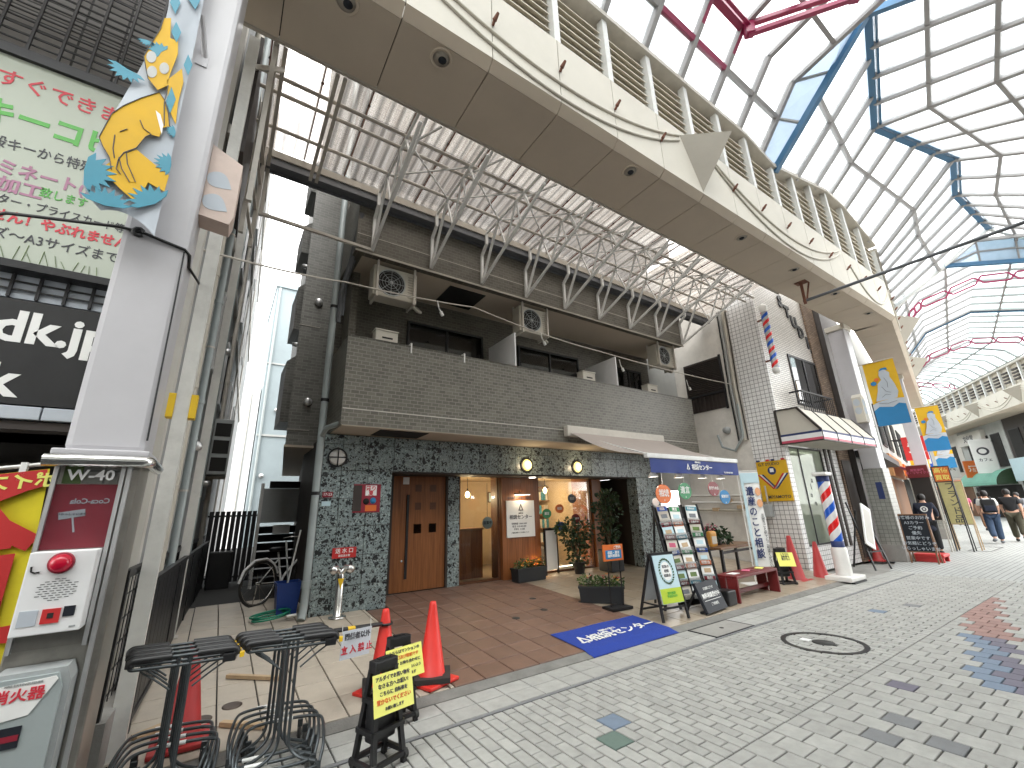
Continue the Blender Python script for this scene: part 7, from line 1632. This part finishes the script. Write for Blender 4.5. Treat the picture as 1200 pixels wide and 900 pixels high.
# ================================================================ A-frame, racks, box sign
af = thing('a_frame_sign', 'black A-frame sign with green and blue poster next to the mat', 'sign', (5.58, 4.42, zf(4.42)), R(-8))
for s in (-1, 1): MB().bar((s * .24, -.16, 0), (s * .21, 0, .86), .03).bar((s * .24, .30, 0), (s * .21, .02, .86), .03).bar((s * .235, -.12, .2), (s * .235, .24, .2), .02).build('leg', 'black_metal', af)
MB().bar((-.22, -.0, .86), (.22, -.0, .86), .04).bar((-.235, -.13, .16), (.235, -.13, .16), .025).bar((-.24, .27, .1), (.24, .27, .1), .025).build('crossbar', 'black_metal', af)
X = Matrix.Rotation(R(-10.5), 3, 'X'); c = Vector((0, -.088, .53)); ax, ay, nr = X @ Vector((1, 0, 0)), X @ Vector((0, 0, 1)), X @ Vector((0, -1, 0))
MB().obox(c, .40, .012, .64, X).build('poster', 'pale_blue', af); MB().obox(c + ay * -.22 + nr * .007, .398, .004, .19, X).build('poster_foot', 'lime', af)
m = MB(); flat(m, ellipse(.19, .25, 28), c + ay * .1 + nr * .007, (ax, ay), .003); m.build('poster_oval', 'paper', af)
m = MB()
for k in range(26):
    a = k * 2 * math.pi / 26; q = c + ax * (.115 * math.cos(a)) + ay * (.1 + .15 * math.sin(a)) + nr * .0085
    flat(m, [(0, 0), (.02, .014), (.045, 0), (.02, -.014)], q, (ax * math.cos(a + 1) + ay * math.sin(a + 1), ay * math.cos(a + 1) - ax * math.sin(a + 1)), .002)
m.build('wreath_print', 'leaf', af)
for k, s in enumerate(('家族の', '相続', '相談会')): text(s, .045, c + ay * (.16 - k * .06) + nr * .011, (ax, ay), 'text_dark', af, bold=.01)
text('初回無料\n予約受付中', .04, c + ay * -.21 + nr * .0105, (ax, ay), 'text_green', af, bold=.01)
MB().obox(Vector((0, .13, .5)), .40, .01, .6, Matrix.Rotation(R(17), 3, 'X')).build('back_panel', 'grey_plastic', af)
RACKM = ['paper', 'cream', 'pale_blue', 'cloth_pink', 'paper', 'lime', 'cream']
def rack(loc, rz, lab, cols, rows, heads, w=.26):
    t = thing('brochure_rack', lab, 'rack', (loc[0], loc[1], zf(loc[1])), rz, group='black brochure racks')
    W_ = cols * w + .06; Xr = Matrix.Rotation(R(-13), 3, 'X'); up = Xr @ Vector((0, 0, 1)); nr = Xr @ Vector((0, -1, 0)); H = 1.56
    o = Vector((0, -.12, .02))
    for s in (-1, 1): MB().bar(o + Vector((s * W_ / 2, 0, 0)), o + Vector((s * W_ / 2, 0, 0)) + up * H, .03).bar((s * W_ / 2, .42, 0), o + Vector((s * W_ / 2, 0, 0)) + up * (H - .1), .025).build('leg', 'black_metal', t)
    MB().obox(o + up * (H / 2) - nr * .015, W_, .012, H - .06, Xr).build('back_panel', 'black_plastic', t)
    MB().bar((-W_ / 2, .40, .1), (W_ / 2, .40, .1), .02).build('tie', 'black_metal', t)
    k = 0
    for r_ in range(rows):
        z = .14 + r_ * (H - .2) / rows
        MB().obox(o + up * z + nr * .055, W_ - .02, .004, .09, Xr).build('pocket', 'clear_film', t)
        MB().obox(o + up * (z - .045) + nr * .03, W_ - .02, .055, .006, Xr).build('pocket_floor', 'black_plastic', t)
        for cc in range(cols):
            x = -W_ / 2 + .03 + w * (cc + .5); k += 1
            c = o + up * (z + .11) + nr * .03 + Vector((x, 0, 0)) + up * random.uniform(-.01, .02)
            tl = Xr @ Matrix.Rotation(R(random.uniform(-4, 4)), 3, 'Y'); lh = .30 if r_ % 2 else .28
            lf = MB().obox(c, w * .86, .006, lh, tl).build('leaflet', heads[k % len(heads)][0], t)
            a2, u2_ = tl @ Vector((1, 0, 0)), tl @ Vector((0, 0, 1)); hc = heads[(k + 1) % len(heads)]
            MB().obox(c + u2_ * (lh * .3) + nr * .0045, w * .82, .003, lh * .24, tl).build('leaflet_title_band', hc[1], lf)
            text(hc[2], .055 if len(hc[2]) < 4 else .04, c + u2_ * (lh * .3) + nr * .007, (a2, u2_), 'paper', lf, bold=.02)
            MB().obox(c - u2_ * .03 + nr * .004, w * .5, .003, lh * .22, tl).build('leaflet_picture', random.choice(['wood_pale', 'leaf_light', 'cloth_pink', 'pale_blue', 'cloth_grey']), lf)
    return t, o, up, nr
HD = [('paper', 'blue', '相続'), ('cream', 'green', '遺言'), ('paper', 'maroon', '名義変更'), ('pale_blue', 'teal', '家族信託'), ('paper', 'deep_red', '無料'), ('cream', 'orange', '相談会')]
t, o, up, nr = rack((6.35, 4.60), R(-8), 'black rack of leaflets with coloured titles, wider one beside the poster', 2, 6, HD, .27)
m = MB(); flat(m, ellipse(.15, .13), o + up * 1.62 + Vector((-.2, 0, 0)), 'S', .01); m.build('round_tag', 'paper', t)
rack((6.95, 4.62), R(-22), 'narrow black rack of leaflets next to the red bench', 1, 6, HD[2:] + HD[:2], .25)
bs_ = thing('box_sign', 'low black box sign with white lettering at the foot of the racks', 'sign', (6.45, 4.28, zf(4.28)), R(6))
Xr = Matrix.Rotation(R(-22), 3, 'X'); c = Vector((0, 0, .21)); ax, ay, nr = Xr @ Vector((1, 0, 0)), Xr @ Vector((0, 0, 1)), Xr @ Vector((0, -1, 0))
MB().obox(c, .62, .05, .42, Xr).build('board', 'screen_dark', bs_); MB().bar((-.28, .26, 0), (-.28, .05, .36), .03).bar((.28, .26, 0), (.28, .05, .36), .03).bar((-.3, .02, .02), (.3, .02, .02), .03).build('stand', 'black_metal', bs_)
text('お気軽にどうぞ', .045, c + ay * .11 + nr * .027, (ax, ay), 'paper', bs_); text('無料相談受付中', .076, c + ay * .01 + nr * .027, (ax, ay), 'paper', bs_, bold=.015); text('ご予約優先', .045, c + ay * -.11 + nr * .027, (ax, ay), 'paper', bs_); MB().obox(c + ay * -.05 + nr * .026, .5, .002, .006, Xr).build('rule', 'paper', bs_)
tag(MB().bbox(6.88, 7.12, 4.25, 4.47, .05, .27, .02).build('storage_bin', 'black_plastic'), 'small black bin between the box sign and the bench', 'bin')
# bench, table, plants on it
bn_ = thing('red_bench', 'worn dark red bench made of planks beside the leaflet racks', 'bench', (7.92, 4.47, .05), R(2))
for k in range(4): MB().bbox(-.72, .72, -.19 + k * .096, -.19 + k * .096 + .088, .36, .40, .005).build('seat_plank', 'bench_red', bn_)
for s in (-1, 1):
    for k in range(2): MB().bbox(s * .70 - .02, s * .70 + .02, -.19 + k * .2, -.01 + k * .2, 0, .36, .005).build('leg_plank', 'bench_red', bn_)
MB().bar((-.68, 0, .12), (.68, 0, .12), .04, .06).build('stretcher', 'bench_red', bn_)
for (x, y, m_, lab) in ((7.45, 4.45, 'paper', 'white leaflet lying on the left end of the bench'), (7.95, 4.5, 'cloth_pink', 'pinkish leaflet lying in the middle of the bench'), (8.4, 4.5, 'yellow_card', 'yellow leaflet lying on the right end of the bench')): tag(MB().obox((x, y, .457), .2, .13, .006, Matrix.Rotation(random.uniform(-.5, .5), 3, 'Z')).build('leaflet', m_), lab, 'leaflet')
tb = thing('wooden_table', 'brown plank table with black legs behind the bench', 'table', (8.95, 5.35, zf(5.35)), R(3))
for k in range(4): MB().bbox(-.85, .85, -.3 + k * .152, -.3 + k * .152 + .146, .64, .68, .005).build('plank', 'wood_top', tb)
for sx in (-1, 1):
    for sy in (-1, 1): MB().bar((sx * .75, sy * .24, 0), (sx * .75, sy * .24, .64), .05).build('leg', 'black_metal', tb)
MB().bar((-.75, -.24, .58), (.75, -.24, .58), .04).bar((-.75, .24, .58), (.75, .24, .58), .04).build('apron', 'black_metal', tb)
og = thing('orange_leaflet_box', 'orange leaflet box standing on the table', 'box', (8.25, 5.25, zf(5.25) + .685)); MB().bbox(-.12, .12, -.05, .05, 0, .3, .05).build('box', mat('amber', (.62, .30, .05), .5), og); MB().box(-.08, .08, -.053, -.05, .06, .2).build('label', 'cream', og)
pp = thing('potted_plant', 'dark leafy plant with pink flowers on the table', 'plant', (8.65, 5.4, zf(5.4) + .685)); MB().lathe([(.08, 0), (.11, .14), (.1, .14)], n=16).build('pot', 'dark_brown', pp)
for bx, bz in ((-.15, .2), (0, .28), (.18, .2), (.3, .1)): leaves(MB(), (bx, 0, bz), .14, .11, 70, .09, hang=.3).build('foliage', 'leaf_dark', pp)
m = MB(); leaves(m, (-.2, -.03, .36), .12, .06, 30, .045); m.build('flower', 'cloth_pink', pp)
# tall white banner
tbn = thing('tall_banner', 'tall pale blue and white banner with vertical characters leaning by the table', 'banner', (9.15, 4.78, 0), R(-22))
v = []; f = []
for j in range(17):
    for i in range(5): v.append((-.22 + .44 * i / 4 , .015 * math.sin(j * .8 + i), 2.22 - j * .115))
for j in range(16):
    for i in range(4): f.append((j * 5 + i, j * 5 + i + 1, j * 5 + i + 6, j * 5 + i + 5))
MB().add(v, f, True).build('cloth', 'paper', tbn, fix=False); MB().box(-.22, -.16, -.022, -.018, .4, 2.2).box(-.16, .22, -.0225, -.018, 2.0, 2.2).build('border_print', 'pale_blue', tbn)
for k, s in enumerate('遺産のこと相談'): text(s, .19, (-.05, -.024, 1.82 - k * .2), 'S', 'navy', tbn, bold=.02)
for k, s in enumerate('お困りごと何でもご相談ください'): text(s, .075, (.15, -.024, 1.35 - k * .068), 'S', 'text_dark', tbn)
for k in range(2): m = MB(); flat(m, ellipse(.13, .16), (.14, -.02, 1.82 - k * .23), 'S', .004); m.build('orange_dot_print', mat('peach', (.75, .38, .2), .5), tbn)
MB().cyl((-.25, .02, 0), (-.25, .02, 2.32), .012, n=8).cyl((-.25, .02, 2.24), (.24, .02, 2.24), .01, n=8).build('pole', 'white_plastic', tbn); MB().bbox(-.5, -.1, -.16, .2, 0, .1, .03).build('weight_base', 'white_plastic', tbn)
# ================================================================ bicycle, bin and hose at the alley mouth
bk = thing('bicycle', 'white framed bicycle with black tyres parked at the alley mouth', 'bicycle', (1.12, 8.75, .25), R(38))
def wheel(x):
    w = MB().tube([(x + .33 * math.cos(a * math.pi / 16), 0, .34 + .33 * math.sin(a * math.pi / 16)) for a in range(32)], .02, 8, True).build('tyre', 'rubber', bk)
    MB().tube([(x + .305 * math.cos(a * math.pi / 16), 0, .34 + .305 * math.sin(a * math.pi / 16)) for a in range(32)], .009, 6, True).build('rim', 'chrome', w)
    s = MB()
    for k in range(14): a = k * 2 * math.pi / 14; s.bar((x, .015 * (-1) ** k, .34), (x + .3 * math.cos(a), 0, .34 + .3 * math.sin(a)), .003)
    s.cyl((x, -.04, .34), (x, .04, .34), .02, n=10); s.build('spokes', 'chrome', w)
wheel(-.52); wheel(.52)
MB().tube([(.52, 0, .34), (.40, 0, .75), (.36, 0, .95)], .016, 8).tube([(.40, 0, .74), (.0, 0, .42), (-.08, 0, .30)], .02, 8).tube([(-.08, 0, .30), (-.2, 0, .78)], .016, 8).tube([(-.08, 0, .3), (-.52, 0, .34), (-.18, 0, .66)], .011, 8).build('frame', 'white_paint', bk)
MB().tube([(.12, -.26, .98), (.22, -.22, 1.0), (.36, -.06, 1.0), (.36, .06, 1.0), (.22, .22, 1.0), (.12, .26, .98)], .012, 8).build('handlebar', 'chrome', bk); MB().bbox(-.34, -.09, -.08, .08, .80, .86, .03).build('saddle', 'black_plastic', bk)
MB().tube([(-.52 + .37 * math.cos(a), 0, .34 + .37 * math.sin(a)) for a in (.3, .8, 1.3, 1.9, 2.5, 3.0)], .02, 6).build('mudguard', 'white_paint', bk); MB().tube([(-.08, -.06, .3), (-.05, -.10, .14)], .012, 6).box(-.1, .0, -.17, -.1, .12, .15).build('pedal', 'black_metal', bk); MB().bar((-.5, .05, .3), (-.44, .16, .02), .015).build('kickstand', 'chrome', bk)
cr3 = MB()
for z in (.62, .7, .78, .86): cr3.tube([(.42, -.17, z), (.70, -.17, z), (.70, .17, z), (.42, .17, z)], .005, 5, True)
cr3.build('basket', 'black_metal', bk)
bi = thing('blue_bin', 'blue plastic bin by the foot of the corner pipe', 'bin', (1.03, 7.62, zf(7.62)))
MB().add([(-.13, -.13, 0), (.13, -.13, 0), (.13, .13, 0), (-.13, .13, 0), (-.16, -.16, .42), (.16, -.16, .42), (.16, .16, .42), (-.16, .16, .42)], [(3, 2, 1, 0), (0, 1, 5, 4), (1, 2, 6, 5), (2, 3, 7, 6), (3, 0, 4, 7)]).build('body', 'bin_blue', bi); MB().box(-.17, .17, -.17, -.155, .40, .43).box(-.17, .17, .155, .17, .4, .43).box(-.17, -.155, -.155, .155, .4, .43).box(.155, .17, -.155, .155, .4, .43).build('rim', 'bin_blue', bi)
for i, (a, l) in enumerate((((-.05, 0, .1, .1, .05, 1.15), 'white umbrella handle sticking out of the blue bin'), ((.05, .05, .1, -.08, .1, 1.0), 'grey stick standing in the blue bin'))):
    tag(MB().cyl((1.03 + a[0], 7.62 + a[1], zf(7.6) + a[2]), (1.03 + a[3], 7.62 + a[4], zf(7.6) + a[5]), .014, n=8).build('stick', 'steel_white' if i == 0 else 'grey_plastic'), l, 'stick')
ho = thing('garden_hose', 'coiled green garden hose lying on the beige tiles', 'hose', (.82, 7.35, zf(7.35)))
pts = []
for k in range(60): a = k * .28; r = .24 + .03 * math.sin(k * .5); pts.append((r * math.cos(a), r * .75 * math.sin(a), .015 + .06 * (math.cos(a) * .5 + .5) * (.5 + k / 90) + .0008 * k + .0165 * (r * .0)))
MB().tube(pts, .012, 6).build('hose', 'hose', ho); MB().cyl((.18, -.16, .05), (.3, -.2, .06), .02, n=8).build('nozzle', 'white_plastic', ho)
